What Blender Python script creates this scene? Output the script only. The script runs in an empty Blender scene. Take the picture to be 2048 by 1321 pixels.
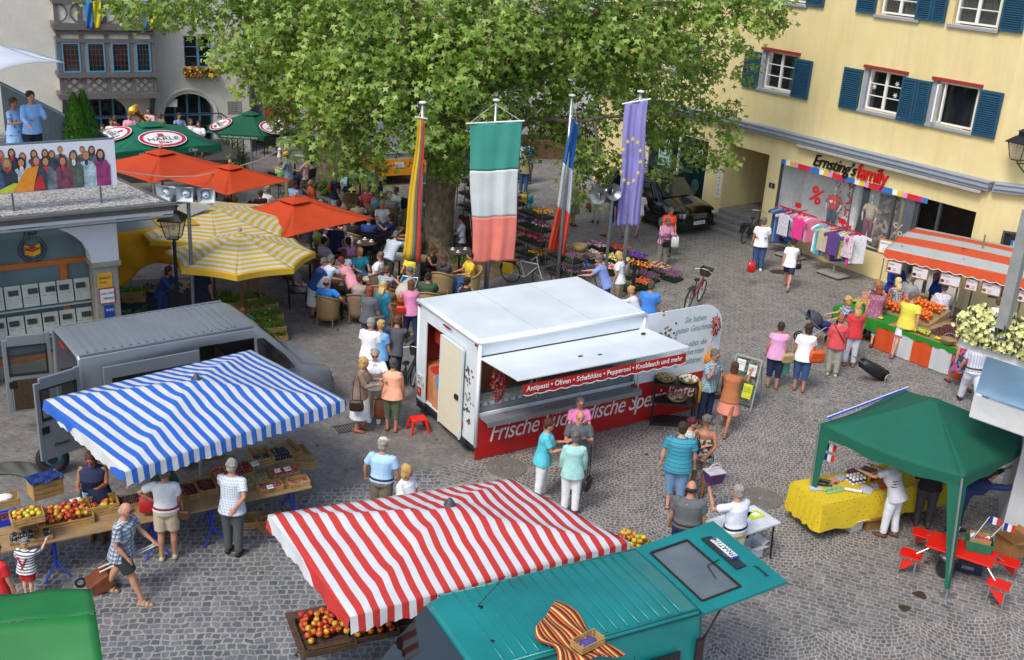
import bpy,math,random
from math import sin,cos,pi,radians as R,atan2,sqrt,hypot
from mathutils import Vector as V,Matrix,noise
random.seed(7)
S=bpy.context.scene
COL=S.collection
# ---------------- camera, world, sun ----------------
CAMZ,FPX,PITCH,ROLL=10.38,2172.0,R(21.14),R(3.68)
cd=bpy.data.cameras.new('camera');cam=bpy.data.objects.new('camera',cd);COL.objects.link(cam)
cd.sensor_fit='HORIZONTAL';cd.sensor_width=36;cd.lens=FPX/2048*36;cd.clip_end=600;cd.clip_start=.2
FW=V((0,cos(PITCH),-sin(PITCH)));UP0=V((0,sin(PITCH),cos(PITCH)));RT0=V((1,0,0))
RT=cos(ROLL)*RT0 + sin(ROLL)*UP0;UP=-sin(ROLL)*RT0 + cos(ROLL)*UP0
m=Matrix.Identity(4)
for i in range(3): m[i][0]=RT[i];m[i][1]=UP[i];m[i][2]=-FW[i]
m[2][3]=CAMZ;cam.matrix_world=m
S.camera=cam
def ray(x,y): return FW*FPX + RT*(x-1024) - UP*(y-660.5)
def G(x,y,z=0.):            # photo measurement -> point on the level z
    d=ray(x,y);t=(z-CAMZ)/d.z;return V((d.x*t,d.y*t,z))
def GY(x,y,Y):              # photo measurement -> point at depth Y
    d=ray(x,y);t=Y/d.y;return V((d.x*t,Y,CAMZ+d.z*t))
wd=bpy.data.worlds.new('World');S.world=wd;wd.use_nodes=True
nt=wd.node_tree;bg=nt.nodes['Background']
sk=nt.nodes.new('ShaderNodeTexSky');sk.sky_type='NISHITA';sk.sun_disc=False
SUN_EL,SUN_AZ=R(52),R(212)      # azimuth clockwise from +Y
sk.sun_elevation=SUN_EL;sk.sun_rotation=SUN_AZ;sk.air_density=1.0;sk.dust_density=2.5;sk.ozone_density=1
nt.links.new(sk.outputs[0],bg.inputs[0]);bg.inputs[1].default_value=.15
sl=bpy.data.lights.new('sun','SUN');sl.energy=1.6;sl.angle=R(18);sl.color=(1,.97,.925)
so=bpy.data.objects.new('sun',sl);COL.objects.link(so)
sd=V((sin(SUN_AZ)*cos(SUN_EL),cos(SUN_AZ)*cos(SUN_EL),sin(SUN_EL)))
so.rotation_euler=sd.to_track_quat('Z','Y').to_euler();so.location=(0,0,40)
S.view_settings.view_transform='Standard';S.view_settings.look='None';S.view_settings.exposure=.56;S.view_settings.gamma=1
# ---------------- colours and materials ----------------
def hexc(h):
    h=h.lstrip('#');c=[int(h[i:i+2],16)/255 for i in (0,2,4)]
    return tuple((x/12.92 if x <= .04045 else ((x+.055)/1.055)**2.4) for x in c)
CN=dict(white='e4e6e8',cream='ded6c0',black='16171a',grey='6f7378',lgrey='a9acae',dgrey='3a3d42',navy='1b2747',blue='2760a8',lblue='8fb6dc',sky='a9c9e4',
 teal='1f7f96',turq='54bcc9',mint='9cc9c6',green='2f5c3a',olive='55604a',lime='9db84a',yellow='e0d04e',gold='d8a020',orange='e0561c',dorange='c2461a',red='c22326',coral='d9504f',
 pink='dd7f9c',lpink='dca0b8',salmon='f0a08c',plum='593a4a',purple='5a3d7c',lilac='a894c8',brown='5a3a26',dbrown='33221a',tan='9a7752',khaki='a08f6e',beige='bcae92',taupe='85705f',
 denim='33507c',ldenim='6c8cae',skin='bb8467',tskin='9a6548',pskin='cc9f86',wood='b08d5c',hgrey='5e5a54',hwhite='908b82',blond='b89455',auburn='4c2618',rose='b84a66',charcoal='2b2e33',peach='f2ab8a')
def C(c): return c if isinstance(c,tuple) else hexc(CN.get(c,c))
MATS={}
class NG:
    def __init__(s,name):
        s.m=bpy.data.materials.new(name);s.m.use_nodes=True;s.t=s.m.node_tree;s.b=s.t.nodes['Principled BSDF']
    def n(s,ty,**k):
        nd=s.t.nodes.new('ShaderNode'+ty)
        for a,v in k.items():
            if a.startswith('i') and a[1:].isdigit(): nd.inputs[int(a[1:])].default_value=v
            else: setattr(nd,a,v)
        return nd
    def L(s,a,b): s.t.links.new(a,b)
    def co(s,kind='Object'): return s.n('TexCoord').outputs[kind]
    def mth(s,op,a,b=None,c=None):
        nd=s.n('Math',operation=op)
        for i,v in enumerate((a,b,c)):
            if v is None: continue
            if isinstance(v,(int,float)): nd.inputs[i].default_value=v
            else: s.L(v,nd.inputs[i])
        return nd.outputs[0]
    def mix(s,f,a,b,bt='MIX'):
        nd=s.n('Mix',data_type='RGBA',blend_type=bt)
        for i,v in ((0,f),(6,a),(7,b)):
            if isinstance(v,(int,float)): nd.inputs[i].default_value=v
            elif isinstance(v,tuple): nd.inputs[i].default_value=(*v[:3],1)
            else: s.L(v,nd.inputs[i])
        return nd.outputs[2]
    def noise(s,sc,det=3,vec=None,rough=.55,dist=0):
        nd=s.n('TexNoise');nd.inputs['Scale'].default_value=sc;nd.inputs['Detail'].default_value=det;nd.inputs['Roughness'].default_value=rough;nd.inputs['Distortion'].default_value=dist
        s.L(vec if vec is not None else s.co(),nd.inputs['Vector']);return nd.outputs['Fac']
    def ramp(s,f,pts):
        nd=s.n('ValToRGB');s.L(f,nd.inputs[0]);e=nd.color_ramp.elements
        while len(e) < len(pts): e.new(.5)
        for i,(p,c) in enumerate(pts):
            e[i].position=p;e[i].color=(*(c if isinstance(c,tuple) else (c,c,c)),1)
        return nd.outputs[0]
    def bump(s,h,st,d=.01):
        nd=s.n('Bump');nd.inputs['Strength'].default_value=st;nd.inputs['Distance'].default_value=d;s.L(h,nd.inputs['Height']);s.L(nd.outputs[0],s.b.inputs['Normal'])
    def col(s,c):
        if isinstance(c,tuple): s.b.inputs['Base Color'].default_value=(*c[:3],1)
        else: s.L(c,s.b.inputs['Base Color'])
    def xyz(s,v=None):
        nd=s.n('SeparateXYZ');s.L(v if v is not None else s.co(),nd.inputs[0]);return nd.outputs
def sc(c,k): return tuple(min(1,x*k) for x in c)
def mat(c,rough=.6,metal=0,var=.12,ns=6.,bump=0,bs=60.,spec=None,key=None,coat=0,alpha=None,trans=0):
    k=('p',str(c),rough,metal,var,ns,bump,bs,coat,alpha,trans)
    if k in MATS: return MATS[k]
    g=NG((key or str(c))+'_material');cc=C(c)
    if var:
        f=g.noise(ns,4);g.col(g.mix(g.ramp(f,[(.3,0.),(.7,1.)]),sc(cc,1-var),sc(cc,1+var)))
    else: g.col(cc)
    g.b.inputs['Roughness'].default_value=rough;g.b.inputs['Metallic'].default_value=metal
    if coat: g.b.inputs['Coat Weight'].default_value=coat;g.b.inputs['Coat Roughness'].default_value=.08
    if bump: g.bump(g.noise(bs,3),bump)
    if alpha is not None: g.b.inputs['Alpha'].default_value=alpha
    if trans: g.b.inputs['Transmission Weight'].default_value=trans
    MATS[k]=g.m;return g.m
def pat(kind,a,b,p=.1,duty=.5,rough=.75,c=None,ax='x',dirt=.16,trans=0):
    # woven or printed cloth: stripe / plaid / dots / multi
    k=('c',kind,a,b,p,duty,c,ax,rough,trans)
    if k in MATS: return MATS[k]
    g=NG(kind+'_cloth_material');A,B=C(a),C(b);o=g.xyz();ix='xyz'.index(ax)
    def st(s,per,du): return g.mth('GREATER_THAN',g.mth('FRACT',g.mth('MULTIPLY',s,1/per)),du)
    if kind == 'stripe': out=g.mix(st(o[ix],p,duty),A,B)
    elif kind == 'plaid':
        s1=g.mth('ADD',o[0],o[1]);h=st(s1,p,duty);v=st(o[2],p,duty)
        out=g.mix(g.mth('MULTIPLY',h,.6),A,B);out=g.mix(g.mth('MULTIPLY',v,.6),out,B)
        if c: out=g.mix(g.mth('MULTIPLY',st(s1,p,.86),.8),out,C(c));out=g.mix(g.mth('MULTIPLY',st(o[2],p,.86),.8),out,C(c))
    elif kind == 'dots':
        vo=g.n('TexVoronoi');vo.inputs['Scale'].default_value=1/p;g.L(g.co(),vo.inputs['Vector'])
        out=g.mix(g.mth('LESS_THAN',vo.outputs['Distance'],duty),A,B)
    else:
        vo=g.n('TexVoronoi');vo.inputs['Scale'].default_value=1/p;g.L(g.co(),vo.inputs['Vector'])
        cx=g.xyz(vo.outputs['Color'])[0];out=g.ramp(cx,[(0,A),(.4,B),(.75,C(c or a))])
        for q in g.t.nodes:
            if q.type == 'VALTORGB': q.color_ramp.interpolation='CONSTANT'
    f=g.noise(2.5,4);out=g.mix(g.ramp(f,[(.35,0.),(.75,dirt)]),out,(.12,.11,.1))
    g.col(out);g.b.inputs['Roughness'].default_value=rough;g.bump(g.noise(11,4),.45,.02)
    if trans:
        td=g.n('BsdfTranslucent');g.L(out,td.inputs[0]);mx=g.n('MixShader');mx.inputs[0].default_value=trans
        g.L(g.b.outputs[0],mx.inputs[1]);g.L(td.outputs[0],mx.inputs[2]);g.L(mx.outputs[0],g.t.nodes['Material Output'].inputs[0])
    MATS[k]=g.m;return g.m
def cloth(c,trans=.15,rough=.8,bump=.3):
    k=('t',str(c),trans)
    if k in MATS: return MATS[k]
    g=NG(str(c)+'_canvas_material');cc=C(c)
    out=g.mix(g.ramp(g.noise(1.6,5),[(.3,0.),(.75,1.)]),sc(cc,.9),sc(cc,1.08));g.col(out);g.b.inputs['Roughness'].default_value=rough
    g.bump(g.noise(9,3),bump,.02)
    td=g.n('BsdfTranslucent');g.L(out,td.inputs[0]);mx=g.n('MixShader');mx.inputs[0].default_value=trans
    g.L(g.b.outputs[0],mx.inputs[1]);g.L(td.outputs[0],mx.inputs[2]);g.L(mx.outputs[0],g.t.nodes['Material Output'].inputs[0])
    MATS[k]=g.m;return g.m
def glass(tint='8aa0a8',alpha=.35,rough=.04):
    k=('g',tint,alpha)
    if k in MATS: return MATS[k]
    g=NG('glass_material');g.col(C(tint));g.b.inputs['Roughness'].default_value=rough;g.b.inputs['Alpha'].default_value=alpha
    g.b.inputs['Specular IOR Level'].default_value=.8;MATS[k]=g.m;return g.m
def steel(c='9aa0a4',r=.35): return mat(c,r,.75,.08,3)
def tag(o,label=None,cat=None,group=None,kind=None):
    for k,v in (('label',label),('category',cat),('group',group),('kind',kind)):
        if v: o[k]=v
    return o
def thing(name,label,cat,loc=(0,0,0),rz=0,group=None):
    o=bpy.data.objects.new(name,None);COL.objects.link(o);o.location=loc;o.rotation_euler=(0,0,rz);o.empty_display_size=.2
    return tag(o,label,cat,group)
def copy_tree(o,parent=None):
    c=o.copy();COL.objects.link(c);c.parent=parent
    for ch in list(o.children): copy_tree(ch,c)
    return c
def dup(o,loc,rz=None,label=None,group=None,scale=None):
    c=copy_tree(o);c.location=loc
    if rz is not None: c.rotation_euler=(0,0,rz)
    if scale: c.scale=scale if not isinstance(scale,(int,float)) else (scale,)*3
    return tag(c,label,None,group)
# ---------------- mesh builder ----------------
class MB:
    def __init__(s): s.v=[];s.f=[];s.k=[];s.mi=0
    def add(s,vs,fs):
        b=len(s.v);s.v += [tuple(q) for q in vs];s.f += [tuple(b+i for i in f) for f in fs];s.k += [s.mi]*len(fs);return s
    def box(s,c,d,rz=0,rx=0,ry=0):
        x,y,z=(q/2 for q in d);M=Matrix.Rotation(rz,3,'Z') @ Matrix.Rotation(ry,3,'Y') @ Matrix.Rotation(rx,3,'X');c=V(c)
        return s.add([M @ V((a*x,b*y,e*z)) + c for a in (-1,1) for b in (-1,1) for e in (-1,1)],
                     [(0,1,3,2),(4,6,7,5),(0,4,5,1),(2,3,7,6),(0,2,6,4),(1,5,7,3)])
    def bb(s,x0,x1,y0,y1,z0,z1): return s.box(((x0+x1)/2,(y0+y1)/2,(z0+z1)/2),(abs(x1-x0),abs(y1-y0),abs(z1-z0)))
    def rings(s,rs,cap=True,close=True):
        n=len(rs[0]);vs=[q for r in rs for q in r];fs=[]
        for i in range(len(rs)-1):
            for j in range(n if close else n-1):
                a=i*n+j;b=i*n+(j+1) % n;fs.append((a,b,b+n,a+n))
        if cap: fs.append(tuple(range(n))[::-1]);fs.append(tuple(range((len(rs)-1)*n,len(rs)*n)))
        return s.add(vs,fs)
    def tube(s,pts,r,n=8,cap=True,flat=1.):
        pts=[V(p) for p in pts];rr=r if isinstance(r,(list,tuple)) else [r]*len(pts);rs=[];ux=None
        for i,p in enumerate(pts):
            t=(pts[min(i+1,len(pts)-1)]-pts[max(i-1,0)]).normalized()
            if ux is None: ux=V((1,0,0)) if abs(t.x) < .9 else V((0,1,0))
            a=(ux-t*ux.dot(t)).normalized();b=t.cross(a);ux=a
            rs.append([p+(a*cos(q)+b*sin(q)*flat)*rr[i] for q in [2*pi*j/n for j in range(n)]])
        return s.rings(rs,cap)
    def ell(s,c,r,n=10,m=7,M=None):
        c=V(c);r=(r,r,r) if isinstance(r,(int,float)) else r;vs=[];fs=[]
        for i in range(1,m):
            a=pi*i/m
            for j in range(n):
                b=2*pi*j/n;q=V((r[0]*sin(a)*cos(b),r[1]*sin(a)*sin(b),r[2]*cos(a)));vs.append((M @ q if M else q)+c)
        t=V((0,0,r[2]));u=-t
        if M: t=M @ t;u=M @ u
        vs += [t+c,u+c];T=len(vs)-2
        for i in range(m-2):
            for j in range(n): fs.append((i*n+j,(i+1)*n+j,(i+1)*n+(j+1) % n,i*n+(j+1) % n))
        for j in range(n): fs.append((T,j,(j+1) % n));fs.append((T+1,(m-2)*n+(j+1) % n,(m-2)*n+j))
        return s.add(vs,fs)
    def lathe(s,prof,c=(0,0,0),n=16,cap=True):
        c=V(c);return s.rings([[c+V((r*cos(2*pi*j/n),r*sin(2*pi*j/n),z)) for j in range(n)] for r,z in prof],cap)
    def prism(s,poly,a,b,ax='z'):
        # polygon in the plane across ax, thickened from a to b
        def P(u,v,w): return {'z': (u,v,w),'y': (u,w,v),'x': (w,u,v)}[ax]
        n=len(poly);vs=[P(u,v,a) for u,v in poly]+[P(u,v,b) for u,v in poly]
        return s.add(vs,[tuple(range(n))[::-1],tuple(range(n,2*n))]+[(i,(i+1) % n,(i+1) % n+n,i+n) for i in range(n)])
    def grid(s,fn,nu,nv,th=0):
        vs=[fn(i/nu,j/nv) for j in range(nv+1) for i in range(nu+1)];fs=[(j*(nu+1)+i,j*(nu+1)+i+1,(j+1)*(nu+1)+i+1,(j+1)*(nu+1)+i) for j in range(nv) for i in range(nu)]
        return s.add(vs,fs)
    def quad(s,*p): return s.add(p,[tuple(range(len(p)))])
    def torus(s,c,Rr,r,M=None,n=20,k=6,a0=0,a1=2*pi):
        full=a1-a0 > 6.28;pts=[]
        for i in range(n if full else n+1):
            a=a0+(a1-a0)*i/n;ct=V((cos(a),sin(a),0));ring=[]
            for j in range(k):
                b=2*pi*j/k;q=ct*(Rr+r*cos(b))+V((0,0,r*sin(b)));ring.append((M @ q if M else q)+V(c))
            pts.append(ring)
        if full: pts.append(pts[0])
        return s.rings(pts,not full)
    def build(s,name,m,parent=None,loc=None,rz=None,smooth=False,bev=0,solid=0,sub=0,auto=None):
        me=bpy.data.meshes.new(name);me.from_pydata(s.v,[],s.f);ms=m if isinstance(m,(list,tuple)) else [m]
        for q in ms: me.materials.append(q)
        if len(ms) > 1: me.polygons.foreach_set('material_index',s.k)
        if smooth or auto is not None: me.polygons.foreach_set('use_smooth',[True]*len(me.polygons))
        if auto is not None: me.set_sharp_from_angle(angle=R(auto))
        me.update();o=bpy.data.objects.new(name,me);COL.objects.link(o)
        if parent: o.parent=parent
        if loc is not None: o.location=loc
        if rz is not None: o.rotation_euler=(0,0,rz)
        if solid: q=o.modifiers.new('thickness','SOLIDIFY');q.thickness=solid;q.offset=-1
        if bev: q=o.modifiers.new('bevel','BEVEL');q.width=bev;q.segments=2;q.limit_method='ANGLE'
        if sub: q=o.modifiers.new('subsurf','SUBSURF');q.levels=sub;q.render_levels=sub
        return o
def text(st,size,m,parent,loc,rot,name='lettering',shear=0,ext=.004,sx=1.,bold=0,align='LEFT',gap=1.):
    cu=bpy.data.curves.new(name,'FONT');cu.body=st;cu.size=size;cu.shear=shear;cu.extrude=ext;cu.offset=bold;cu.align_x=align;cu.space_character=gap;cu.resolution_u=3
    o=bpy.data.objects.new(name,cu);COL.objects.link(o);dg=bpy.context.evaluated_depsgraph_get()
    me=bpy.data.meshes.new_from_object(o.evaluated_get(dg));bpy.data.objects.remove(o);me.name=name
    me.materials.clear();me.materials.append(m);o=bpy.data.objects.new(name,me);COL.objects.link(o);o.parent=parent
    o.location=loc;o.rotation_euler=rot if not isinstance(rot,Matrix) else rot.to_euler();o.scale=(sx,1,1);return o
def lerp(a,b,t): return a+(b-a)*t
# ---------------- ground ----------------
def ground_mat():
    g=NG('cobble_material');o=g.co();X=g.xyz(o)
    nz=g.n('TexNoise');nz.inputs['Scale'].default_value=4.5;nz.inputs['Detail'].default_value=2;g.L(o,nz.inputs['Vector'])
    nv=g.n('VectorMath',operation='SUBTRACT');g.L(nz.outputs['Color'],nv.inputs[0]);nv.inputs[1].default_value=(.5,.5,.5)
    def warp(v,amp):
        s_=g.n('VectorMath',operation='SCALE');g.L(nv.outputs[0],s_.inputs[0]);s_.inputs['Scale'].default_value=amp
        a=g.n('VectorMath',operation='ADD');g.L(v,a.inputs[0]);g.L(s_.outputs[0],a.inputs[1]);return a.outputs[0]
    def rot(a):
        mp=g.n('Mapping');mp.inputs['Rotation'].default_value=(0,0,R(a));g.L(o,mp.inputs[0]);return mp.outputs[0]
    def brick(v,bw,rh,ms,c1,c2,mo):
        b=g.n('TexBrick');b.offset=.5;b.squash=.82;b.squash_frequency=3;g.L(v,b.inputs['Vector'])
        for k,q in (('Scale',1.),('Mortar Size',ms),('Mortar Smooth',.35),('Bias',0.),('Brick Width',bw),('Row Height',rh)): b.inputs[k].default_value=q
        for k,q in (('Color1',c1),('Color2',c2),('Mortar',mo)): b.inputs[k].default_value=(*q,1)
        return b.outputs['Color'],b.outputs['Fac']
    def comb(x,y):
        c=g.n('CombineXYZ');g.L(x,c.inputs[0]);g.L(y,c.inputs[1]);return c.outputs[0]
    def arcs(v,w,k):
        q=g.xyz(v);xm=g.mth('SUBTRACT',g.mth('MULTIPLY',g.mth('FRACT',g.mth('DIVIDE',q[0],w)),w),w/2)
        # alternate bays are shifted by half a course so that the arcs read as separate fans
        y2=g.mth('ADD',q[1],g.mth('MULTIPLY',g.mth('MULTIPLY',xm,xm),k));return comb(q[0],y2)
    A=brick(warp(rot(-8),.15),.15,.135,.02,(.205,.215,.225),(.10,.115,.13),(.33,.32,.30))
    Cc=brick(warp(rot(23),.12),.165,.11,.014,(.245,.238,.225),(.135,.13,.122),(.36,.342,.31))
    B=brick(warp(arcs(rot(14),1.5,-.62),.08),.105,.098,.014,(.24,.215,.20),(.12,.11,.105),(.40,.38,.345))
    D=brick(warp(arcs(rot(30),1.1,.35),.06),.1,.088,.009,(.25,.24,.225),(.165,.158,.148),(.235,.225,.205))
    def region(cx,cy,rx,ry,a=0,k=.06):
        mp=g.n('Mapping',vector_type='TEXTURE');mp.inputs['Location'].default_value=(cx,cy,0);mp.inputs['Rotation'].default_value=(0,0,R(a));mp.inputs['Scale'].default_value=(rx,ry,1);g.L(o,mp.inputs[0])
        q=g.xyz(mp.outputs[0]);m1=g.mth('MAXIMUM',g.mth('ABSOLUTE',q[0]),g.mth('ABSOLUTE',q[1]));return g.mth('LESS_THAN',m1,1.)
    c1,f1=Cc
    def over(mk,P): 
        nonlocal c1,f1
        c1=g.mix(mk,c1,P[0]);mx=g.n('Mix');g.L(mk,mx.inputs[0]);g.L(f1,mx.inputs[2]);g.L(P[1],mx.inputs[3]);f1=mx.outputs[0]
    pA=(-6.2,10.6);over(region(-6.5,11.2,6.7,6.6,12),A)
    q=G(640,720);over(region(-7.8,31.5,8.6,14,31),D)
    q=G(1240,960);over(region(4.0,18.9,3.9,2.9,31),B)
    over(region(6.2,11.2,3.6,3.4,14),B)
    # worn lane of plain dark setts beside the shops and pale drainage rows
    band=region(10.2,36.2,9.,.12,-50);c1=g.mix(band,c1,(.42,.41,.38))
    band=region(-1.3,18.1,3.4,.09,31);c1=g.mix(g.mth('MULTIPLY',band,.55),c1,(.40,.385,.35))
    lane=region(9.9,35.0,14,1.0,-50)
    big=g.noise(.35,5);c1=g.mix(g.ramp(big,[(.3,(.0,.0,.0)),(.7,(.55,.55,.55))]),c1,g.mix(1.,c1,(.76,.72,.66),'MULTIPLY'))
    fine=g.noise(2.2,6,rough=.7);c1=g.mix(1.,c1,g.ramp(fine,[(.25,.62),(.75,1.12)]),'MULTIPLY')
    sp=g.noise(28,2);c1=g.mix(1.,c1,g.ramp(sp,[(.3,.85),(.7,1.12)]),'MULTIPLY')
    cel=g.n('TexVoronoi');cel.inputs['Scale'].default_value=7.5;g.L(o,cel.inputs['Vector']);hs=g.n('HueSaturation');g.L(c1,hs.inputs['Color'])
    cc=g.xyz(cel.outputs['Color']);c1=g.mix(.35,c1,g.mix(1.,c1,g.ramp(cc[0],[(0,(.62,.72,.85)),(.35,(1.,1.,1.)),(.65,(1.14,1.0,.93)),(1,(1.3,1.28,1.24))]),'MULTIPLY'))
    g.col(c1);g.b.inputs['Roughness'].default_value=.62
    h=g.mth('SUBTRACT',g.mth('MULTIPLY',sp,.3),f1);g.bump(h,.7,.02);return g.m
mb=MB();mb.quad((-120,-20,0),(120,-20,0),(120,200,0),(-120,200,0));tag(mb.build('ground',ground_mat()),kind='structure')
# soil beds round the plane trees
def blob(cx,cy,r,z,n=28,am=.2,seed=0):
    return [(cx+cos(a)*r*(1+am*noise.noise(V((cos(a)*1.3+seed,sin(a)*1.3,0)))),cy+sin(a)*r*.9*(1+am*noise.noise(V((cos(a)*1.3+seed,sin(a)*1.3,3)))),z) for a in [2*pi*i/n for i in range(n)]]
soil=mat('6b5a3c',.95,0,.35,3,.5,40)
TR1=G(876,512);TR2=G(664,372)
for T_,r_ in ((TR1,2.3),(TR2,1.6)):
    mb=MB();mb.quad(*blob(T_.x+.5,T_.y-.1,r_,.006));tag(mb.build('tree_bed',soil),kind='structure')
# ---------------- walls with openings ----------------
def openwall(mb,s0,s1,z0,z1,ops,dep,y=0):
    xs=sorted({s0,s1,*[q for o in ops for q in o[:2]]});zs=sorted({z0,z1,*[q for o in ops for q in o[2:4]]})
    for i in range(len(xs)-1):
        for j in range(len(zs)-1):
            cx,cz=(xs[i]+xs[i+1])/2,(zs[j]+zs[j+1])/2
            if any(o[0] < cx < o[1] and o[2] < cz < o[3] for o in ops): continue
            mb.quad((xs[i],y,zs[j]),(xs[i+1],y,zs[j]),(xs[i+1],y,zs[j+1]),(xs[i],y,zs[j+1]))
    for a,b,c,d in [o[:4] for o in ops]:
        mb.quad((a,y,c),(a,y,d),(a,y+dep,d),(a,y+dep,c));mb.quad((b,y,c),(b,y+dep,c),(b,y+dep,d),(b,y,d))
        mb.quad((a,y,d),(b,y,d),(b,y+dep,d),(a,y+dep,d));mb.quad((a,y,c),(a,y+dep,c),(b,y+dep,c),(b,y,c))
def shutter(mb,w,h,c,y,tilt=0):
    x,z=c;mb.bb(x-w/2,x-w/2+.07,y-.05,y,z-h/2,z+h/2);mb.bb(x+w/2-.07,x+w/2,y-.05,y,z-h/2,z+h/2);mb.bb(x-w/2+.07,x+w/2-.07,y-.05,y,z-h/2,z-h/2+.08);mb.bb(x-w/2+.07,x+w/2-.07,y-.05,y,z+h/2-.08,z+h/2)
    mb.bb(x-w/2+.07,x+w/2-.07,y-.015,y-.004,z-h/2+.08,z+h/2-.08)
    n=int((h-.16)/.062)
    for i in range(n): mb.box((x,y-.03,z-h/2+.11+i*(h-.2)/n),(w-.14,.045,.012),rx=R(38))
# ---------------- yellow building ----------------
YA=R(-53);YO=G(1433,447)
yb=thing('shop_building','yellow rendered building with dark blue shutters above a clothes shop and a tattoo shop','building',YO,YA)
ywall=NG('yellow_render');o_=ywall.co();yms=ywall.n('Mapping');yms.inputs['Scale'].default_value=(2.2,2.2,.25);ywall.L(o_,yms.inputs[0]);ywall_map=yms.outputs[0];f_=ywall.noise(.9,6,rough=.65);c_=ywall.mix(ywall.ramp(f_,[(.3,0.),(.75,1.)]),(.665,.545,.25),(.745,.63,.335))
st_=ywall.noise(7,4);c_=ywall.mix(ywall.ramp(st_,[(.62,0.),(.85,.25)]),c_,(.50,.42,.26));ywall.col(c_);ywall.b.inputs['Roughness'].default_value=.9;c2_=ywall.mix(ywall.ramp(ywall.noise(1.4,5,vec=ywall_map),[(.45,0.),(.8,.6)]),c_,(.56,.45,.24));ywall.col(c2_);ywall.bump(ywall.noise(26,5),.35,.01);ywall=ywall.m
blue_sh=mat('1d4a63',.5,0,.12,4);greyst=mat('8f97a3',.7,0,.08,5);whitep=mat('e3e2dc',.4,0,.05,3);redtrim=mat('8c2a28',.6);dark=mat('121416',.5,0,.1);pane=mat('15181a',.06,0,.5,.8,coat=.6);pane_clear=glass('1c2224',.4)  # pane: blotchy colour noise painted in to suggest uneven window reflections
W1=[(-4.05,-2.64),(1.17,2.62),(5.40,6.80),(7.85,9.28)];W2=[(-4.1,-2.7),(1.2,2.6),(5.43,6.83),(7.98,9.4)]
ops=[(a,b,5.16,6.44) for a,b in W1]+[(a,b,8.05,9.35) for a,b in W2]+[(-4.15,-.85,.35,2.93),(.03,2.03,0,2.98),(2.56,10.04,.8,2.95) if False else (2.56,7.5,.83,2.95),(7.5,10.0,.06,2.95)]
mb=MB();openwall(mb,-7.2,10.22,0,11.5,ops[:-4]+[ops[-4],ops[-3],ops[-2],ops[-1]],.16)
# side walls: far end and the chamfered corner towards the right
mb.quad((-7.2,0,0),(-7.2,0,11.5),(-7.2,9,11.5),(-7.2,9,0))
CA=R(36)    # corner turns away to the right
cx_,cy_=10.22+3.4*cos(CA),3.4*sin(CA)
def cp(s,z,out=0): return (10.22+s*cos(CA)+out*sin(CA),s*sin(CA)-out*cos(CA),z)
for a,b,c,d in ((0,.62,0,2.9),(.62,2.6,2.55,2.9),(2.6,7.,0,2.9),(0,7.,2.9,11.5),(.62,2.6,0,.5)): mb.quad(cp(a,c),cp(b,c),cp(b,d),cp(a,d))
mb.quad((-7.2,0,11.5),(10.22,0,11.5),cp(7,11.5),(10,9,11.5),(-7.2,9,11.5))
mb.build('wall',ywall,yb)
mb=MB()  # cornice
for y0,z0,z1 in ((-.26,3.76,3.9),(-.2,3.66,3.76),(-.3,3.9,3.95)): mb.bb(-7.2,10.22+abs(y0)*.35,y0,-.002,z0,z1)
for o1,z0,z1 in ((.26,3.76,3.9),(.2,3.66,3.76),(.3,3.9,3.95)):
    mb.add([cp(o1*.3+.003,z0,.001),cp(7,z0,.001),cp(7,z0,o1),cp(o1*.3+.003,z0,o1),cp(o1*.3+.003,z1,.001),cp(7,z1,.001),cp(7,z1,o1),cp(o1*.3+.003,z1,o1)],[(0,1,2,3),(4,7,6,5),(0,4,5,1),(3,2,6,7),(0,3,7,4),(1,5,6,2)])
mb.build('cornice',greyst,yb,bev=.01)
mb=MB();mb.bb(3.3,10.1,-.24,-.06,3.55,3.64);mb.build('awning_box',mat('a5a49e',.5),yb,bev=.01)
def window(par,a,b,c,d,z,name='window',nb=3,frame=whitep,mull=True,dep=.1,curtain=None,sash=.055):
    f=MB();y0,y1=dep,dep+.05;t=sash
    f.bb(a,a+t,y0,y1,c,d);f.bb(b-t,b,y0,y1,c,d);f.bb(a+t,b-t,y0,y1,c,c+t);f.bb(a+t,b-t,y0,y1,d-t,d)
    if mull:
        m_=(a+b)/2;f.bb(m_-.045,m_+.045,y0-.012,y1,c+t,d-t)
        for i in range(1,nb):
            zz=c+t+(d-c-2*t)*i/nb;f.bb(a+t,m_-.045,y0+.008,y1-.008,zz-.014,zz+.014);f.bb(m_+.045,b-t,y0+.008,y1-.008,zz-.014,zz+.014)
    w=f.build(name,frame,par);g_=MB();g_.bb(a+t,b-t,y1+.004,y1+.012,c+t,d-t);g_.build('pane',pane_clear if curtain else pane,w)
    if curtain:
        k=MB()
        for u0,u1 in curtain: k.grid(lambda u,v: (lerp(a+t,b-t,lerp(u0,u1,u)),y1+.08+.02*sin(u*30),lerp(c,d,v)),40,1)
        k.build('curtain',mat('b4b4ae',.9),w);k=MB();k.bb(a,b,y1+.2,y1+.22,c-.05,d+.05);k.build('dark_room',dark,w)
    return w
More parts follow.
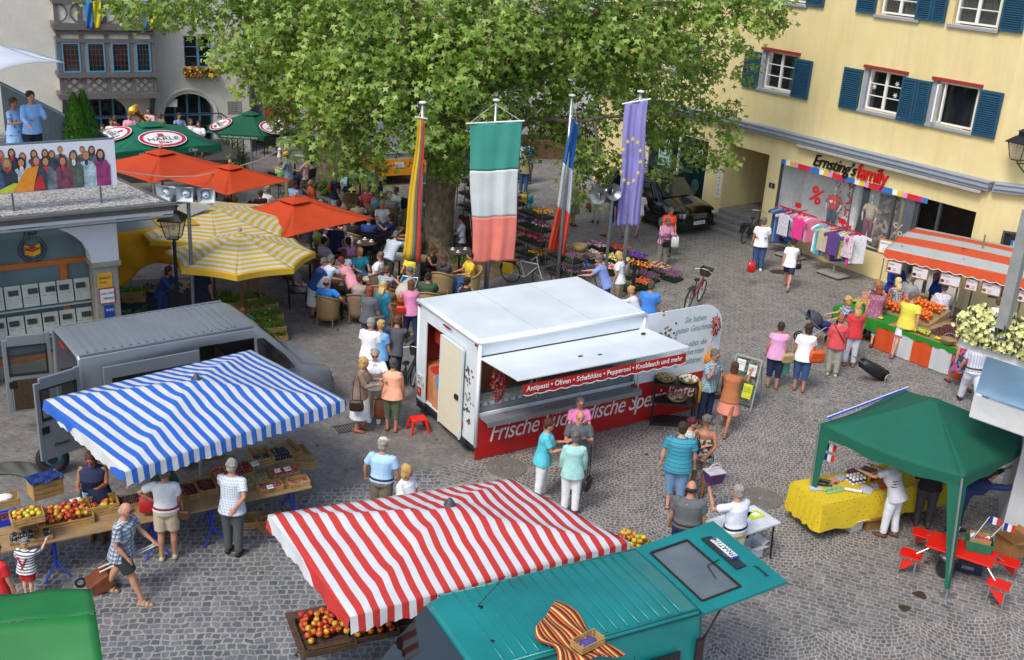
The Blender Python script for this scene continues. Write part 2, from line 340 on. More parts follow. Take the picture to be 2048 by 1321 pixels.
for i,(a,b) in enumerate(W1):
    w=window(yb,a+.08,b-.04,5.2,6.42,0,nb=3,mull=(i != 3),curtain=[((0,.25),(.8,1)),((.75,1),),((0,.12),),((.9,1),)][i])
    q=MB();q.bb(a-.1,b+.1,-.09,.0,5.08,5.16);q.bb(a-.06,a+.08,-.02,.13,5.16,6.44);q.build('sill',greyst,w);q=MB();q.bb(a-.08,b+.1,-.12,0,6.44,6.53);q.build('lintel',redtrim,w)
    if i == 3:
        q=MB();q.bb(a+.3,a+.36,.02,.09,5.26,6.36);q.box((a+.22,-.05,5.8),(.05,.42,1.1),rz=R(12));q.build('open_sash',whitep,w)
    if i == 2:
        q=MB()
        for (x,z) in ((6.5,6.1),(6.5,5.75),(5.7,5.9)):
            for k in range(3): q.box((x,.09,z),(.16,.004,.02),ry=R(60*k))
        q.build('snowflake_sticker',mat('dfe6ea',.6),w)
for i,(a,b) in enumerate(W2):
    w=window(yb,a+.05,b-.05,8.1,9.33,0,nb=3,curtain=((0,.45),(.5,1)));q=MB();q.bb(a-.1,b+.1,-.09,.0,7.97,8.05);q.build('sill',greyst,w)
for x,z,h in ((-4.5,5.75,1.28),(-2.15,5.75,1.28),(.72,5.72,1.22),(2.95,5.72,1.25),(4.95,5.72,1.27),(7.2,5.72,1.3),(9.72,5.76,1.3),(-4.55,8.7,1.3),(-2.25,8.7,1.3),(.75,8.7,1.3),(3.02,8.7,1.3),(5.0,8.7,1.3),(7.2,8.7,1.3),(9.85,8.7,1.3)):
    q=MB();wd_=.72 if x not in (7.2,) else .52
    shutter(q,wd_,h,(x if x != 7.2 else 7.04,z),-.045)
    q.build('shutter',blue_sh,yb)
    if x == 7.2: q=MB();shutter(q,.46,h,(7.56,z),-.06);q.build('shutter',blue_sh,yb)
# passage with steps
mb=MB();mb.bb(.05,2.0,.17,3.2,2.96,3.0);mb.quad((.03,.161,0),(.03,3.2,0),(.03,3.2,3),(.03,.161,3));mb.quad((2.03,.161,0),(2.03,.161,3),(2.03,3.2,3),(2.03,3.2,0));mb.quad((0,3.2,0),(2.1,3.2,0),(2.1,3.2,3),(0,3.2,3));mb.build('passage',ywall,yb)
mb=MB()
for i in range(4): mb.bb(.06,2.6-.15*i if i < 3 else 2.0,-.95+.3*i,3.0,.001+.15*i,.15+.15*i)
mb.build('steps',mat('77746e',.85,0,.2,5,.3),yb,bev=.01)
mb=MB();mb.bb(1.1,1.95,3.12,3.18,.62,2.5);mb.build('door',mat('3a332a',.5),yb)
q=MB();q.bb(-.22,-.02,-.03,-.002,.95,2.0);s_=q.build('name_plate',mat('d8d8d2',.5),yb)
for i,ch in enumerate('TATTOO'): text(ch,.14,mat('2a2c30',.6),s_,(-.12,-.034,1.80-.15*i),(R(90),0,0),ext=.001,align='CENTER')
q=MB();q.bb(2.2,2.46,-.02,-.002,1.88,2.06);s_=q.build('house_number',mat('20304e',.4),yb);text('2',.12,whitep,s_,(2.33,-.024,1.92),(R(90),0,0),ext=.001,align='CENTER')
# tattoo shop window
mb=MB();t=.07
for a,b in ((-4.15,-4.08),(-2.45,-2.38),(-.92,-.85)): mb.bb(a,b,.04,.12,.36,2.92)
mb.bb(-4.08,-.92,.04,.12,2.85,2.92);mb.bb(-4.08,-.92,.04,.12,.36,.43);w=mb.build('display_window',whitep,yb)
q=MB();q.bb(-4.08,-.92,.1,.11,.43,2.85);q.build('pane',mat('16282b',.07,0,.4,1.,coat=.6),w)
text('TOO',.26,whitep,w,(-3.5,.03,2.35),(R(90),0,0),ext=.002);text('TATTOO',.26,whitep,w,(-2.2,.03,2.3),(R(90),0,0),ext=.002)
q=MB();q.bb(-3.5,-2.8,.06,.09,1.45,2.2);q.build('notice',mat('9fc4bb',.6),w)
for i in range(4): text('Termine nach',.09,mat('1e3a38',.6),w,(-3.44,.05,2.02-.15*i),(R(90),0,0),ext=.001)
q=MB();q.bb(-2.2,-1.6,.07,.09,1.5,1.62);q.bb(-2.25,-1.3,.07,.09,.8,.88);q.ell((-1.4,.08,1.1),(.2,.01,.25));q.build('display',mat('2d4c46',.6),w)
# clothes shop window
frm=mat('4d5356',.4,.3)
mb=MB()
for a,b in ((2.56,2.62),(7.18,7.24),(8.0,8.1),(8.75,8.83)): mb.bb(a,b,.03,.12,.83 if a < 7.3 else .07,2.94)
mb.bb(2.62,7.18,.03,.12,.84,.9);mb.bb(2.62,7.18,.03,.12,2.88,2.94);w=mb.build('display_window',frm,yb)
q=MB();q.bb(2.62,7.18,.075,.085,.9,2.88);q.bb(7.24,8.0,.075,.085,.1,2.9);q.build('pane',glass('a8b8bc',.07),w)
q=MB();q.bb(2.5,7.9,.17,1.5,.76,.8);q.bb(7.3,10.05,.17,4,.01,.05);q.build('display_floor',mat('cfccc4',.6),yb)
q=MB();q.bb(2.5,4.2,1.5,1.52,.8,3.0);q.bb(2.48,2.5,.17,1.5,.8,3.0);q.bb(5.3,6.3,1.45,1.5,.8,3.0);q.bb(2.5,10.05,.17,4,3.0,3.04);q.ell((5.15,1.0,1.9),(.16,.16,1.2));q.build('display_backdrop',mat('dcdedc',.6),yb)
q=MB();q.bb(4.2,5.3,1.48,1.5,.8,3.0);q.bb(6.3,10.05,2.6,2.65,.05,3.0);q.bb(10.03,10.06,.17,3,.05,3);q.build('shop_interior',mat('2b2019',.8,0,.4,3),yb)
q=MB();q.bb(4.25,4.98,.9,.92,.84,2.86);sp_=q.build('sale_banner',pat('dots','d8d2d2','b8222c',.13,.33),w);
for i,ch in enumerate('SALE'): text(ch,.5,mat('c01e28',.5),sp_,(4.84-(0),.885,2.62-.45*i),(R(90),R(90),0),ext=.002,sx=1.05,bold=.02)
text('%',.75,mat('c01e28',.5),w,(3.9,.06,1.9),(R(90),R(18),0),ext=.003,bold=.02);text('Ernsting\'s',.17,mat('14161a',.5),w,(6.35,.06,.97),(R(90),0,0),shear=.3,ext=.002)
text('%',.6,mat('b9a8a6',.5),w,(7.3,.06,1.55),(R(90),0,0),ext=.003)
q=MB();q.bb(6.35,7.1,.5,.53,.84,2.6);q.build('poster',pat('multi','6a5548','9a8577',.11,c='3b3532'),w)
# bunting along the shop front
bc=['2a70b8','e8e6e0','e0b828','d58ec0','cc2026','cc2026','b8287c','2a70b8']
for k in range(32):
    a=2.62+k*.18;q=MB();q.bb(a,a+.18,-.03,-.012,2.80,2.965);q.build('bunting_panel',mat(bc[k % 8],.7),yb)
# raised shop letters
lt=text('Ernsting\'s',.56,mat('101214',.4),yb,(3.93,-.06,3.05),(R(90),0,0),'shop_lettering',shear=.32,ext=.03,sx=.86,gap=.95)
lt2=text('family',.66,mat('c81a22',.35),yb,(5.72,-.06,3.03),(R(90),0,0),'shop_lettering',shear=.05,ext=.03,sx=.80,bold=.008,gap=.95)
# corner side: small display window
q=MB()
for a,b,c,d in ((.62,.68,.5,2.55),(2.54,2.6,.5,2.55),(.68,2.54,.5,.56),(.68,2.54,2.49,2.55)):
    q.add([cp(a,c,-.08),cp(b,c,-.08),cp(b,c,.02),cp(a,c,.02),cp(a,d,-.08),cp(b,d,-.08),cp(b,d,.02),cp(a,d,.02)],[(0,1,2,3),(4,7,6,5),(0,4,5,1),(3,2,6,7),(0,3,7,4),(1,5,6,2)])
w=q.build('side_window',frm,yb);q=MB();q.quad(cp(.68,.56,-.04),cp(2.54,.56,-.04),cp(2.54,2.49,-.04),cp(.68,2.49,-.04));q.build('pane',mat('2c3237',.06,0,.5,.9,coat=.5),w)
q=MB();q.quad(cp(.9,.6,-.035),cp(1.9,.6,-.035),cp(1.9,1.6,-.035),cp(.9,1.6,-.035));q.build('poster',pat('multi','8f3c44','3c3f49',.3,c='6b2b33'),w)
# lamp bracket on the corner and hanging shop sign
L0=V(cp(.35,4.55,0));M3=Matrix.Rotation(YA,3,'Z');toW=lambda p: YO + M3 @ V(p)
def lantern(par,m,s=1.,top=True):
    q=MB();q.rings([[(x*.13*s,y*.13*s,0) for x,y in ((-1,-1),(1,-1),(1,1),(-1,1))],[(x*.15*s,y*.15*s,.03*s) for x,y in ((-1,-1),(1,-1),(1,1),(-1,1))]])
    for x,y in ((-1,-1),(1,-1),(1,1),(-1,1)): q.tube([(x*.15*s,y*.15*s,.03*s),(x*.25*s,y*.25*s,.5*s)],.012*s,5)
    sq=lambda r,z: [(x*r*s,y*r*s,z*s) for x,y in ((-1,-1),(1,-1),(1,1),(-1,1))]
    q.rings([sq(.31,.49),sq(.31,.515),sq(.13,.68),sq(.09,.70)]);q.rings([sq(.09,.70),sq(.09,.80),sq(.13,.805),sq(.02,.88)]);q.build('lantern_head',m,par)
    g_=MB();g_.rings([sq(.14,.035),sq(.24,.488)],False);g_.build('lantern_glass',glass('b3a88c',.5),par);b=MB();b.ell((0,0,.3*s),(.05*s,.05*s,.09*s));b.build('bulb',mat('d8d0b8',.4),par)
black_m=mat('23272b',.45,.4,.15)
sl_=thing('wall_lantern','black iron lantern on a bracket at the corner of the yellow building','lamp',toW(cp(.5,4.7,.55)),YA)
lantern(sl_,black_m,1.0);q=MB();q.tube([(0,0,0),(0,0,-.08),(.1,.25,-.1),(.25,.55,-.05)],.02,6);q.tube([(.3,.58,-.7),(.18,.3,-.4),(.02,0.02,-.1)],.018,6);q.bb(.24,.33,.54,.6,-.8,.1);q.build('bracket',black_m,sl_)
sg=thing('hanging_sign','white hanging shop sign with a bright bunting strip on the corner of the yellow building','sign',toW(cp(1.1,2.05,.9)),YA+CA-R(60))
q=MB();q.bb(-.5,.5,-.03,.03,-.25,.22);q.build('panel',whitep,sg)
for i in range(8): q=MB();q.bb(-.5+i*.125,-.375+i*.125,-.034,.034,.22,.36);q.build('colour_strip',mat(bc[i],.6),sg)
text('Ernsting\'s',.17,mat('101214',.4),sg,(-.46,-.033,-.08),(R(90),0,0),shear=.3,ext=.002);text('family',.19,mat('c81a22',.4),sg,(.28,-.033,-.08),(R(90),0,0),ext=.002)
q=MB();q.tube([(-.7,0,.5),(1.2,0,.5)],.025,6);q.tube([(-.3,0,.36),(-.3,0,.5)],.01,5);q.tube([(.3,0,.36),(.3,0,.5)],.01,5);q.torus((0,0,.5),.18,.01,Matrix.Rotation(R(90),3,'X'),a0=0,a1=pi);q.build('bracket',black_m,sg)
# mannequins inside the display
def mannequin(s,y,top,bot,label,h=1.62,skirt=0):
    t=thing('mannequin',label,'mannequin',toW((s,y,.8)),YA+R(10));k=h/1.62;wm=mat('d9d5cd',.3)
    q=MB();q.tube([(0,0,1.28*k),(0,0,1.38*k)],.045);q.ell((0,0,1.5*k),(.075,.09,.11));
    for sx in (-1,1): q.tube([(sx*.19,0,1.22*k),(sx*.27,.02,.98*k),(sx*.2,-.08,.75*k)],[.045,.035,.025]);q.tube([(sx*.09,0,.5*k),(sx*.1,0,.05)],[.06,.035])
    q.lathe([(.22,0),(.22,.015)]);q.build('figure',wm,t,smooth=True)
    q=MB();q.rings([[(cos(a)*rx,sin(a)*ry,z*k) for a in [i*pi/8 for i in range(16)]] for rx,ry,z in ((.16,.11,.78),(.14,.1,.95),(.18,.12,1.15),(.17,.1,1.27),(.07,.06,1.3))]);
    for sx in (-1,1): q.tube([(sx*.16,0,1.24*k),(sx*.25,.01,1.03*k)],[.065,.06])
    q.build('top',top,t,smooth=True);q=MB()
    for sx in (-1,1): q.tube([(sx*.08,0,.82*k),(sx*.1,0,.12)],[.1,.055])
    q.build('trousers',bot,t,smooth=True);return t
r_=mannequin(4.55,.6,mat('c2222c',.7),mat('20304a',.8),'mannequin in a red T-shirt with a white heart behind the shop window',1.62);text('I \u2665 %',.11,whitep,r_,(-.16,-.14,1.05),(R(90),0,0),ext=.002)
mannequin(6.1,.5,mat('b8a88a',.8),mat('6d2236',.8),'mannequin in a beige knitted top and wine red trousers behind the shop window',1.75)
# ---------------- town hall at the left with timber bay ----------------
HA=R(28);HO=G(500,303);H3=Matrix.Rotation(HA,3,'Z');toH=lambda p: HO + H3 @ V(p)
hall=thing('town_hall','pale grey stone building with a timber framed bay and round arches','building',HO,HA)
hw=NG('old_plaster');c_=hw.mix(hw.ramp(hw.noise(.6,6,rough=.7),[(.3,0.),(.75,1.)]),(.50,.485,.425),(.63,.61,.545));c_=hw.mix(hw.ramp(hw.noise(5,4),[(.55,0.),(.9,.5)]),c_,(.46,.44,.38));hw.col(c_);hw.b.inputs['Roughness'].default_value=.95;hw.bump(hw.noise(14,6),.4,.03);hw=hw.m
timber=mat('615a59',.8,0,.15,5);bluef=mat('4f86a8',.55);infill=mat('dcdacb',.85);leadp=mat('1a2022',.08,0,.5,1.2,coat=.5)
def arch_cut(mb,s0,s1,z0,zs,ztop,y,dep,n=14,rise=.92):
    # wall panel from z0 to ztop between s0 and s1 with a round-headed opening springing at zs
    c,r=(s0+s1)/2,(s1-s0)/2;pts=[(c-r*cos(pi*i/n),zs+r*rise*sin(pi*i/n)) for i in range(n+1)]
    for i in range(n): mb.quad((pts[i][0],y,pts[i][1]),(pts[i+1][0],y,pts[i+1][1]),(pts[i+1][0],y,ztop),(pts[i][0],y,ztop))
    full=[(s0,z0)]+pts+[(s1,z0)]
    for i in range(len(full)-1): mb.quad((full[i][0],y,full[i][1]),(full[i][0],y+dep,full[i][1]),(full[i+1][0],y+dep,full[i+1][1]),(full[i+1][0],y,full[i+1][1]))
mb=MB();A1=(-3.5,-1.42,0,1.55);A2=(-6.95,-4.85,0,1.5)
openwall(mb,-16,.1,2.75,9,[(-2.58,-1.45,3.55,4.82)],.2)
for a,b in ((-16,A2[0]),(A2[1],A1[0]),(A1[1],.1)): mb.quad((a,0,-.5),(b,0,-.5),(b,0,2.75),(a,0,2.75))
for A_ in (A1,A2): arch_cut(mb,A_[0],A_[1],0,A_[3],2.75,0,.55)
mb.quad((.1,0,-.5),(.1,8,-.5),(.1,8,9),(.1,0,9));mb.quad((-16,0,9),(.1,0,9),(.1,8,9),(-16,8,9));mb.build('wall',hw,hall)
for A_ in (A1,A2):
    q=MB();x0,x1,zs=A_[0],A_[1],A_[3];c_=(x0+x1)/2
    for x in (x0+.03,c_-.5,c_,c_+.5,x1-.03): q.bb(x-.04,x+.04,.5,.56,0,2.45)
    for z in (zs,.8): q.bb(x0,x1,.49,.55,z-.05,z+.05)
    d_=q.build('arched_door',bluef,hall);q=MB();q.bb(x0,x1,.57,.58,0,2.6);q.build('pane',leadp,d_)
q=MB();q.torus((-2.46,.0,1.55),1.12,.07,Matrix.Rotation(R(90),3,'X'),20,5,0,pi);q.build('arch_moulding',hw,hall)
# window with flower box
q=MB();q.bb(-2.7,-2.58,-.03,.05,3.45,4.92);q.bb(-1.45,-1.33,-.03,.05,3.45,4.92);q.bb(-2.58,-1.45,-.03,.05,4.82,4.92);q.bb(-2.7,-1.33,-.06,.05,3.42,3.54);q.build('window_surround',mat('b9b8b2',.8),hall)
window(hall,-2.58,-1.45,3.55,4.82,0,nb=3,frame=bluef,dep=.06)
q=MB();q.bb(-.9,-.33,-.03,-.001,1.66,2.16);pl=q.build('stone_plaque',mat('8d8a82',.8),hall)
for i in range(5): text('Anno Domini Rathaus',.055,mat('5c5a54',.8),pl,(-.86,-.034,2.05-.085*i),(R(90),0,0),ext=.001,sx=.8)
q=MB();q.tube([(.06,-.06,0),(.06,-.06,9)],.05,8);q.build('drainpipe',mat('565a5c',.5),hall)
# the bay: x from -7.5 to -3.75, projects .95
def bayseg(q,x0,x1,y,z0,z1,side=0): pass
bay=MB();bay.bb(-7.35,-3.95,-.8,0,2.62,9);bay.build('bay_core',infill,hall)
q=MB();b0,b1,yf=-7.45,-3.85,-.9
for x in (b0+.07,b0+.9,b0+1.8,b0+2.7,b1-.07): q.bb(x-.07,x+.07,yf,yf+.12,2.6,9)
for z,h,e in ((2.62,.2,.08),(3.42,.16,.06),(4.72,.13,0),(5.02,.12,0),(5.25,.24,.08),(6.15,.14,.03)): q.bb(b0-e,b1+e,yf-.03-e,yf+.11,z-h/2,z+h/2);q.bb(b1-.1,b1+e,yf+.11,0,z-h/2,z+h/2);q.bb(b0-e,b0+.1,yf+.11,0,z-h/2,z+h/2)
for k in range(4):
    x0=b0+.14+k*.9;x1=x0+.76 if k < 3 else b1-.14
    for z0,z1 in ((2.72,3.34),):
        for i in range(2):
            for (xa,za,xb,zb) in ((x0,z0,x1,z1),(x0,z1,x1,z0),(x0,(z0+z1)/2,(x0+x1)/2,z1 if i else z0),(x1,(z0+z1)/2,(x0+x1)/2,z1 if i else z0)):
                L_=hypot(xb-xa,zb-za);q.box(((xa+xb)/2,yf+.03+.004*i,(za+zb)/2),(L_,.05,.06),ry=-atan2(zb-za,xb-xa))
    for z0,z1 in ((5.4,6.08),):
        for sx in (0,1):
            pts=[(lerp(x0,x1,.5+(.5-sx)*cos(t)*.9),yf+.03,lerp(z0,z1,.5+.5*sin(t))) for t in [R(a) for a in range(-80,81,16)]]
            pts=[((x0 if sx else x1)+(1 if sx else -1)*.32*cos(t),yf+.03,(z0+z1)/2+.33*sin(t)) for t in [R(a) for a in range(-90,91,15)]]
            q.tube(pts,.035,5)
for sx,x in ((1,b0+.15),(-1,b1-.15)):
    q.add([(x-.09,-.1,1.7),(x+.09,-.1,1.7),(x+.09,yf+.05,2.55),(x-.09,yf+.05,2.55),(x-.09,.0,1.6),(x+.09,.0,1.6),(x+.09,-.55,2.55),(x-.09,-.55,2.55)],[(0,1,2,3),(4,7,6,5),(0,4,5,1),(3,2,6,7),(0,3,7,4),(1,5,6,2)])
q.build('timber_frame',timber,hall)
for k in range(4):
    x0=b0+.16+k*.9;x1=b0+.82+k*.9 if k < 3 else b1-.18
    f=MB();t=.055
    for a,b,c,d in ((x0,x0+t,3.52,4.66),(x1-t,x1,3.52,4.66),(x0+t,x1-t,3.52,3.58),(x0+t,x1-t,4.6,4.66)): f.bb(a,b,yf-.02,yf+.1,c,d)
    w=f.build('window',bluef,hall);g_=MB();g_.bb(x0+t,x1-t,yf+.05,yf+.06,3.58,4.6);g_.build('pane',leadp,w)
    f=MB()
    for j in range(1,4): xx=lerp(x0+t,x1-t,j/4);f.bb(xx-.006,xx+.006,yf+.04,yf+.048,3.58,4.6)
    for j in range(1,5): zz=lerp(3.58,4.6,j/5);f.bb(x0+t,x1-t,yf+.04,yf+.048,zz-.006,zz+.006)
    f.build('leading',mat('5f6668',.5,.5),w)
f=MB();f.bb(b0-.02,b0+.02,-.7,-.25,3.55,4.62);f.build('side_window',bluef,hall)
# flags of the town on the bay
for i,(x,l) in enumerate(((-6.35,'blue and yellow flag hanging from the timber bay, left of two, with straight folds'),(-4.3,'blue and yellow flag hanging crumpled from the right end of the timber bay'))):
    t=thing('hanging_flag',l,'flag',toH((x,yf-.12,6.25)),HA,'blue and yellow flags on the bay')
    for s0,cc in ((0,'2f78b8'),(.3,'d8c61c')):
        q=MB();q.grid(lambda u,v: (s0+u*.3*(1-.25*v*(1+i)),.04*sin(u*7+v*5+s0*8+i)-.02,-v*1.05),8,12);q.build('stripe',cloth(cc,.2),t,solid=.006,smooth=True)
# ---------------- arcade building with gravel roof terrace ----------------
AA=R(35);AO=G(240,740);A3=Matrix.Rotation(AA,3,'Z');toA=lambda p: AO + A3 @ V(p)
arc=thing('arcade_building','white arched shop front with orange window bars below a gravel roof terrace','building',AO,AA)
wpl=mat('c9ccd2',.85,0,.05,2,.15,20);conc=mat('88857c',.9,0,.18,6,.4,30)
# arches: bays of about 2.1 m, pillar at 0
mb=MB();per=3.0
for k in range(3):
    s1=-.42-per*k;s0=s1-per+.5
    arch_cut(mb,s0,s1,2.62,2.62,3.72,0,.42,18,.78)
    mb.quad((s1,0,2.62),(s1+.5 if k else .16,0,2.62),(s1+.5 if k else .16,0,3.72),(s1,0,3.72))
mb.quad((.16,0,2.62),(.16,.5,2.62),(.16,.5,3.72),(.16,0,3.72));mb.quad((-8,.43,3.72),(.16,.43,3.72),(.16,.43,2.62),(.02,.43,2.62),(-.3,.43,2.64)) if False else None
mb.quad((.16,.5,2.62),(-.42,.5,2.62),(-.42,.5,3.72),(.16,.5,3.72));mb.quad((-.42,0,2.62),(-.42,.5,2.62),(.16,.5,2.62),(.16,0,2.62));mb.quad((.16,.5,0),(.16,5,0),(.16,5,3.72),(.16,.5,3.72)) if False else None
mb.build('arch_wall',wpl,arc)
for k in range(3):
    x=-.13-per*k;q=MB();q.bb(x-.26,x+.26,.02,.48,0,2.5);q.build('pillar',conc,arc,bev=.015);q=MB();q.bb(x-.31,x+.33,-.04,.54,2.5,2.62);q.build('capital',conc,arc,bev=.02)
# glazing set back
orn=mat('b8651c',.5,0,.1);q=MB();yg=.6
q.bb(-8,.1,yg,yg+.09,2.48,2.6)
for x in (-.9,-3.2,-5.6): q.bb(x-.07,x+.07,yg-.01,yg+.1,.3,2.48)
q.bb(-8,.1,yg,yg+.09,.3,.42);w=q.build('window_frame',orn,arc);q=MB();q.bb(-8,.1,yg+.05,yg+.06,.5,3.72);q.build('pane',mat('6c7f84',.08,0,.25,.6,coat=.6),w)
q=MB();q.bb(-8,.1,yg-.02,yg+.1,0,.3);q.bb(.02,.1,.5,yg,0,3.72);q.build('plinth',conc,arc)
q=MB();q.bb(.1,.14,.5,6,0,3.7);q.build('side_wall',mat('3c4144',.6),arc)
# newspapers on shelves behind the glass
for r_i,z in enumerate((1.15,1.85)):
    q=MB();q.bb(-4.8,-.2,yg-.12,yg-.0,z-.3,z-.27);q.build('shelf',mat('9fb5b2',.3),arc)
    for k in range(12):
        x=-.55-k*.36
        q=MB();q.box((x,yg-.05,z+.02),(.33,.01,.5),rx=R(-8));pg=q.build('newspaper',mat('bdc2b4',.7),arc)
        random.seed(k*7+r_i);q=MB();q.box((x+random.uniform(-.05,.05),yg-.06-.012,z+.12),(.2,.004,.12),rx=R(-8));q.box((x+random.uniform(-.08,.08),yg-.06,z-.08),(.12,.004,.1),rx=R(-8));q.build('photo',mat('3d3f3c',.7,0,.4,20),pg)
        q=MB()
        for j in range(5): q.box((x-.09,yg-.061+.0012*j,z-.02-.03*j),(.1,.003,.01),rx=R(-8));q.box((x+.09,yg-.061+.0012*j,z-.02-.03*j),(.1,.003,.01),rx=R(-8))
        q.build('print',mat('767a72',.8),pg)
# anniversary emblem on the glass
em=V((-1.5,yg-.03,2.9));text('125',.21,mat('22282b',.6),arc,em+V((-.18,0,.33)),(R(90),0,0),ext=.002,bold=.006);text('Jahre',.15,mat('3a4144',.6),arc,em+V((-.17,0,.21)),(R(90),0,0),ext=.002)
for s_i in (0,1):
    q=MB();sx=1-2*s_i
    q.prism([(0,-.16),(sx*.16,-.10),(sx*.16,.12),(0,.05)],-.004,0,'y');q.build('emblem_shield',mat('d8921c' if s_i else 'e0b020',.5),arc,loc=em)
q=MB();q.prism([(0,-.06),(.15,0),(.15,.05),(0,-.01),(-.15,.05),(-.15,0)],-.008,-.005,'y');q.prism([(0,.0),(.1,.04),(0,.08),(-.1,.04)],-.008,-.005,'y');q.build('emblem_band',mat('b81e20',.5),arc,loc=em)
q=MB()
for i in range(26):
    a=R(-90+(i % 13+1)*10.6*(1 if i < 13 else -1));
    for d_ in (-.03,.03): q.ell(((.25+d_)*cos(a),0,(.25+d_)*sin(a)),(.032,.004,.012),6,4,Matrix.Rotation(-a-R(60)*(1 if i < 13 else -1)*(1 if d_ > 0 else -1),3,'Y'))
q.build('laurel_wreath',mat('1c2426',.6),arc,loc=em)
# roof slab, gutter, gravel
rp=[(1.15,-.62),(-12,-.62),(-12,8),(1.15,8)]
rp=[(-12,-.55),(1.25,-.55),(.6,3.2),(.4,8),(-12,8)]
q=MB();q.prism(rp,3.72,3.80);q.build('roof_slab',wpl,arc)
q=MB();q.prism([(x*1.0+(.03 if x > 0 else 0),y-(.03 if y < 0 else 0)) for x,y in rp],3.80,3.95);q.build('fascia',mat('5d564f',.8,0,.2,8),arc)
gr=NG('gravel_material');vo=gr.n('TexVoronoi');vo.inputs['Scale'].default_value=26;gr.L(gr.co(),vo.inputs['Vector']);gr.col(gr.ramp(gr.xyz(vo.outputs['Color'])[0],[(0,(.13,.12,.11)),(.5,(.32,.30,.27)),(1,(.55,.53,.5))]));gr.b.inputs['Roughness'].default_value=.9;gr.bump(vo.outputs['Distance'],.8,.03)
q=MB();q.prism([(-12,-.4),(1.1,-.4),(.47,3.2),(.3,7.9),(-12,7.9)],3.951,3.965);q.build('gravel_roof',gr.m,arc)
q=MB();q.bb(-12,1.3,-.66,-.5835,3.93,3.985);q.tube([(-12,-.68,3.70),(1.2,-.68,3.70)],.035,8);q.build('gutter',mat('73797c',.4,.5),arc)
q=MB();q.bb(-.33,-.02,.0,.018,2.02,2.36);n1=q.build('yellow_notice',mat('d0982a',.6),arc);q=MB();q.bb(-.30,.0,.0,.018,1.66,1.98);n2=q.build('white_notice',mat('cfd0d2',.6),arc);q=MB();q.bb(-.32,.02,.004,.016,1.64,2.0);q.build('red_border',mat('b8242c',.6),arc);q=MB();q.bb(-.24,-.03,.0,.018,1.3,1.6);n3=q.build('blue_notice',mat('1c3f90',.6),arc)
for n_,x,z,s_,tc in ((n1,-.3,2.22,'MARKT','4a3a10'),(n1,-.3,2.12,'TAG','4a3a10'),(n2,-.28,1.86,'HALTEN','3a3e44'),(n2,-.24,1.74,'VERBOT','3a3e44'),(n3,-.2,1.46,'INFO','dfe4ee')): text(s_,.075,mat(tc,.6),n_,(x,-.004,z),(R(90),0,0),ext=.001)
# banner with printed group portrait on the terrace rail
bt=thing('portrait_banner','long white banner with a printed group of smiling people on the roof terrace rail','banner',toA((.21,-.12,4.34)),AA)
q=MB();q.quad((-6,0,0),(0,0,0),(0,0,.99),(-6,0,.99));q.build('sheet',mat('d2d6de',.55,0,.03),bt,solid=.01)
q=MB()
for x in (-.35,-2.1,-3.9): q.tube([(x,.03,-.4),(x,.03,1.0)],.02,6)
q.tube([(-6,.03,1.01),(0,.03,1.01)],.025,6);q.build('rail_frame',steel('6f7a80'),bt)
random.seed(3)
cl_=['2b3442','8c2f6a','5d6b78','33506e','9cb4bc','3b3f4a','7a6f78','4a5a50','b8c4cc','2e3038','6f3c50']
hc_=['3a2a20','6b4a30','241c18','8a6a40','4a4440','5a2e1c']
def printed(x,z,s,c,h,layer):
    y=-.002-layer*.0012
    def disc(cx,cz,rx,rz,yy,m,nm):
        q=MB();q.quad(*[(cx+rx*cos(a),yy,cz+rz*sin(a)) for a in [2*pi*i/14 for i in range(14)]]);q.build(nm,m,bt)
    q=MB();pts=[(x-.23*s,.02),(x+.23*s,.02),(x+.24*s,z-.32*s),(x+.15*s,z-.17*s),(x,z-.12*s),(x-.15*s,z-.17*s),(x-.24*s,z-.32*s)]
    q.quad(*[(a,y,b) for a,b in pts]);q.build('printed_torso',mat(c,.7,0,.5,7),bt)
    lg=int(x*37) % 2;disc(x,z+(.015-.06*lg)*s,(.092+.025*lg)*s,(.125+.07*lg)*s,y-.0003,mat(h,.7),'printed_hair');disc(x,z-.18*s,.05*s,.09*s,y-.0004,mat(['c8c4c0','b03040','3a3c44'][int(x*53) % 3],.7,0,.4,20),'printed_collar');disc(x,z-.01*s,.07*s,.1*s,y-.0006,mat('b88468',.7),'printed_face')
    q=MB()
    for e in (-1,1): q.box((x+e*.025*s,y-.0009,z+.01*s),(.02*s,.0003,.008*s))
    q.box((x,y-.0009,z-.05*s),(.045*s,.0003,.01*s));q.build('printed_features',mat('3a2420',.7),bt)
for i in range(15): printed(-.45-i*.2+random.uniform(-.05,.05),.80+random.uniform(-.07,.06),.62,cl_[(i*5+2) % 11],hc_[i % 6],i*.4)
for i in range(10): printed(-.33-i*.26+random.uniform(-.05,.05),.66+random.uniform(-.06,.05),.78,cl_[(i*3+1) % 11],hc_[(i+2) % 6],8+i*.5)
printed(-2.55,.5,.8,'4a4650','5a3a28',14)
for i,(cc,pp) in enumerate((('b8c030',[(-2.5,.03),(-2.1,.02),(-1.95,.2),(-2.05,.22)]),('d88a20',[(-2.1,.02),(-1.7,.03),(-1.55,.55),(-1.8,.5)]),('b02a28',[(-1.7,.03),(-1.45,.05),(-1.5,.35),(-1.6,.3)]))):
    q=MB();q.quad(*[(a,-.024-.001*i,b) for a,b in pp]);q.build('printed_ribbon',mat(cc,.6),bt)
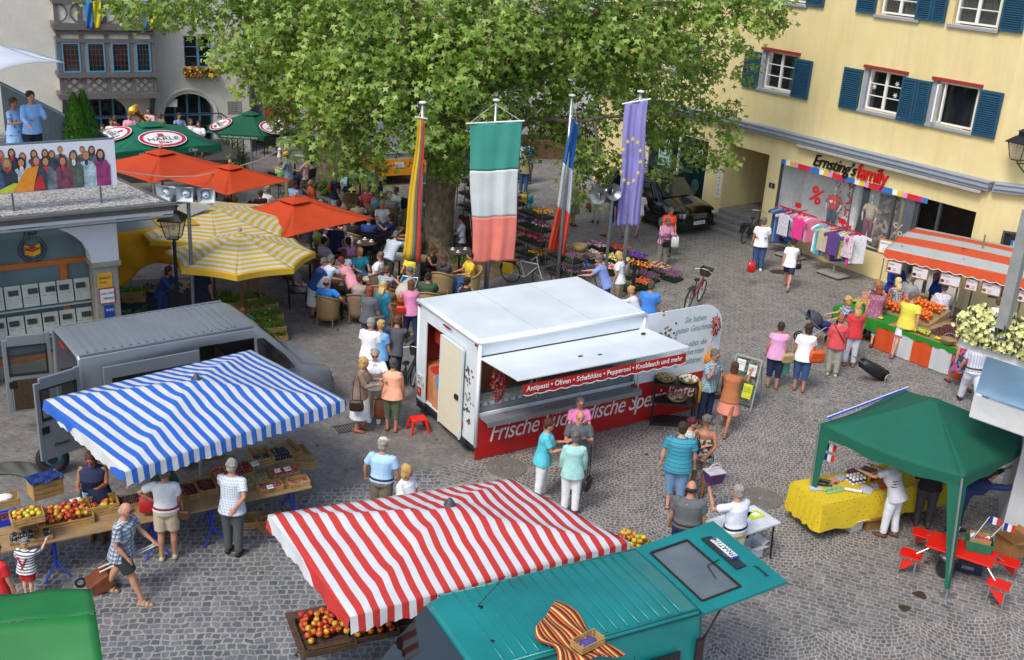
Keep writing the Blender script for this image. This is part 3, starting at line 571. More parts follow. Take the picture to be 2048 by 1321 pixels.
# corrugated parapet of the terrace stair, conifers, white parasol
pr_=thing('sheet_metal_parapet','grey ribbed sheet metal parapet sloping down beside the roof terrace','parapet',(0,0,0))
P0,P1=G(0,175,5.5),G(225,285,4.9)
P0=V((-12.6,27.2,0));P1=V((-10.05,26.6,0));q=MB()
pz=lambda t: lerp(6.45,4.95,min(1,t/.85))
n=60
P0=GY(0,168,27.5);P1=GY(215,277,26.0);dd=(P1-P0);nn=V((dd.y,-dd.x,0)).normalized()
q.grid(lambda u,v: tuple(V((P0.x+dd.x*u,P0.y+dd.y*u,lerp(3.9,P0.z+dd.z*u,v)))+nn*(.03 if int(u*n) % 2 else 0)),n,1);q.build('sheet',mat('5d6d74',.5,.4,.08),pr_,solid=.01)
q=MB();q.tube([P0+V((0,0,.03)),P1+V((0,0,.03))],.04,6);q.build('handrail',steel('7c898e'),pr_)
wu=thing('white_parasol','white square parasol above the roof terrace at the left edge','umbrella',(0,0,0));apx=GY(-60,60,26);cs=[GY(130,127,25.5),GY(-30,152,23.5),GY(-240,120,26),GY(-40,92,28.5)]
q=MB()
for i in range(4):
    a,b=cs[i],cs[(i+1) % 4];q.grid(lambda u,v: tuple(lerp(lerp(a,b,u),apx,v)-V((0,0,.25*sin(pi*v)*.5+.12*sin(pi*u)*(1-v)*-1))),8,6)
q.build('canopy',cloth('d6dce2',.3),wu,solid=.01,smooth=True);q=MB();q.tube([(apx.x,apx.y,3.9),(apx.x,apx.y,apx.z+.1)],.03);q.build('pole',steel(),wu)
# ---------------- rendered house corner with flower box at the right edge ----------------
rb=thing('corner_house','white rendered house front with a pale blue awning roof at the right edge','building',(0,0,0))
q=MB();pA,pB,pC,pD=GY(1958,838,14.6),GY(2300,985,12.5),GY(2290,760,12.8),GY(1988,668,15.4)
pA,pB,pC,pD=G(1950,785,3.15),G(2300,905,3.15),G(2280,700,4.4),G(1988,668,4.2)
q.quad(pA,pB,pC,pD);q.build('awning',mat('8fb0c6',.8,0,.06,3,.5,9),rb,solid=.03)
q=MB();e=V((0,0,.3));fA,fB=G(1958,838,2.8),G(2300,985,2.8);q.add([pA-V((0,0,.04)),pB-V((0,0,.04)),pB-V((0,0,.45)),pA-V((0,0,.45))],[(0,1,2,3)]);q.add([pA-V((0,0,.45)),pB-V((0,0,.45)),pB+V((.8,1.4,-.45)),pA+V((.8,1.0,-.45))],[(0,1,2,3)])
q.build('fascia_board',mat('c8c8c6',.8,0,.08,4,.2),rb,solid=.02)
w0=G(1990,1110);w1=w0+V((2.4,-1.3,0));wh=V((0,0,9))
q=MB();q.add([w0,w1,w1+wh,w0+wh,w0+V((1.,1.6,0)),w0+V((1.,1.6,9)),w1+V((1,1.6,0)),w1+V((1,1.6,9))],[(0,1,2,3),(0,3,5,4),(1,6,7,2),(3,2,7,5)])
hp=G(1996,1090);q=MB();u_=V((cos(R(-22)),sin(R(-22)),0));v_=V((-u_.y,u_.x,0))
q.add([hp,hp+u_*3,hp+u_*3+v_*2.2,hp+v_*2.2]+[p+V((0,0,2.72)) for p in (hp,hp+u_*3,hp+u_*3+v_*2.2,hp+v_*2.2)],[(0,1,5,4),(1,2,6,5),(2,3,7,6),(3,0,4,7),(4,5,6,7)]);q.build('lower_wall',mat('b9babb',.9,0,.06,3,.3,20),rb)
# post and flower box
fb=thing('flower_box','white window box of pale yellow petunias with dark leaves at the right edge','flower box',(0,0,0));z_=4.45
a_,b_=G(1922,655,z_),G(2190,740,z_);ax_=(b_-a_).normalized();nx=V((-ax_.y,ax_.x,0));q=MB()
q.add([a_,b_,b_+nx*.3,a_+nx*.3,a_-V((0,0,.33)),b_-V((0,0,.33)),b_+nx*.3-V((0,0,.33)),a_+nx*.3-V((0,0,.33))],[(4,5,6,7),(0,4,5,1),(3,2,6,7),(0,3,7,4),(1,5,6,2),(0,1,2,3)]);q.build('box',mat('c3c3be',.7,0,.1),fb,bev=.01)
random.seed(11);q=MB();qd=MB();qc=MB()
for i in range(1500):
    t=random.random();h=random.random();L_=(b_-a_).length
    bul=.22+.30*abs(noise.noise(V((t*5,0,0))));p=a_+ax_*(t*L_-.05)+nx*(.12+random.gauss(0,.16))+V((0,0,.02+h*bul+t*.10))
    if random.random() < .25: p=a_+ax_*(t*L_)+nx*(-.04+random.uniform(-.1,.02))+V((0,0,-random.random()*.16))
    d_=V((random.gauss(-.3,.5),random.gauss(-.9,.5),random.gauss(.7,.5))).normalized();Mx=d_.to_track_quat('Z','Y').to_matrix();r=random.uniform(.032,.052)
    if i % 4 == 3: 
        rr=r*1.3;qd.add([p+Mx @ V((0,-rr,0)),p+Mx @ V((rr*.4,0,.01)),p+Mx @ V((0,rr*1.6,0)),p+Mx @ V((-rr*.4,0,.01))],[(0,1,2,3)])
        continue
    vs=[p+Mx @ V((0,0,-.02))];
    for j in range(10): a=2*pi*j/10;rr=r*(1 if j % 2 else .8);vs.append(p+Mx @ V((rr*cos(a),rr*sin(a),.006)))
    q.add(vs,[(0,1+j,1+(j+1) % 10) for j in range(10)])
q.build('blossoms',mat('d6d694',.7,0,.12,30),fb);qd.build('leaves',mat('2e3424',.7,0,.3,8),fb)
pp=thing('grey_post','slanting grey steel post rising beside the flower box at the right edge','post',(0,0,0));q=MB();t0,t1=G(1930,770,3.3),GY(2062,480,15.0);t0=GY(2005,655,16.2);t1=GY(2060,420,16.0)
q.tube([t0,t1],.12,4);q.build('shaft',mat('8c8f8c',.6),pp)
# ---------------- streets behind: pale houses ----------------
bgm=mat('a3a29c',.9,0,.1,1.);bgw=mat('8a94a0',.9,0,.1,1)
def house(x,y,w,d,h,rz,m,label,roof='7c4a3a',rows=3,cols=5):
    t=thing('background_house',label,'building',(x,y,0),rz);q=MB();q.bb(-w/2,w/2,0,d,0,h);q.build('wall',m,t)
    q=MB();q.prism([(-.4,h),(d+.4,h),(d/2,h+d*.45)],-w/2-.3,w/2+.3,'x');q.build('roof',mat(roof,.85,0,.2,4),t)
    for r_ in range(rows):
        for c_ in range(cols):
            xx=-w/2+w*(c_+.5)/cols;zz=1.4+r_*2.7;q=MB();q.bb(xx-.5,xx+.5,-.05,.0,zz-.7,zz+.7);f=q.build('window',whitep,t);q=MB();q.bb(xx-.42,xx+.42,-.07,-.052,zz-.62,zz+.62);q.build('pane',pane,f)
    return t
house(-6.5,66,14,8,9,R(4),mat('b5ab94',.9),'cream house far behind the plane trees at the end of the square')
house(7,62,13,8,10,R(-6),mat('a8adb2',.9),'pale grey house behind the plane tree near the flower racks')
house(19.5,60,12,8,10,R(-20),mat('bdb5a8',.9),'off white house behind the yellow building',rows=3,cols=4)
house(-21,74,14,8,11,R(10),mat('98958c',.9),'grey brown house in the gap behind the town hall')
# ---------------- plane trees ----------------
bark=NG('plane_bark');vo=bark.n('TexVoronoi');vo.inputs['Scale'].default_value=11;mp=bark.n('Mapping');mp.inputs['Scale'].default_value=(1,1,.6);bark.L(bark.co(),mp.inputs[0]);bark.L(mp.outputs[0],vo.inputs['Vector'])
c_=bark.ramp(bark.xyz(vo.outputs['Color'])[0],[(0,(.10,.078,.045)),(.4,(.19,.15,.09)),(.7,(.13,.11,.065)),(1,(.22,.185,.115))]);c_=bark.mix(1.,c_,bark.ramp(bark.noise(3,6),[(.3,.6),(.7,1.15)]),'MULTIPLY');bark.col(c_);bark.b.inputs['Roughness'].default_value=.9;bark.bump(bark.noise(6,6),.8,.06);bark=bark.m
lf=NG('plane_leaf');gi=lf.n('NewGeometry');c_=lf.ramp(gi.outputs['Random Per Island'],[(0,(.105,.20,.028)),(.35,(.185,.31,.045)),(.7,(.285,.41,.08)),(.95,(.39,.49,.15)),(1,(.32,.22,.07))])
pn=lf.noise(.5,3);c_=lf.mix(1.,c_,lf.ramp(pn,[(.3,(.72,.78,.7)),(.7,(1.25,1.2,1.05))]),'MULTIPLY')
lf.col(c_);lf.b.inputs['Roughness'].default_value=.42;td=lf.n('BsdfTranslucent');lf.L(lf.mix(1.,c_,(1.3,1.35,.7),'MULTIPLY'),td.inputs[0]);mx=lf.n('MixShader');mx.inputs[0].default_value=.32;lf.L(lf.b.outputs[0],mx.inputs[1]);lf.L(td.outputs[0],mx.inputs[2]);lf.L(mx.outputs[0],lf.t.nodes['Material Output'].inputs[0]);lf=lf.m
import numpy as np
LOB=[]
for j in range(10):
    a=-pi/2+2*pi*(j+.0)/10;r=(1.0,.42)[j % 2]
    if j == 0: r=.25
    if j in (2,8): r=.8
    if j in (1,9): r=.45
    LOB.append((r*cos(a),r*sin(a)))
LOB=np.array(LOB)
def leaves(name,pts,nrm,size,m,parent,seed=0):
    rg=np.random.default_rng(seed);N=len(pts);pts=np.array(pts);nrm=np.array(nrm)+rg.normal(0,.55,(N,3));nrm /= np.linalg.norm(nrm,axis=1)[:,None]+1e-9
    h=np.tile([0,0,-1.],(N,1))+rg.normal(0,.6,(N,3));ux=np.cross(h,nrm);ux /= np.linalg.norm(ux,axis=1)[:,None]+1e-9;uy=np.cross(nrm,ux)
    s=size*rg.uniform(.6,1.25,N)
    vs=pts[:,None,:]+(LOB[None,:,0,None]*ux[:,None,:]+LOB[None,:,1,None]*uy[:,None,:])*s[:,None,None]
    cup=(LOB**2).sum(1)[None,:,None]*nrm[:,None,:]*s[:,None,None]*-.25;vs=(vs+cup).reshape(-1,3)
    me=bpy.data.meshes.new(name);me.vertices.add(N*10);me.vertices.foreach_set('co',vs.ravel());me.loops.add(N*10);me.loops.foreach_set('vertex_index',np.arange(N*10));me.polygons.add(N);me.polygons.foreach_set('loop_start',np.arange(N)*10);me.materials.append(m);me.update(calc_edges=True);me.validate()
    o=bpy.data.objects.new(name,me);COL.objects.link(o);o.parent=parent;return o
def tree(name,label,base,r0,trunk,limbs,clumps,nleaf,size,seed):
    random.seed(seed);t=thing(name,label,'tree',base);q=MB();b=V(base)
    def rp(p): return V(p)-b
    pts=[rp(p) for p in trunk[0]];rs=trunk[1];n=18;rings=[]
    for i in range(len(pts)-1):
        for k in range(4 if i < len(pts)-2 else 5):
            f=k/4;p=lerp(pts[i],pts[i+1],f);r=lerp(rs[i],rs[i+1],f);rings.append([p+V((cos(a),sin(a),0))*r*(1+.16*noise.noise(V((cos(a)*1.5,sin(a)*1.5,p.z*.9+seed)))+.10*noise.noise(V((cos(a)*4,sin(a)*4,p.z*2.5)))) for a in [2*pi*j/n for j in range(n)]])
    q.rings(rings);q.build('trunk',bark,t,smooth=True)
    for L_ in limbs:
        q=MB();pp=[rp(p) for p,_ in L_];fine=[];fr=[]
        for i in range(len(pp)-1):
            for k in range(5): f=k/5;fine.append(lerp(pp[i],pp[i+1],f)+V((random.gauss(0,.05),random.gauss(0,.05),random.gauss(0,.05))));fr.append(lerp(L_[i][1],L_[i+1][1],f))
        q.tube(fine,fr,9);q.build('limb',bark,t,smooth=True)
    # leaf sprays: each clump is a branch end with its own twigs
    P=[];N=[];tw=MB();tot=sum(c[1]**2.0*c[2] for c in clumps)
    for c,r,w in clumps:
        cc=V(c)-b;k=int(nleaf*r**2.0*w/tot);nsp=max(4,int(k/16))
        for s_ in range(nsp):
            d=V((random.gauss(0,1),random.gauss(0,1),random.gauss(0,1))).normalized();rr=r*random.random()**.45*random.uniform(.8,1.08);e=cc+V((d.x*rr,d.y*rr,d.z*rr*.8));
            hang=V((random.gauss(0,.25),random.gauss(0,.25),-random.uniform(.1,.55)))
            if s_ % 3 == 0: tw.tube([e-d*.5*min(r,1.2)+V((0,0,.1)),e,e+hang*.7],[.018,.011,.004],3,False)
            for j in range(16):
                f=random.random();P.append(tuple(e+hang*f+V((random.gauss(0,.17),random.gauss(0,.17),random.gauss(0,.13)))));N.append((d.x*.5+.0,d.y*.5-.25,.75+d.z*.3))
    tw.build('twigs',mat('5d4a30',.9),t);leaves('crown',P,N,size,lf,t,seed);return t
def cl(x,y,Y,r,w=1.): return (GY(x,y,Y),r,w)
rt1=TR1
clumps=[cl(a[0],a[1],a[2]+(1.6 if a[0] > 1000 and a[1] > 60 else 0),*a[3:]) for a in [
 (480,20,33,1.5),(400,15,34,.9),(560,60,32,1.7),(470,110,33,.9),(530,150,33,1.2),(560,215,34,.9,.7),(640,40,33,2.0),(640,150,32,1.8),(610,260,34,.9,.7),(680,250,32,1.4),(720,320,33,.8,.8),
 (740,90,31,1.9),(760,200,31,1.7),(760,300,31.5,.8,.8),(750,350,32,.5,.6),(830,30,32,2.0),(840,150,30.5,1.7),(860,240,30.5,1.3),(900,310,32,.9,.8),(930,90,31,2.0),(950,200,31,1.5),(1040,30,32,2.1),(1030,140,31,1.8),(1050,230,31.5,1.0),(990,300,33,.6,.6),
 (880,290,32,.8),(900,340,31.9,.35),(1130,80,31,1.9),(1120,200,31.5,1.4),(1170,260,31.5,1.1),(1190,330,31.5,.9),(1170,390,31.5,.35,.9),(1220,30,32,2.1),(1220,150,32,1.8),(1150,330,31,.6,.8),(1060,300,32,.5,.7),(1310,60,33,1.8),(1320,170,33,1.4,.8),(1300,250,33.5,1.0,.8),(1390,30,33.5,1.5),(1400,120,34,1.0,.8),(1480,20,34,1.2),(1550,25,34.5,.7,.8),(1470,90,34,.6,.6),(1350,290,34,.9,.8),(1420,230,34,.6,.7),(1450,260,34,.45,.7),(1400,180,34,.8),(1460,225,34,.6),(1440,300,34,.55),(1360,240,34,.9),(1500,130,34,.5),(1340,340,34,.5,.7),(1410,300,34,.5,.7),(1280,330,33.5,.5,.6),
 (1100,130,35.5,1.8,.6),(900,130,36,2.,.6),(700,150,36,2.,.6),(1250,150,36.5,1.8,.5),(330,-40,33,1.3),(240,20,34,.6,.8),(300,10,34,.8),(220,-30,34,.9),(700,-90,32,2.6,.6),(900,-110,32,2.8,.6),(1100,-110,32,2.8,.6),(1300,-100,33,2.5,.6),(1500,-80,34,2.,.6),(500,-90,33,2.,.6)]]
T=TR1
trunk=([T+V((0,0,-.05)),T+V((0,0,.35)),T+V((.0,0,1.8)),T+V((.05,0,3.4)),T+V((.15,.1,5.2)),T+V((.3,.2,7.6)),T+V((.3,.3,10.5))],[.68,.52,.47,.49,.40,.30,.12])
top=T+V((.05,0,3.6))
limbs=[[(top,.36),(GY(905,150,32.8),.26),(GY(850,60,32),.2),(GY(800,-60,31.5),.1)],[(top+V((0,0,.4)),.34),(GY(1000,150,32.5),.24),(GY(1110,80,32),.18),(GY(1220,20,32),.12),(GY(1400,0,33),.06)],
 [(top+V((0,0,-.2)),.24),(GY(1080,240,32.4),.10),(GY(1190,235,32),.05),(GY(1200,330,31.6),.03)],[(top,.3),(GY(760,170,32.5),.2),(GY(640,90,32.5),.13),(GY(500,30,33),.05)],[(top+V((0,0,1.5)),.25),(GY(1180,130,34.5),.15),(GY(1340,120,34.2),.09),(GY(1450,60,34),.04)],[(GY(850,60,32),.14),(GY(790,60,31),.12),(GY(820,100,30.8),.1),(GY(780,10,30.5),.06)],[(GY(1190,235,32),.05),(GY(1310,225,33.3),.035),(GY(1420,240,34),.02)]]
tree('plane_tree','huge plane tree with a thick mottled trunk among the cafe tables in the centre',T,.6,trunk,limbs,clumps,42000,.128,5)
T=TR2;trunk=([T+V((0,0,-.05)),T+V((0,0,.3)),T+V((0,0,2)),T+V((.1,0,4.5)),T+V((.2,.2,8))],[.75,.58,.5,.42,.2])
clumps=[cl(*a) for a in [(600,130,43,1.6),(680,80,43,2.),(560,40,43,1.6),(620,210,42,1.1,.8),(740,150,42,1.6),(690,215,41,.9,.7),(640,-20,43,2.4),(780,40,43,2.2),(860,110,44,2),(540,180,43,.8,.6)]]
limbs=[[(T+V((.05,0,3.5)),.3),(GY(620,160,42),.2),(GY(570,60,43),.1)],[(T+V((.05,0,3.8)),.3),(GY(740,150,42),.2),(GY(800,60,43),.1)]]
tree('plane_tree','second plane tree with a dark trunk beside the orange bakery van behind the cafe',T,.55,trunk,limbs,clumps,8000,.14,9)
# clipped conifers on the terrace
cg=mat('3f7414',.8,0,.35,9)
for i,(px,Y,r,zt,l) in enumerate(((146,25.6,.34,190,'slim green conifer on the roof terrace, left and shorter of the pair'),(164,25.9,.36,185,'slim green conifer on the roof terrace, right of the pair, with the fuller crown'))):
    top=GY(px,zt,Y);base=V((top.x,top.y,3.97));t=thing('conifer',l,'tree',base,0,'conifers on the roof terrace');H_=top.z-base.z
    q=MB();q.tube([(0,0,0),(0,0,H_*.8)],.04);q.build('trunk',bark,t);q=MB();random.seed(i)
    for k in range(2600):
        f=random.random()**.8;a=random.uniform(0,2*pi);rr=r*min(1,(1-f)*1.7)**.8*random.uniform(.75,1.05);p=V((cos(a)*rr,sin(a)*rr,.1+f*(H_-.1)));d=V((cos(a)*.5+random.gauss(0,.2),sin(a)*.5+random.gauss(0,.2),1)).normalized()*random.uniform(.06,.12);s_=V((-sin(a),cos(a),0))*.02
        q.add([p-s_,p+s_,p+d],[(0,1,2)])
    q.build('crown',cg,t)
# ---------------- sales trailer ----------------
tw_=mat('d3dadd',.35,0,.09,1.1,coat=.3);redp=mat('b01a1a',.45,0,.05);chrome=steel('aeb4b8',.2);rubber=mat('141414',.8)
TA=R(32.8);TO=V((-.60,19.45,0));TM=Matrix.Rotation(TA,3,'Z')
tr=thing('sales_trailer','white sales trailer with its counter flap open and red lettered skirt','trailer',TO,TA)
q=MB();L_,W_=4.03,2.58;z0,z1=.3,2.58
q.bb(0,L_,W_-.04,W_,z0,z1);q.bb(L_-.04,L_,0.0,W_-.04,z0,z1-.03)      # back, right end
q.bb(0,.04,.03,1.4,z0,z1-.08);q.bb(0,.04,2.22,W_-.04,z0,z1-.08);q.bb(0,.04,1.4,2.22,2.2,z1-.08)
q.bb(.045,L_-.045,0,.04,z0,1.02);q.bb(.045,L_-.045,0,.04,2.26,z1-.08);q.bb(0,.07,-.001,.029,z0,z1-.08);q.bb(3.93,L_+.0,-.003,.038,z0,z1-.08)
q.bb(.04,L_-.04,.04,W_-.04,z0,.34);q.build('body',tw_,tr,bev=.01)
q=MB();q.bb(-.02,L_+.02,-.02,W_+.02,z1-.1,z1+.0);q.prism([(-.02,z1+.0),(W_+.02,z1+.0),(W_-.05,z1+.035),(.05,z1+.035)],-.02,L_+.02,'x');q.build('roof',tw_,tr,bev=.03)
q=MB();[q.bb(x-.003,x+.003,.05,W_-.05,z1+.034,z1+.0375) for x in (1.35,2.7)];q.bb(.3,4.,-.0235,-.0205,z1-.045,z1-.04);q.build('panel_seam',mat('8c9496',.6),tr)
q=MB();q.tube([(-.02,-.02,z1-.02),(L_+.02,-.02,z1-.02)],.045,8);q.tube([(-.02,-.02,z1-.02),(-.02,W_+.02,z1-.02)],.045,8);q.tube([(.01,-.005,.3),(.01,-.005,z1-.06)],.04,8);q.tube([(.01,W_+.0,.3),(.01,W_,z1-.06)],.035,8);q.tube([(L_,-.01,.3),(L_,-.01,z1-.06)],.035,8);q.build('edge_profile',mat('dfe3e5',.4,0,.03),tr,smooth=True)
q=MB();q.box((2.07,-.70,2.27),(4.1,1.40,.035),rx=R(-4));fl=q.build('counter_flap',tw_,tr,bev=.006)
q=MB()
for x,y in ((.35,-1.2),(3.75,-.35),(1.8,-.85),(2.2,-.95),(2.55,-1.15)): q.box((x,y,2.31+.07*(-y-.7) if False else 2.295-.0*y),(.09,.05,.03))
q.build('flap_fitting',mat('2b2d30',.4,.5),fl)
q=MB();n=60
for i in range(n):
    a,b=.14+3.9*i/n,.14+3.9*(i+1)/n;za,zb=[2.02-.035*abs(sin(pi*14*t/n)) for t in (i,i+1)];q.quad((a,-1.41,za),(b,-1.41,zb),(b,-1.41,2.21),(a,-1.41,2.21))
fr_=q.build('front_board',redp,tr,solid=.01);text('Antipasti \u2022 Oliven \u2022 Schafsk\u00e4se \u2022 Pepperoni \u2022 Knoblauch und mehr',.15,mat('e4e4e4',.5),fr_,(.2,-1.426,2.08),(R(90),0,0),ext=.002,bold=.001,sx=.93)
q=MB()
for i in range(n):
    a,b=.14+3.9*i/n,.14+3.9*(i+1)/n;za,zb=[2.02-.035*abs(sin(pi*14*t/n)) for t in (i,i+1)];q.quad((a,-1.424,za-.012),(b,-1.424,zb-.012),(b,-1.424,zb+.008),(a,-1.424,za+.008))
q.build('scalloped_trim',mat('dadada',.6),fr_)
q=MB();q.bb(0,6.28,-.03,-.01,.02,.95);sk_=q.build('skirt_board',redp,tr)
text('Frische S\u00fcdl\u00e4ndische Spezialit\u00e4ten',.56,mat('e2e0dc',.5),sk_,(.3,-.034,.36),(R(90),0,0),shear=.28,ext=.002,sx=.80,gap=.93)
# sign panel beyond the trailer
q=MB();pn_=[(4.07,.955),(6.28,.955),(6.28,1.95)]+[(5.68+.6*cos(a),1.95+.6*sin(a)) for a in [R(b) for b in range(10,91,10)]]+[(4.07,2.55)]
q.prism([(x,z) for x,z in pn_],-.02,.01,'y');sp_=q.build('sign_panel',tw_,tr)
gl_=mat('5d8a80',.6)
for i,(s_,x,z) in enumerate((('Sie haben',5.15,2.2),('guten Geschmack',4.93,1.98),('Hier gibts die',5.0,1.62),('leckersten',5.15,1.42),('Spezialit\u00e4ten',4.98,1.2))): text(s_,.2,gl_,sp_,(x,-.024,z),(R(90),0,0),shear=.3,ext=.001,sx=.8)
random.seed(4)
def olives(par,cx,cz,w,h,n,X=0,pre=.006):
    for k in range(n):
        q=MB();a=random.uniform(0,pi);x,z=cx+random.gauss(0,w),cz+random.gauss(0,h);Mx=Matrix.Rotation(a,3,'Y' if not X else 'X')
        r=(random.uniform(.028,.042),.006,random.uniform(.018,.03));r=r if not X else (r[1],r[0],r[2])
        c=(x,-.024,z) if not X else (-.004,x,z);q.ell(c,r,8,4,Mx);q.build('printed_olive',mat(random.choice(['3b4a26','6b6b34','33202c','4c3024','a06038','2f3b22']),.5),par)
olives(sp_,4.62,1.98,.13,.20,34)
for (cy,cz) in ((.38,1.6),(.3,1.25),(.42,.95),(.3,.75),(.4,1.85)): olives(tr,cy,cz,.07,.05,9,X=1)
# door leaf, interior
q=MB();q.bb(-.09,-.05,.52,1.4,.27,2.2);dl=q.build('door',mat('d6cfb4',.5,0,.03),tr,bev=.01);q=MB();q.bb(-.095,-.045,.49,.52,.25,2.22);q.bb(-.095,-.045,1.4,1.42,.25,2.22);q.bb(-.095,-.045,.52,1.4,2.2,2.23);q.build('door_frame',tw_,dl);q=MB();q.bb(-.13,-.09,.58,.7,1.1,1.2);q.build('handle',mat('1a1a1c'),dl)
q=MB();q.bb(.045,L_-.045,W_-.07,W_-.045,.35,2.47);q.build('inner_wall',mat('7d1a18',.6),tr);q=MB();q.bb(.1,3.9,1.9,2.5,.34,1.15);q.build('back_counter',mat('c07a52',.5),tr)
q=MB();q.bb(.3,1.2,1.95,2.4,1.65,1.95);q.bb(.05,.5,1.45,2.1,1.15,1.2);q.build('red_crate',mat('b8321c',.5),tr)
q=MB();q.bb(.06,.09,1.45,1.95,.34,1.05);q.build('cupboard_door',mat('c98a62',.5),tr);q=MB();q.box((.04,1.62,1.02),(.02,.3,.3));q.build('blue_cloth',mat('5d86b4',.8),tr)
q=MB();q.bb(.1,3.88,.06,.75,.6,1.12);q.build('display_counter',mat('8a8d8e',.4,.3),tr)
q=MB();q.bb(.1,3.88,.05,.07,1.12,1.42);q.build('counter_glass',glass('a8b4b4',.2),tr)
q=MB();q.bb(.07,3.9,-.34,-.04,.93,.97);q.bb(.07,3.9,-.345,-.335,.86,.97);q.build('shelf',mat('8b8e90',.45,.4),tr)
random.seed(5)
for k in range(22):
    q=MB();x=.25+k*.165;q.lathe([(.0,0),(.07,0),(.085,.05)],(x,.28,1.125),10);b_=q.build('bowl',mat('c9c9c4',.4),tr);q=MB();q.ell((x,.28,1.17),(.07,.07,.035),8,5);q.build('salad',mat(random.choice(['3e4a20','8a2018','6b5a24','2c2418','a86a2a','9aa04a','b8b090']),.5,0,.4,30),b_)
    q=MB();q.box((x,.1,1.16),(.1,.006,.07),rx=R(-15));q.build('price_tag',mat('d0d4d8',.6),tr)
q=MB();q.bb(1.9,2.1,.04,.06,1.15,1.3);q.build('orange_card',mat('d2501c',.6),tr)
for y,nm in ((.62,'tail_lamp'),(2.5,'tail_lamp')): q=MB();q.bb(-.03,-.001,y-.13,y+.13,.47,.63) if y < 1 else q.bb(-.03,-.001,y-.14,y+.0,.42,.6);l_=q.build(nm,mat('a01818',.2,coat=.5),tr);q=MB();q.bb(-.034,-.0,y-.13,y-.05,.5,.6);q.build('indicator',mat('d86a14',.2),l_)
q=MB();q.ell((-.04,2.5,2.48),(.02,.06,.03));q.ell((-.05,.06,2.49),(.02,.05,.03));q.ell((-.05,1.25,2.44),(.012,.2,.025));q.build('marker_lamp',mat('8a1420',.3),tr)
q=MB();q.bb(-.012,-.001,2.25,2.55,.66,.93);np_=q.build('number_plate',mat('d4d4d0',.5),tr);text('GLC AP 16'[:3],.12,mat('141418'),np_,(-.016,2.52,.8),(R(90),0,R(-90)),ext=.001);text('AP 16',.12,mat('141418'),np_,(-.016,2.52,.68),(R(90),0,R(-90)),ext=.001)
q=MB();q.bb(.0,L_,.0,W_,.2,.3);q.bb(-.06,.06,.3,.62,.18,.3);q.bb(-.06,.06,2.1,2.45,.18,.3);q.build('chassis',mat('1c1d1f',.7),tr)
for y in (.15,W_-.15): q=MB();q.torus((2.0,y,.3),.22,.09,Matrix.Rotation(R(90),3,'X'),18,8);w_=q.build('wheel',rubber,tr);q=MB();q.tube([(2.0,y-.05,.3),(2.0,y+.05,.3)],.16,14);q.build('rim',chrome,w_)
# strings of peppers, garlic and a gourd hang from the trailer
def string_of(name,label,loc,n,L,r,cs,s):
    t=thing(name,label,name.split('_')[-1] if False else 'garland',loc);random.seed(int(L*100));q=MB();q.tube([(0,0,0),(0,0,-.12)],.006,4);q.build('cord',mat('5a4630'),t)
    for ci,c in enumerate(cs):
        q=MB()
        for k in range(n//len(cs)):
            f=random.random();a=random.uniform(0,2*pi);rr=r*sin(pi*min(.98,f*.8+.18))*random.uniform(.5,1);p=V((cos(a)*rr,sin(a)*rr,-.1-f*L));d=V((cos(a)*.6,sin(a)*.6,random.uniform(-1.5,-.4))).normalized()*s*2;q.tube([p,p+d*.5,p+d],[s*.35,s*.4,s*.08],5)
        q.build('pods',mat(c,.4,0,.25,20),t)
    return t
string_of('pepper_string','long garland of dried dark red peppers hanging at the left of the trailer counter',TO+TM @ V((.35,-.2,2.2)),260,.75,.16,['7d1414','5e1010','9a2018'],.03)
string_of('mushroom_string','garland of dried brown mushrooms hanging under the trailer flap',TO+TM @ V((.95,-.62,2.2)),150,.6,.12,['8a6a44','4a3220','b89a70'],.035)
string_of('pepper_string','short string of bright red peppers hanging on the white sign panel',TO+TM @ V((6.03,-.09,2.35)),120,.42,.1,['a01414','7d1010'],.03)
string_of('pepper_string','string of dark red peppers hanging beside the black shelf at the trailer',TO+TM @ V((3.85,-.12,1.15)),80,.35,.08,['7d1414'],.028)
gd=thing('gourd','orange bottle gourd hanging on the white sign panel','gourd',TO+TM @ V((5.95,-.1,1.22)));q=MB();q.lathe([(.01,.42),(.015,.3),(.03,.2),(.09,.12),(.115,.0),(.09,-.07),(.02,-.1)],(0,0,0),12);q.build('body',mat('c87a20',.35),gd,smooth=True);q=MB();q.tube([(0,0,.42),(.02,0,.55)],.006,4);q.build('stalk',mat('5a4630'),gd)
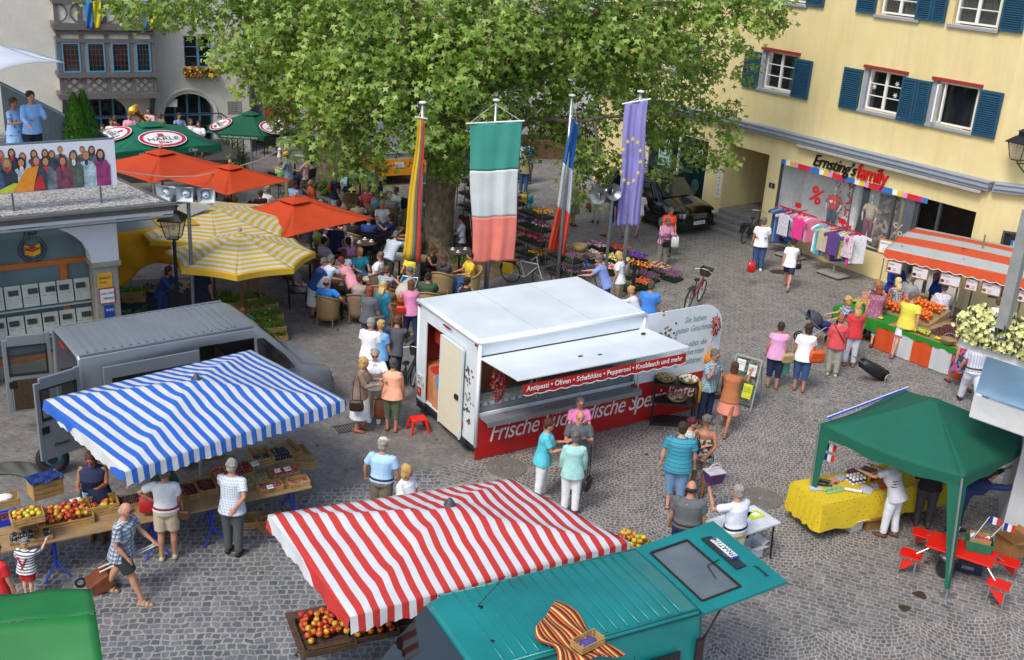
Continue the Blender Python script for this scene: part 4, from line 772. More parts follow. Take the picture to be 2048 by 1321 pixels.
# ---------------- vans ----------------
def shell(secs,skip=None):
    # secs: (x, halfwidth, z0, zbelt, z1, topfactor)
    q=MB();rs=[]
    for x,w,z0,zb,z1,tf in secs:
        wt=w*tf;half=[(-w*.97,z0),(-w,z0+.12),(-w,zb),(-lerp(w,wt,.75),z1-.2*(z1-zb)),(-wt,z1-.05),(-wt*.93,z1),(-wt*.5,z1+.015),(0,z1+.02)]
        ring=[(x,y,z) for y,z in half]+[(x,-y,z) for y,z in half[-2::-1]];rs.append(ring)
    n=len(rs[0]);vs=[p for r in rs for p in r];fs=[]
    for i in range(len(rs)-1):
        for j in range(n-1):
            if skip and skip(i,j): continue
            a=i*n+j;fs.append((a,a+n,a+n+1,a+1))
        a=i*n;fs.append((a,a+n-1,a+2*n-1,a+n))
    return q,vs,fs,n,rs
def wheel(par,c,r=.33,w=.2,rimc='9aa0a4',ax='y'):
    q=MB();M=Matrix.Rotation(R(90),3,'X');q.torus(c,r-.08,.08,M,22,8);q.tube([V(c)-V((0,w/2,0)),V(c)+V((0,w/2,0))],r-.07,20)
    t=q.build('wheel',rubber,par,smooth=True);q=MB();q.tube([V(c)-V((0,w/2+.012,0)),V(c)+V((0,w/2+.012,0))],r-.14,16);q.tube([V(c)-V((0,w/2+.03,0)),V(c)+V((0,w/2+.03,0))],.05,10);q.build('rim',mat(rimc,.4,.5),t)
silver=mat('7f868c',.35,.25,.06,2,coat=.4);blk=mat('0e0f11',.5)
ra,rb_=G(160,717,2.2),G(472,662,2.2);va=atan2(rb_.y-ra.y,rb_.x-ra.x);VO=V((ra.x,ra.y,0))+Matrix.Rotation(va,3,'Z') @ V((-.05,.88,0))
van=thing('silver_van','silver delivery van with both rear doors and the side door open beside the arches','van',VO,va)
W2=.98;secs=[(0,W2,.35,1.1,2.2,.86),(.06,W2,.35,1.1,2.22,.87),(2.3,W2,.35,1.1,2.22,.87),(3.45,W2,.35,1.1,2.2,.87),(3.62,W2,.35,1.1,2.14,.86),(4.35,.96,.35,1.05,1.45,.84),(4.5,.95,.35,1.0,1.2,.85),(5.15,.86,.4,.85,.98,.88),(5.28,.8,.42,.7,.8,.9)]
q,vs,fs,n,rs=shell(secs,lambda i,j: i == 2 and j in (1,2));q.add(vs,fs);q.quad(*[vs[(len(rs)-1)*n+j] for j in range(n)]);q.bb(.0,3.4,-.95,.95,.36,.42);q.build('body',silver,van,auto=35,solid=.03)
q=MB()
for i in range(19): q.box((.22+i*.16,0,2.243),(.035,1.5,.012))
q.bb(.05,3.45,-.84,-.81,2.2,2.235);q.bb(.05,3.45,.81,.84,2.2,2.235);q.build('roof_ribs',silver,van)
q=MB();q.quad((3.5,-W2-.004,1.2),(4.3,-W2-.0,1.2),(4.1,-W2*.93,1.5),(3.65,-W2*.90,1.95),(3.5,-W2*.9,1.95));q.build('side_window',mat('15191c',.05,0,.3,1,coat=.6),van,loc=(0,-.02,0))
q=MB();q.quad((3.66,-.76,2.09),(4.33,-.78,1.5),(4.33,.78,1.5),(3.66,.76,2.09));q.build('windscreen',mat('15191c',.05,0,.3,1,coat=.6),van,loc=(.02,0,.03));
q=MB();q.bb(.1,3.3,.93,.95,.45,2.0);q.bb(3.3,3.33,-.9,.9,.45,1.2);q.bb(.05,3.3,-.93,.93,.42,.44);q.build('cargo_lining',mat('4a4436',.8),van)
q=MB();q.bb(.4,2.25,-W2-.05,-W2-.02,.45,2.0);sdr=q.build('sliding_door',silver,van,bev=.02);q=MB();q.bb(.55,2.1,-W2-.058,-W2-.05,1.2,1.75);q.build('pane',mat('1c2226',.08,0,.3,1,coat=.5),sdr)
def rdoor(loc,rz,mirror,label=None):
    d=thing('rear_door',None,None,loc,rz);return d
for k,(ly,ang,nm) in enumerate(((-W2,195,0),(W2,170,1))):
    hinge=V((-.02,ly,0));s=-1 if k == 0 else 1
    # door panel from the hinge pointing outwards; width .86
    d=MB();w=.88;M=Matrix.Rotation(R(ang),3,'Z')
    def dp(q,a,b,z0,z1,t0=-.03,t1=.03): q.box(hinge+M @ V(((a+b)/2,(t0+t1)/2,(z0+z1)/2)),(b-a,t1-t0,z1-z0),rz=R(ang))
    dp(d,0,.1,.45,2.1);dp(d,w-.1,w,.45,2.0);dp(d,.1,w-.1,.45,1.25);dp(d,.1,w-.1,1.85,2.08);o_=d.build('rear_door',silver,van,bev=.012)
    d=MB();dp(d,.1,w-.1,1.25,1.85,-.006,.006);d.build('pane',glass('3a4444',.35),o_)
    d=MB();t_=.018
    for a,b,c,e in ((.08,w-.08,1.23,1.26),(.08,w-.08,1.84,1.87),(.08,.11,1.26,1.84),(w-.11,w-.08,1.26,1.84)): dp(d,a,b,c,e,-.036,.036)
    d.build('seal',rubber,o_)
    d=MB();dp(d,w-.2,w-.06,.98,1.12,-.04,.04);d.build('handle',blk,o_)
    if k == 1: d=MB();dp(d,.12,w-.12,.5,1.15,-.036,.036);d.build('inner_lining',mat('3a2c1c',.8,0,.7,40),o_)
    else: text('Ducato',.10,mat('3c4044',.3,.7),o_,hinge+M @ V((.62,.045,.68)),(R(90),0,R(ang)+pi),ext=.004,shear=.2)
q=MB();q.bb(-.05,.02,-W2-.005,-W2+.12,.75,1.15);q.build('tail_lamp',mat('8a1818',.2,coat=.4),van);q=MB();q.bb(-.03,.0,-.05,.3,2.08,2.14);q.ell((-.02,-.0,2.12),(.03,.14,.03));q.build('brake_lamp',mat('8a2024',.3),van)
for x in (.75,4.35):
    for y in (-.86,.86): wheel(van,(x,y,.33),.33,.2)
hw_=thing('spare_wheel','spare wheel with a blue rim standing behind the silver van','wheel',G(108,946,0)+V((0,0,.30)),R(20));q=MB();q.torus((0,0,0),.22,.08,Matrix.Rotation(R(75),3,'X'),22,8);q.build('tyre',rubber,hw_,smooth=True);q=MB();q.tube([(0,-.04,0),(0,.04,.01)],.19,18);q.build('rim',mat('2f6f90',.4),hw_);q=MB();q.tube([(0,-.055,0),(0,.05,.01)],.09,14);q.build('hub',rubber,hw_)
# teal van
teal=mat('0f7674',.4,.05,.16,1.3,.12,30,coat=.25);r0,r1=G(853,1240,2.3),G(1272,1096,2.3);va=atan2(r1.y-r0.y,r1.x-r0.x);hA,hB=G(1272,1096,2.3),G(1406,1222,2.3)
wv=(hA-hB).length;va=atan2((hA-hB).y,(hA-hB).x)-pi/2;M_=Matrix.Rotation(va,3,'Z');VO=(hA+hB)/2;VO.z=0
tv=thing('teal_van','teal green van with ribbed roof and its tailgate raised in the foreground','van',VO,va)
hw2=wv/2+.10;zt=2.3
# local +x points to the tail: body runs from x=-4.6 (nose) to 0
secs=[(0,hw2,.35,1.2,zt-.02,.88),(-.08,hw2,.35,1.2,zt+.02,.88),(-2.9,hw2,.35,1.2,zt+.02,.88),(-3.1,hw2,.35,1.15,zt-.02,.87),(-3.75,hw2*.98,.35,1.1,1.5,.84),(-4.4,hw2*.94,.4,.9,1.1,.86),(-4.6,hw2*.9,.42,.75,.85,.9)]
q,vs,fs,n,rs=shell(secs);q.add(vs,[f[::-1] for f in fs]);q.quad(*[vs[(len(rs)-1)*n+j] for j in range(n)]);q.build('body',teal,tv,auto=35,solid=.03)
q=MB()
for i in range(17):
    if i % 1 == 0: q.tube([(-.3-i*.155,-hw2*.82,zt+.028),(-.3-i*.155,-hw2*.4,zt+.04),(-.3-i*.155,hw2*.4,zt+.04),(-.3-i*.155,hw2*.82,zt+.028)],.012,6)
for s in (-1,1): q.tube([(-.05,s*hw2*.84,zt+.012),(-2.95,s*hw2*.84,zt+.012)],.016,6)
q.build('roof_ribs',teal,tv,smooth=True)
q=MB();q.quad((-3.14,-hw2*.78,zt-.06),(-3.14,hw2*.78,zt-.06),(-3.73,hw2*.8,1.55),(-3.73,-hw2*.8,1.55));q.build('windscreen',mat('0f1417',.04,0,.4,1,coat=.7),tv,loc=(-.03,0,.03))
q=MB();q.bb(-.9,-.35,-hw2-.004,-hw2+.02,1.35,1.85);q.bb(-2.1,-1.2,-hw2-.004,-hw2+.02,1.35,1.85);q.build('side_window',mat('10171a',.05,coat=.5),tv)
q=MB();[q.bb(x-.004,x+.004,-hw2-.006,-hw2-.001,.5,2.0) for x in (-1.05,-2.25,-3.1)];q.bb(-3.1,-.05,-hw2-.006,-hw2-.001,1.16,1.168);[q.bb(-2.95,-.05,s*hw2*.9-.006,s*hw2*.9+.006,zt-.035,zt-.02) for s in (-1,1)];q.build('panel_seam',mat('083c3c',.6),tv)
q=MB();q.bb(-.10,-.0,-hw2-.015,-hw2+.03,1.6,1.95);q.build('tail_lamp',mat('2a1416',.2,coat=.6),tv);q=MB();q.bb(-.02,.03,-hw2*.9,hw2*.9,.4,.6);q.bb(-3.,-.05,-hw2*.9,hw2*.9,.5,.55);q.build('load_floor',blk,tv)
q=MB();q.tube([(-2.6,.3,zt+.03),(-2.62,.3,zt+.09),(-2.2,.45,zt+.3)],.006,5);q.ell((-2.6,.3,zt+.04),(.04,.03,.02));q.ell((-2.75,-.35,zt+.03),(.03,.03,.02));q.build('aerial',blk,tv)
for x in (-.75,-3.7):
    for y in (-1,1): wheel(tv,(x,y*(hw2-.1),.32),.32,.2)
# tailgate plate, opened to about level: x from 0 to 1.35
oA,oB=G(1433,1057,2.42),G(1588,1164,2.42);iv=M_.inverted();lo=[iv @ (p-VO) for p in (oA,oB)];gx=(lo[0].x+lo[1].x)/2;gz0,gz1=zt-.02,2.42
tl=thing('x',None,None);bpy.data.objects.remove(tl)
def tg(u,v,d=0): return (u*gx,lerp(-hw2*.92,hw2*.92,v),lerp(gz0,gz1,u)+d)
q=MB();hole=(.09,.55,.13,.87)
for u0,u1,v0,v1 in ((0,hole[0],0,1),(hole[1],1,0,1),(hole[0],hole[1],0,hole[2]),(hole[0],hole[1],hole[3],1)):
    q.add([tg(u0,v0),tg(u1,v0),tg(u1,v1),tg(u0,v1),tg(u0,v0,-.04),tg(u1,v0,-.04),tg(u1,v1,-.04),tg(u0,v1,-.04)],[(0,1,2,3),(7,6,5,4),(0,4,5,1),(1,5,6,2),(2,6,7,3),(3,7,4,0)])
tgo=q.build('tailgate',teal,tv);q=MB();q.quad(tg(hole[0],hole[2],-.01),tg(hole[1],hole[2],-.01),tg(hole[1],hole[3],-.01),tg(hole[0],hole[3],-.01));q.build('pane',mat('5b6466',.12,0,.25,1.5,coat=.4),tgo)
q=MB()
for a,b in (((hole[0],hole[2]),(hole[1],hole[2])),((hole[1],hole[2]),(hole[1],hole[3])),((hole[1],hole[3]),(hole[0],hole[3])),((hole[0],hole[3]),(hole[0],hole[2]))): q.tube([tg(*a,.003),tg(*b,.003)],.018,6)
q.tube([tg(.62,.5,.02),tg(.45,.47,.03),tg(.40,.3,.03)],.008,5);q.build('seal',rubber,tgo)
q=MB();a,b=tg(.70,.36,.012),tg(.80,.78,.012);q.box(((a[0]+b[0])/2-.01,(a[1]+b[1])/2,(a[2]+b[2])/2-.004),(.17,.8,.02));q.build('plate_recess',mat('20262a',.4),tgo)
q=MB();pc=tg(.785,.60,.022);q.box(pc,(.12,.5,.01));pl=q.build('number_plate',mat('d8d8d4',.4),tgo);q=MB();q.box((pc[0],pc[1]-.235,pc[2]+.002),(.12,.04,.01));q.build('blue_strip',mat('1c3c9c',.5),pl)
text('FN\u2022AT114',.125,mat('121214',.5),pl,(pc[0]+.045,pc[1]-.20,pc[2]+.007),(0,0,R(90)),ext=.001,sx=.82,bold=.001)
pc=tg(.72,.52,.026);q=MB();q.ell(pc,(.03,.06,.006),14,5);q.build('oval_badge',mat('2a4a80',.3),tgo)
text('TRANSIT',.07,mat('30383a',.3,.5),tgo,tg(.90,.12,.006),(0,0,R(90)),ext=.003,shear=.2)
q=MB();q.tube([(-.02,-hw2*.85,1.6),tg(.25,.03,-.03)],.014,6);q.tube([(-.02,hw2*.85,1.6),tg(.25,.97,-.03)],.014,6);q.build('gas_strut',blk,tgo)
# striped blanket and a small crate on the van roof
bl=thing('striped_blanket','striped brown and orange blanket draped over the roof edge of the teal van','blanket',(0,0,0));z_=zt+.06
c4=[GY(1113,1210,11.55),GY(1072,1262,11.3),GY(1120,1345,10.5),GY(1235,1330,10.6),GY(1190,1245,11.3)]
B0,B1,B2,B3=G(1113,1210,z_+.02),G(1070,1258,z_+.02),G(1150,1400,1.9),G(1300,1400,1.7);B1b=G(1182,1240,z_+.03)
cols=['b5622c','20140f','9a2c1c','c9a04c','5a2018','c46a30','26221c','8c3a1c','cdb26a','a02818']
mats_=[mat(c,.9,0,.1,12) for c in cols]
q=MB();nu,nv=30,16;qs=[]
for j in range(nu):
    q.mi=j % 10
    for i in range(nv):
        P=[]
        for (u,v) in ((j/nu,i/nv),((j+1)/nu,i/nv),((j+1)/nu,(i+1)/nv),(j/nu,(i+1)/nv)):
            a=lerp(B0,B1,u);b=lerp(lerp(B1b,B3,.5),lerp(B1b,B2,.8),u) if False else lerp(G(1245,1308,zt+.05),G(1120,1345,zt+.04),u);p=lerp(a,b,v)
            p.z += .05*sin(u*9+v*4)*sin(v*6+1)*(.4+v)+.04;w=V((.1*sin(v*7)*(.5-u),.1*sin(v*5+1)*(.5-u),0));P.append(tuple(p+w))
        q.quad(*P)
q.build('cloth',mats_,bl,solid=.012)
def crate(name,label,cat,loc,rz,d=(.5,.3,.12),group=None,m=None,slats=3,open_=.02,tilt=0):
    m=m or mat('a8854f',.8,0,.2,9,.2,30);t=thing(name,label,cat,loc,rz,group);w,l,h=d;q=MB();th=.01;sh=(h-.015*(slats-1))/slats
    for k in range(slats):
        z=k*(sh+.015)
        for y in (-l/2,l/2): q.bb(-w/2,w/2,y-th/2,y+th/2,z,z+sh)
        for x in (-w/2,w/2): q.bb(x-th/2,x+th/2,-l/2+th/2+.002,l/2-th/2-.002,z,z+sh)
    q.build('sides',m,t);q=MB()
    nb=6
    for k in range(nb): q.bb(-w/2+th,w/2-th,-l/2+th+(l-2*th)*k/nb,-l/2+th+(l-2*th)*(k+.82)/nb,-.0,.008)
    q.build('base',m,t);q=MB()
    for x in (-w/2+.02,w/2-.02):
        for y in (-l/2+.02,l/2-.02): q.bb(x-.012,x+.012,y-.012,y+.012,.008,h+open_)
    q.build('corner_post',m,t);t.rotation_euler[0]=tilt;return t
ct=crate('fruit_crate','small wooden crate holding a purple cloth on the striped blanket of the teal van','crate',G(1175,1290,zt+.12),R(40),(.36,.2,.09));q=MB();q.ell((0,0,.04),(.13,.07,.03));q.build('purple_cloth',mat('4a4488',.9),ct)
# ---------------- canopies ----------------
def canopy(name,label,A,B,Cc,D,rise,stripe,sides,drop=.24,nseg=44,hip=.35,pole=True,amp=.014,legs=None):
    # A-B is the short side, B-C the long front side; A, B, C, D at the eaves
    ax_=(Cc-B);Lx=ax_.length;rz=atan2(ax_.y,ax_.x);t=thing(name,label,'market umbrella',B,rz);Mi=Matrix.Rotation(-rz,3,'Z');a,b,c,d=[Mi @ (p-B) for p in (A,B,Cc,D)]
    q=MB();nu,nv=48,28
    def f(u,v):
        p=lerp(lerp(b,c,u),lerp(a,d,u),v);s=1-max(abs(2*u-1),abs(2*v-1));e=hip
        s2=min(1-abs(2*u-1),1-abs(2*v-1));z=rise*(s2**.9)
        sag=-.05*sin(pi*min(1,s2*1.3))*abs(sin(2*pi*(abs(u-.5)-abs(v-.5)))) if False else 0
        z += amp*noise.noise(V((u*5,v*9,1)))*3*s2**.5-.035*sin(pi*u)*(1-s2 if False else 0)
        k=abs(abs(2*u-1)-abs(2*v-1));z -= .07*sin(pi*min(1,k))*(1-k)*min(1,s2*4)
        return (p.x,p.y,z+.0)
    q.grid(f,nu,nv);cv=q.build('canopy',stripe,t,smooth=True,solid=.006)
    q=MB()
    for i,(P,Q) in enumerate(((b,c),(a,b),(c,d),(d,a))):
        L_=(Q-P).length;n=int(L_/.04)
        dr=sides[i]*drop;nr=V(((Q-P).y,-(Q-P).x,0)).normalized()
        if dr <= 0: continue
        for k in range(n):
            p,r=lerp(P,Q,k/n),lerp(P,Q,(k+1)/n);za,zb=[-dr+.035*abs(sin(pi*x*L_/.2)) for x in (k/n,(k+1)/n)];wa,wb=[nr*(.03+.018*sin(x*L_*9+i)) for x in (k/n,(k+1)/n)]
            q.quad(p,r,r+wb+V((0,0,zb)),p+wa+V((0,0,za)))
    if q.f: q.build('valance',stripe,cv,solid=.004)
    if pole: m_=(a+c)/2;q=MB();q.tube([(m_.x,m_.y,-B.z),(m_.x,m_.y,rise+.05)],.03);q.build('pole',mat('a7a9a6',.4,.4),t);q=MB();q.lathe([(.09,rise-.03),(.06,rise+.02),(.02,rise+.07)],(m_.x,m_.y,0),12);q.build('cap',mat('3a3f46',.5),t)
    q=MB();m_=(a+c)/2
    for p in (a,b,c,d,(a+b)/2,(b+c)/2,(c+d)/2,(d+a)/2): q.tube([(m_.x,m_.y,rise-.10),(p.x,p.y,-.03)],.012,5)
    q.build('ribs',mat('b49a6a',.6),t);return t
A,B,Cc,D=G(88,800,2.12),G(250,945,2.12),G(690,800,2.12),G(500,700,2.12)
bA,bB,bC=A,B,Cc;sb=pat('stripe','d4d6d4','2767c4',.192,.5,.75,trans=.2,dirt=.12)
canopy('market_umbrella','blue and white striped rectangular market umbrella over the fruit stall at the left',A,B,Cc,D,.42,sb,(1,.8,.6,0))
A,B,Cc,D=G(537,1030,2.18),G(700,1235,2.18),G(1260,1085,2.18),G(1020,958,2.18)
sr=pat('stripe','d6d8da','c9352f',.197,.5,.75,trans=.2,dirt=.12)
canopy('market_umbrella','red and white striped rectangular market umbrella in front of the teal van',A,B,Cc,D,.42,sr,(1,.9,.5,.5))
# orange and white stall roof at the right
A,B,Cc,D=G(1830,468,2.55),G(1770,498,2.3),G(2055,560,2.3),G(2110,478,2.6)
SO_=B.copy();rz=atan2((Cc-B).y,(Cc-B).x);st_=thing('market_stall_roof','orange and grey striped awning roof over the cherry and orange stall at the right','stall roof',B,rz);Mi=Matrix.Rotation(-rz,3,'Z');a,b,c,d=[Mi @ (p-B) for p in (A,B,Cc,D)];c=V((3.9,-.1,0));d=V((4.0,2.6,.12));a=V((.1,2.6,.12))
os_=pat('stripe','b9bcba','d4552a',1.16,.5,.7,ax='y',trans=.25,dirt=.15)
q=MB();q.grid(lambda u,v: tuple(lerp(lerp(b,c,u),lerp(a,d,u),v)+V((0,0,.14*sin(pi*min(.98,v*.95+.02))*(1-.35*abs(2*u-1)**2)))),30,24);cv=q.build('canopy',os_,st_,smooth=True,solid=.006)
q=MB();n=90
q.grid(lambda u,v: tuple(lerp(b,c,u)+V((0,-.05*v,-v*(.2+.05*abs(sin(u*pi*13))))))[:3],n,2);va_=q.build('valance',cloth('d4552a',.25),cv,solid=.005)
q=MB();q.grid(lambda u,v: tuple(lerp(b,c,u)+V((0,-.055,-(.2+.05*abs(sin(u*pi*13)))-.014+v*.02))),n,1);q.build('hem',mat('d8d8d0',.7),va_)
q=MB()
for x in (.35,2.0,3.6): q.tube([(x,.35,-2.3),(x,.35,.1)],.025,8);q.tube([(x,2.4,-2.3),(x,2.4,.1)],.025,8)
q.tube([(2.2,1.4,.1),(2.2,1.4,.6)],.02);q.build('frame',mat('6f6a62',.5),st_)
text('4',.2,blk,st_,(1.9,.75,.24),(R(8),0,R(80)),ext=.003)
for k,(x,w) in enumerate(((.35,.42),(1.05,.45),(1.85,.55),(2.4,.34),(2.9,.5),(3.35,.3),(3.7,.3))):
    t=thing('price_board',['small cardboard price board hanging leftmost in the row under the orange awning','cardboard price board with a brown picture, second from the left under the orange awning','wide cardboard price board, third from the left under the orange awning','narrow cardboard price board, fourth from the left under the orange awning','cardboard price board with a large price, fifth from the left under the orange awning','narrow cardboard price board, sixth from the left under the orange awning','rightmost cardboard price board under the orange awning'][k],'price board',SO_+Matrix.Rotation(rz,3,'Z') @ V((x,-.02,-.42)),rz,'price boards under the orange awning')
    q=MB();q.bb(-w/2,w/2,-.01,.01,-.2,.14);q.build('board',mat('8a6238',.8),t);q=MB();q.bb(-w/2+.03,w/2-.03,-.014,-.01,-.17,.11);pp_=q.build('paper',mat('cfc9cc',.7),t)
    text(['Feigen','Trauben','Kirschen','Mango','Datteln','Kiwi','Nuss'][k],.07,mat('3a3a58',.6),pp_,(-w/2+.05,-.016,.03),(R(90),0,0),ext=.001,sx=.9);text(['1.50','0,65','1.80','2,20','1.25','1.20','3.30'][k],.12,mat('b82430',.6),pp_,(-w/2+.10,-.016,-.13),(R(90),0,0),ext=.001,sx=.8)
    q=MB();q.ell((-w/2+.08,-.016,-.09),(.05,.003,.05),8,5);q.build('printed_fruit',mat(['7a2a20','2a2430','5a3a28','6a3a50','8a5a30','6a4a60','5a3a28'][k],.6),pp_)
# green pop-up gazebo
gz=thing('green_gazebo','dark green pop-up gazebo over the yellow table at the right','gazebo',(0,0,0));gm=cloth('0c5f48',.15)
a,b,c,d=G(1640,848,2.0),G(1925,955,2.0),G(2075,868,2.0),G(1815,775,2.05);d=a+(c-b);pk=(a+c)/2+V((0,0,.62));pk=GY(1868,800,((a+c)/2).y);pk=V((((a+c)/2).x,((a+c)/2).y,2.62))
q=MB()
for P,Q in ((a,b),(b,c),(c,d),(d,a)): q.grid(lambda u,v: tuple(lerp(lerp(P,Q,u),pk,v)+V((0,0,-.10*sin(pi*u)*(1-v)*(1-.5*v)+.0-.06*sin(pi*v)*(1-abs(2*u-1)*.0)+.03*sin(pi*v))))+() ,14,12)
cv=q.build('canopy',gm,gz,smooth=True,solid=.006);q=MB()
for P,Q in ((a,b),(b,c),(c,d),(d,a)): q.grid(lambda u,v: tuple(lerp(P,Q,u)+V((0,0,-.10*sin(pi*u)-v*(.20+.02*sin(u*20))))),20,2)
q.build('valance',gm,cv,solid=.005)
for i,(P,px) in enumerate(((a,G(1610,1050)),(b,G(1893,1192)),(c,None),(d,None))):
    F=px if px else V((P.x,P.y,0));q=MB();q.tube([F,V((P.x,P.y,P.z-.02))],.02,6);l_=q.build('leg',steel('9aa09e'),gz);q=MB();q.bb(F.x-.13,F.x+.13,F.y-.09,F.y+.09,0,.012);q.build('foot',chrome,l_)
    if i < 2:   # tapered leg curtains hang at the front corners
        Q1,Q2=((b-a).normalized(),(d-a).normalized()) if i == 0 else ((a-b).normalized(),(c-b).normalized())
        q=MB()
        for Qd in (Q1,Q2): q.grid(lambda u,v: tuple(lerp(V((P.x,P.y,P.z-.15)),F+V((0,0,.12)),v)+Qd*(u*(.17*(1-v)**1.2+.06))+V((0,0,0))),3,10)
        q.build('leg_sleeve',gm,gz,solid=.004)
bc_=thing('blue_tarpaulin','blue tarpaulin with white edge sticking out behind the green gazebo roof','tarpaulin',(0,0,0));q=MB();p1,p2=G(1655,838,2.12),G(1815,778,2.2);q.quad(p1,p2,p2+V((.03,.06,.0)),p1+V((.0,.05,.0)),);q.build('sheet',mat('2448c8',.5),bc_,solid=.01);q=MB();q.tube([p1+V((0,.05,.01)),p2+V((.03,.06,.02))],.01,5);q.build('edge',whitep,bc_)
# green plastic roof bottom left
gp=thing('green_tarpaulin_roof','bright green plastic stall roof cropped at the bottom left corner','stall roof',(0,0,0));gmt=mat('167030',.6,0,.12,1.5,.3,3);a,b,c_,d=G(-250,1205,2.45),G(183,1177,2.45),G(213,1370,2.1),G(-250,1400,2.1);e1,e2=G(-250,1275,2.75),G(192,1228,2.62)
q=MB();q.grid(lambda u,v: tuple(lerp(lerp(a,e1,v),lerp(b,e2,v),u)+V((0,0,.02*sin(u*17+v*3)))),24,6);q.grid(lambda u,v: tuple(lerp(lerp(e1,d,v),lerp(e2,c_,v),u)),20,6)
q.grid(lambda u,v: tuple(lerp(lerp(b,e2,u),b+(e2-b)*u+V((0,0,-.25)),v)),4,2);q.build('sheet',gmt,gp,solid=.008,auto=25)
q=MB();
for p in (b,c_): q.tube([(p.x-.06,p.y+(.05 if p is c_ else -.06),0),(p.x-.06,p.y-.03,p.z-.05)],.025)
q.build('pole',steel(),gp)
# round and square parasols
def parasol(name,label,C_,n,r,zr,rise,mats,rot=0,pole='7a4a28',base=None,val=0,sag=.12,vent=True,group=None,squash=None,vmat=None,rings=None):
    t=thing(name,label,'umbrella',(C_.x,C_.y,0),0,group);q=MB()
    cs=[V((cos(rot+2*pi*i/n)*r,sin(rot+2*pi*i/n)*r,zr)) for i in range(n)];ap=V((0,0,zr+rise));nu,nv=10,14 if not rings else rings*2
    for i in range(n):
        P,Q=cs[i],cs[(i+1) % n]
        b0=len(q.f)
        q.grid(lambda u,v: tuple(lerp(lerp(P,Q,u),ap,v)-V((0,0,sag*sin(pi*v)*.6+sag*sin(pi*u)*(1-v)*v*2))*1.+lerp(V((0,0,0)),-(lerp(P,Q,.5)-V((0,0,zr)))*.05*sin(pi*u),1-v)),nu,nv)
        if rings:
            for k in range(nu*nv): q.k[b0+k]=1 if (k//nu) % 2 == 0 else 0
    cv=q.build('canopy',mats,t,smooth=True,solid=.008)
    if val:
        q=MB()
        for i in range(n): P,Q=cs[i],cs[(i+1) % n];q.grid(lambda u,v: tuple(lerp(P,Q,u)-(lerp(P,Q,.5)-V((0,0,zr)))*.05*sin(pi*u)-V((0,0,v*val))),8,2)
        q.build('valance',vmat or (mats if not isinstance(mats,list) else mats[1]),cv,solid=.005)
    q=MB();q.tube([(0,0,0),(0,0,zr+rise-.05)],.035);q.build('pole',mat(pole,.6),t)
    q=MB()
    for p in cs: q.tube([(0,0,zr+rise-.1),p-V((0,0,.04))],.014,5)
    q.build('ribs',mat('6a4a30',.6),t)
    if vent:
        q=MB();vr=.22
        for i in range(n): P,Q=[cs[k % n]*vr+V((0,0,(zr+rise*.84)-cs[k % n].z*vr)) for k in (i,i+1)];q.grid(lambda u,v: tuple(lerp(lerp(P,Q,u),ap+V((0,0,.035)),v)),3,3)
        q.build('vent',mats if not isinstance(mats,list) else mats[0],cv,solid=.005)
    q=MB();q.lathe([(.05,0),(.06,.04),(.03,.1),(0.001,.11)],tuple(ap+V((0,0,.05))),10);q.build('finial',mat('a08060',.5),t)
    q=MB();q.lathe([(.28,0),(.28,.06),(.06,.08),(.06,.3)],n=16);q.build('base',mat('5c5e60',.7),t);return t
org=cloth('d04a1c',.3)
parasol('parasol','orange square parasol nearest of the three, with a corner pointing at the camera',V((-6.15,28.85,0)),4,2.2,2.2,.5,org,rot=R(5),group='orange parasols of the cafe',sag=.10)
o2=(G(350,352,2.3)+G(572,366,2.3))/2;parasol('parasol','middle one of the three orange square parasols, under the white rope',o2,4,1.9,2.3,.45,org,rot=R(12),group='orange parasols of the cafe',sag=.08)
o3=(G(205,322,2.3)+G(442,341,2.3))/2;parasol('parasol','orange square parasol farthest left, overlapping the big green parasol',o3,4,2.25,2.3,.5,org,rot=R(11),group='orange parasols of the cafe',sag=.08)
ym=[cloth('d2d0c4',.35),cloth('d8b436',.35)]
yc=(G(360,480,2.15)+G(610,520,2.15))/2+V((-.0,-.1,0));parasol('striped_parasol','yellow and white ringed round parasol in front of the plant stall',yc,8,1.82,2.12,.48,ym,rot=R(12),rings=9,val=.14,sag=.03,vent=False,vmat=ym[1],group='yellow and white parasols')
yc2=G(440,455,2.3)+V((-.4,.65,0));parasol('striped_parasol','yellow and white ringed parasol behind the round one, half hidden by it',yc2,8,2.25,2.25,.4,ym,rot=R(20),rings=10,val=.12,sag=.03,vent=False,vmat=ym[1],group='yellow and white parasols')
# grey awning with yellow side curtain
yt=thing('yellow_curtain_stall','pale canvas stall roof with a gathered yellow side curtain beside the arches','stall',(0,0,0));a,b,c_,d=G(222,468,2.35),G(335,452,2.35),G(430,412,2.75),G(225,405,2.75)
q=MB();q.grid(lambda u,v: tuple(lerp(lerp(a,b,u),lerp(d,c_,u),v)-V((0,0,.08*sin(pi*u)*sin(pi*v)))),10,8);q.build('roof',cloth('9a9c94',.3),yt,solid=.006);q=MB();q.grid(lambda u,v: tuple(lerp(lerp(G(268,404,2.78),G(335,400,2.78),u),lerp(G(318,452,2.40),G(400,450,2.45),u),v)),4,4);q.build('yellow_border',cloth('c9961c',.3),yt,solid=.004)
e_,f_=G(345,530,2.35),G(236,585,2.35)
bl_=GY(234,585,(a.y));br_=GY(346,528,b.y)
q=MB();q.grid(lambda u,v: tuple(lerp(lerp(a,b,u),lerp(lerp(bl_,br_,u)+V((0,0,.28*sin(pi*u))),lerp(a,b,u),.0),v)+V((.05*sin(u*9+v*6)*v,-.07*sin(u*14-v*5)*v,0))),24,14);q.build('curtain',cloth('e8ac14',.3),yt,smooth=True,solid=.006)
q=MB();q.tube([(b.x,b.y+.05,0),(b.x,b.y+.05,2.35)],.02);q.build('pole',steel(),yt)
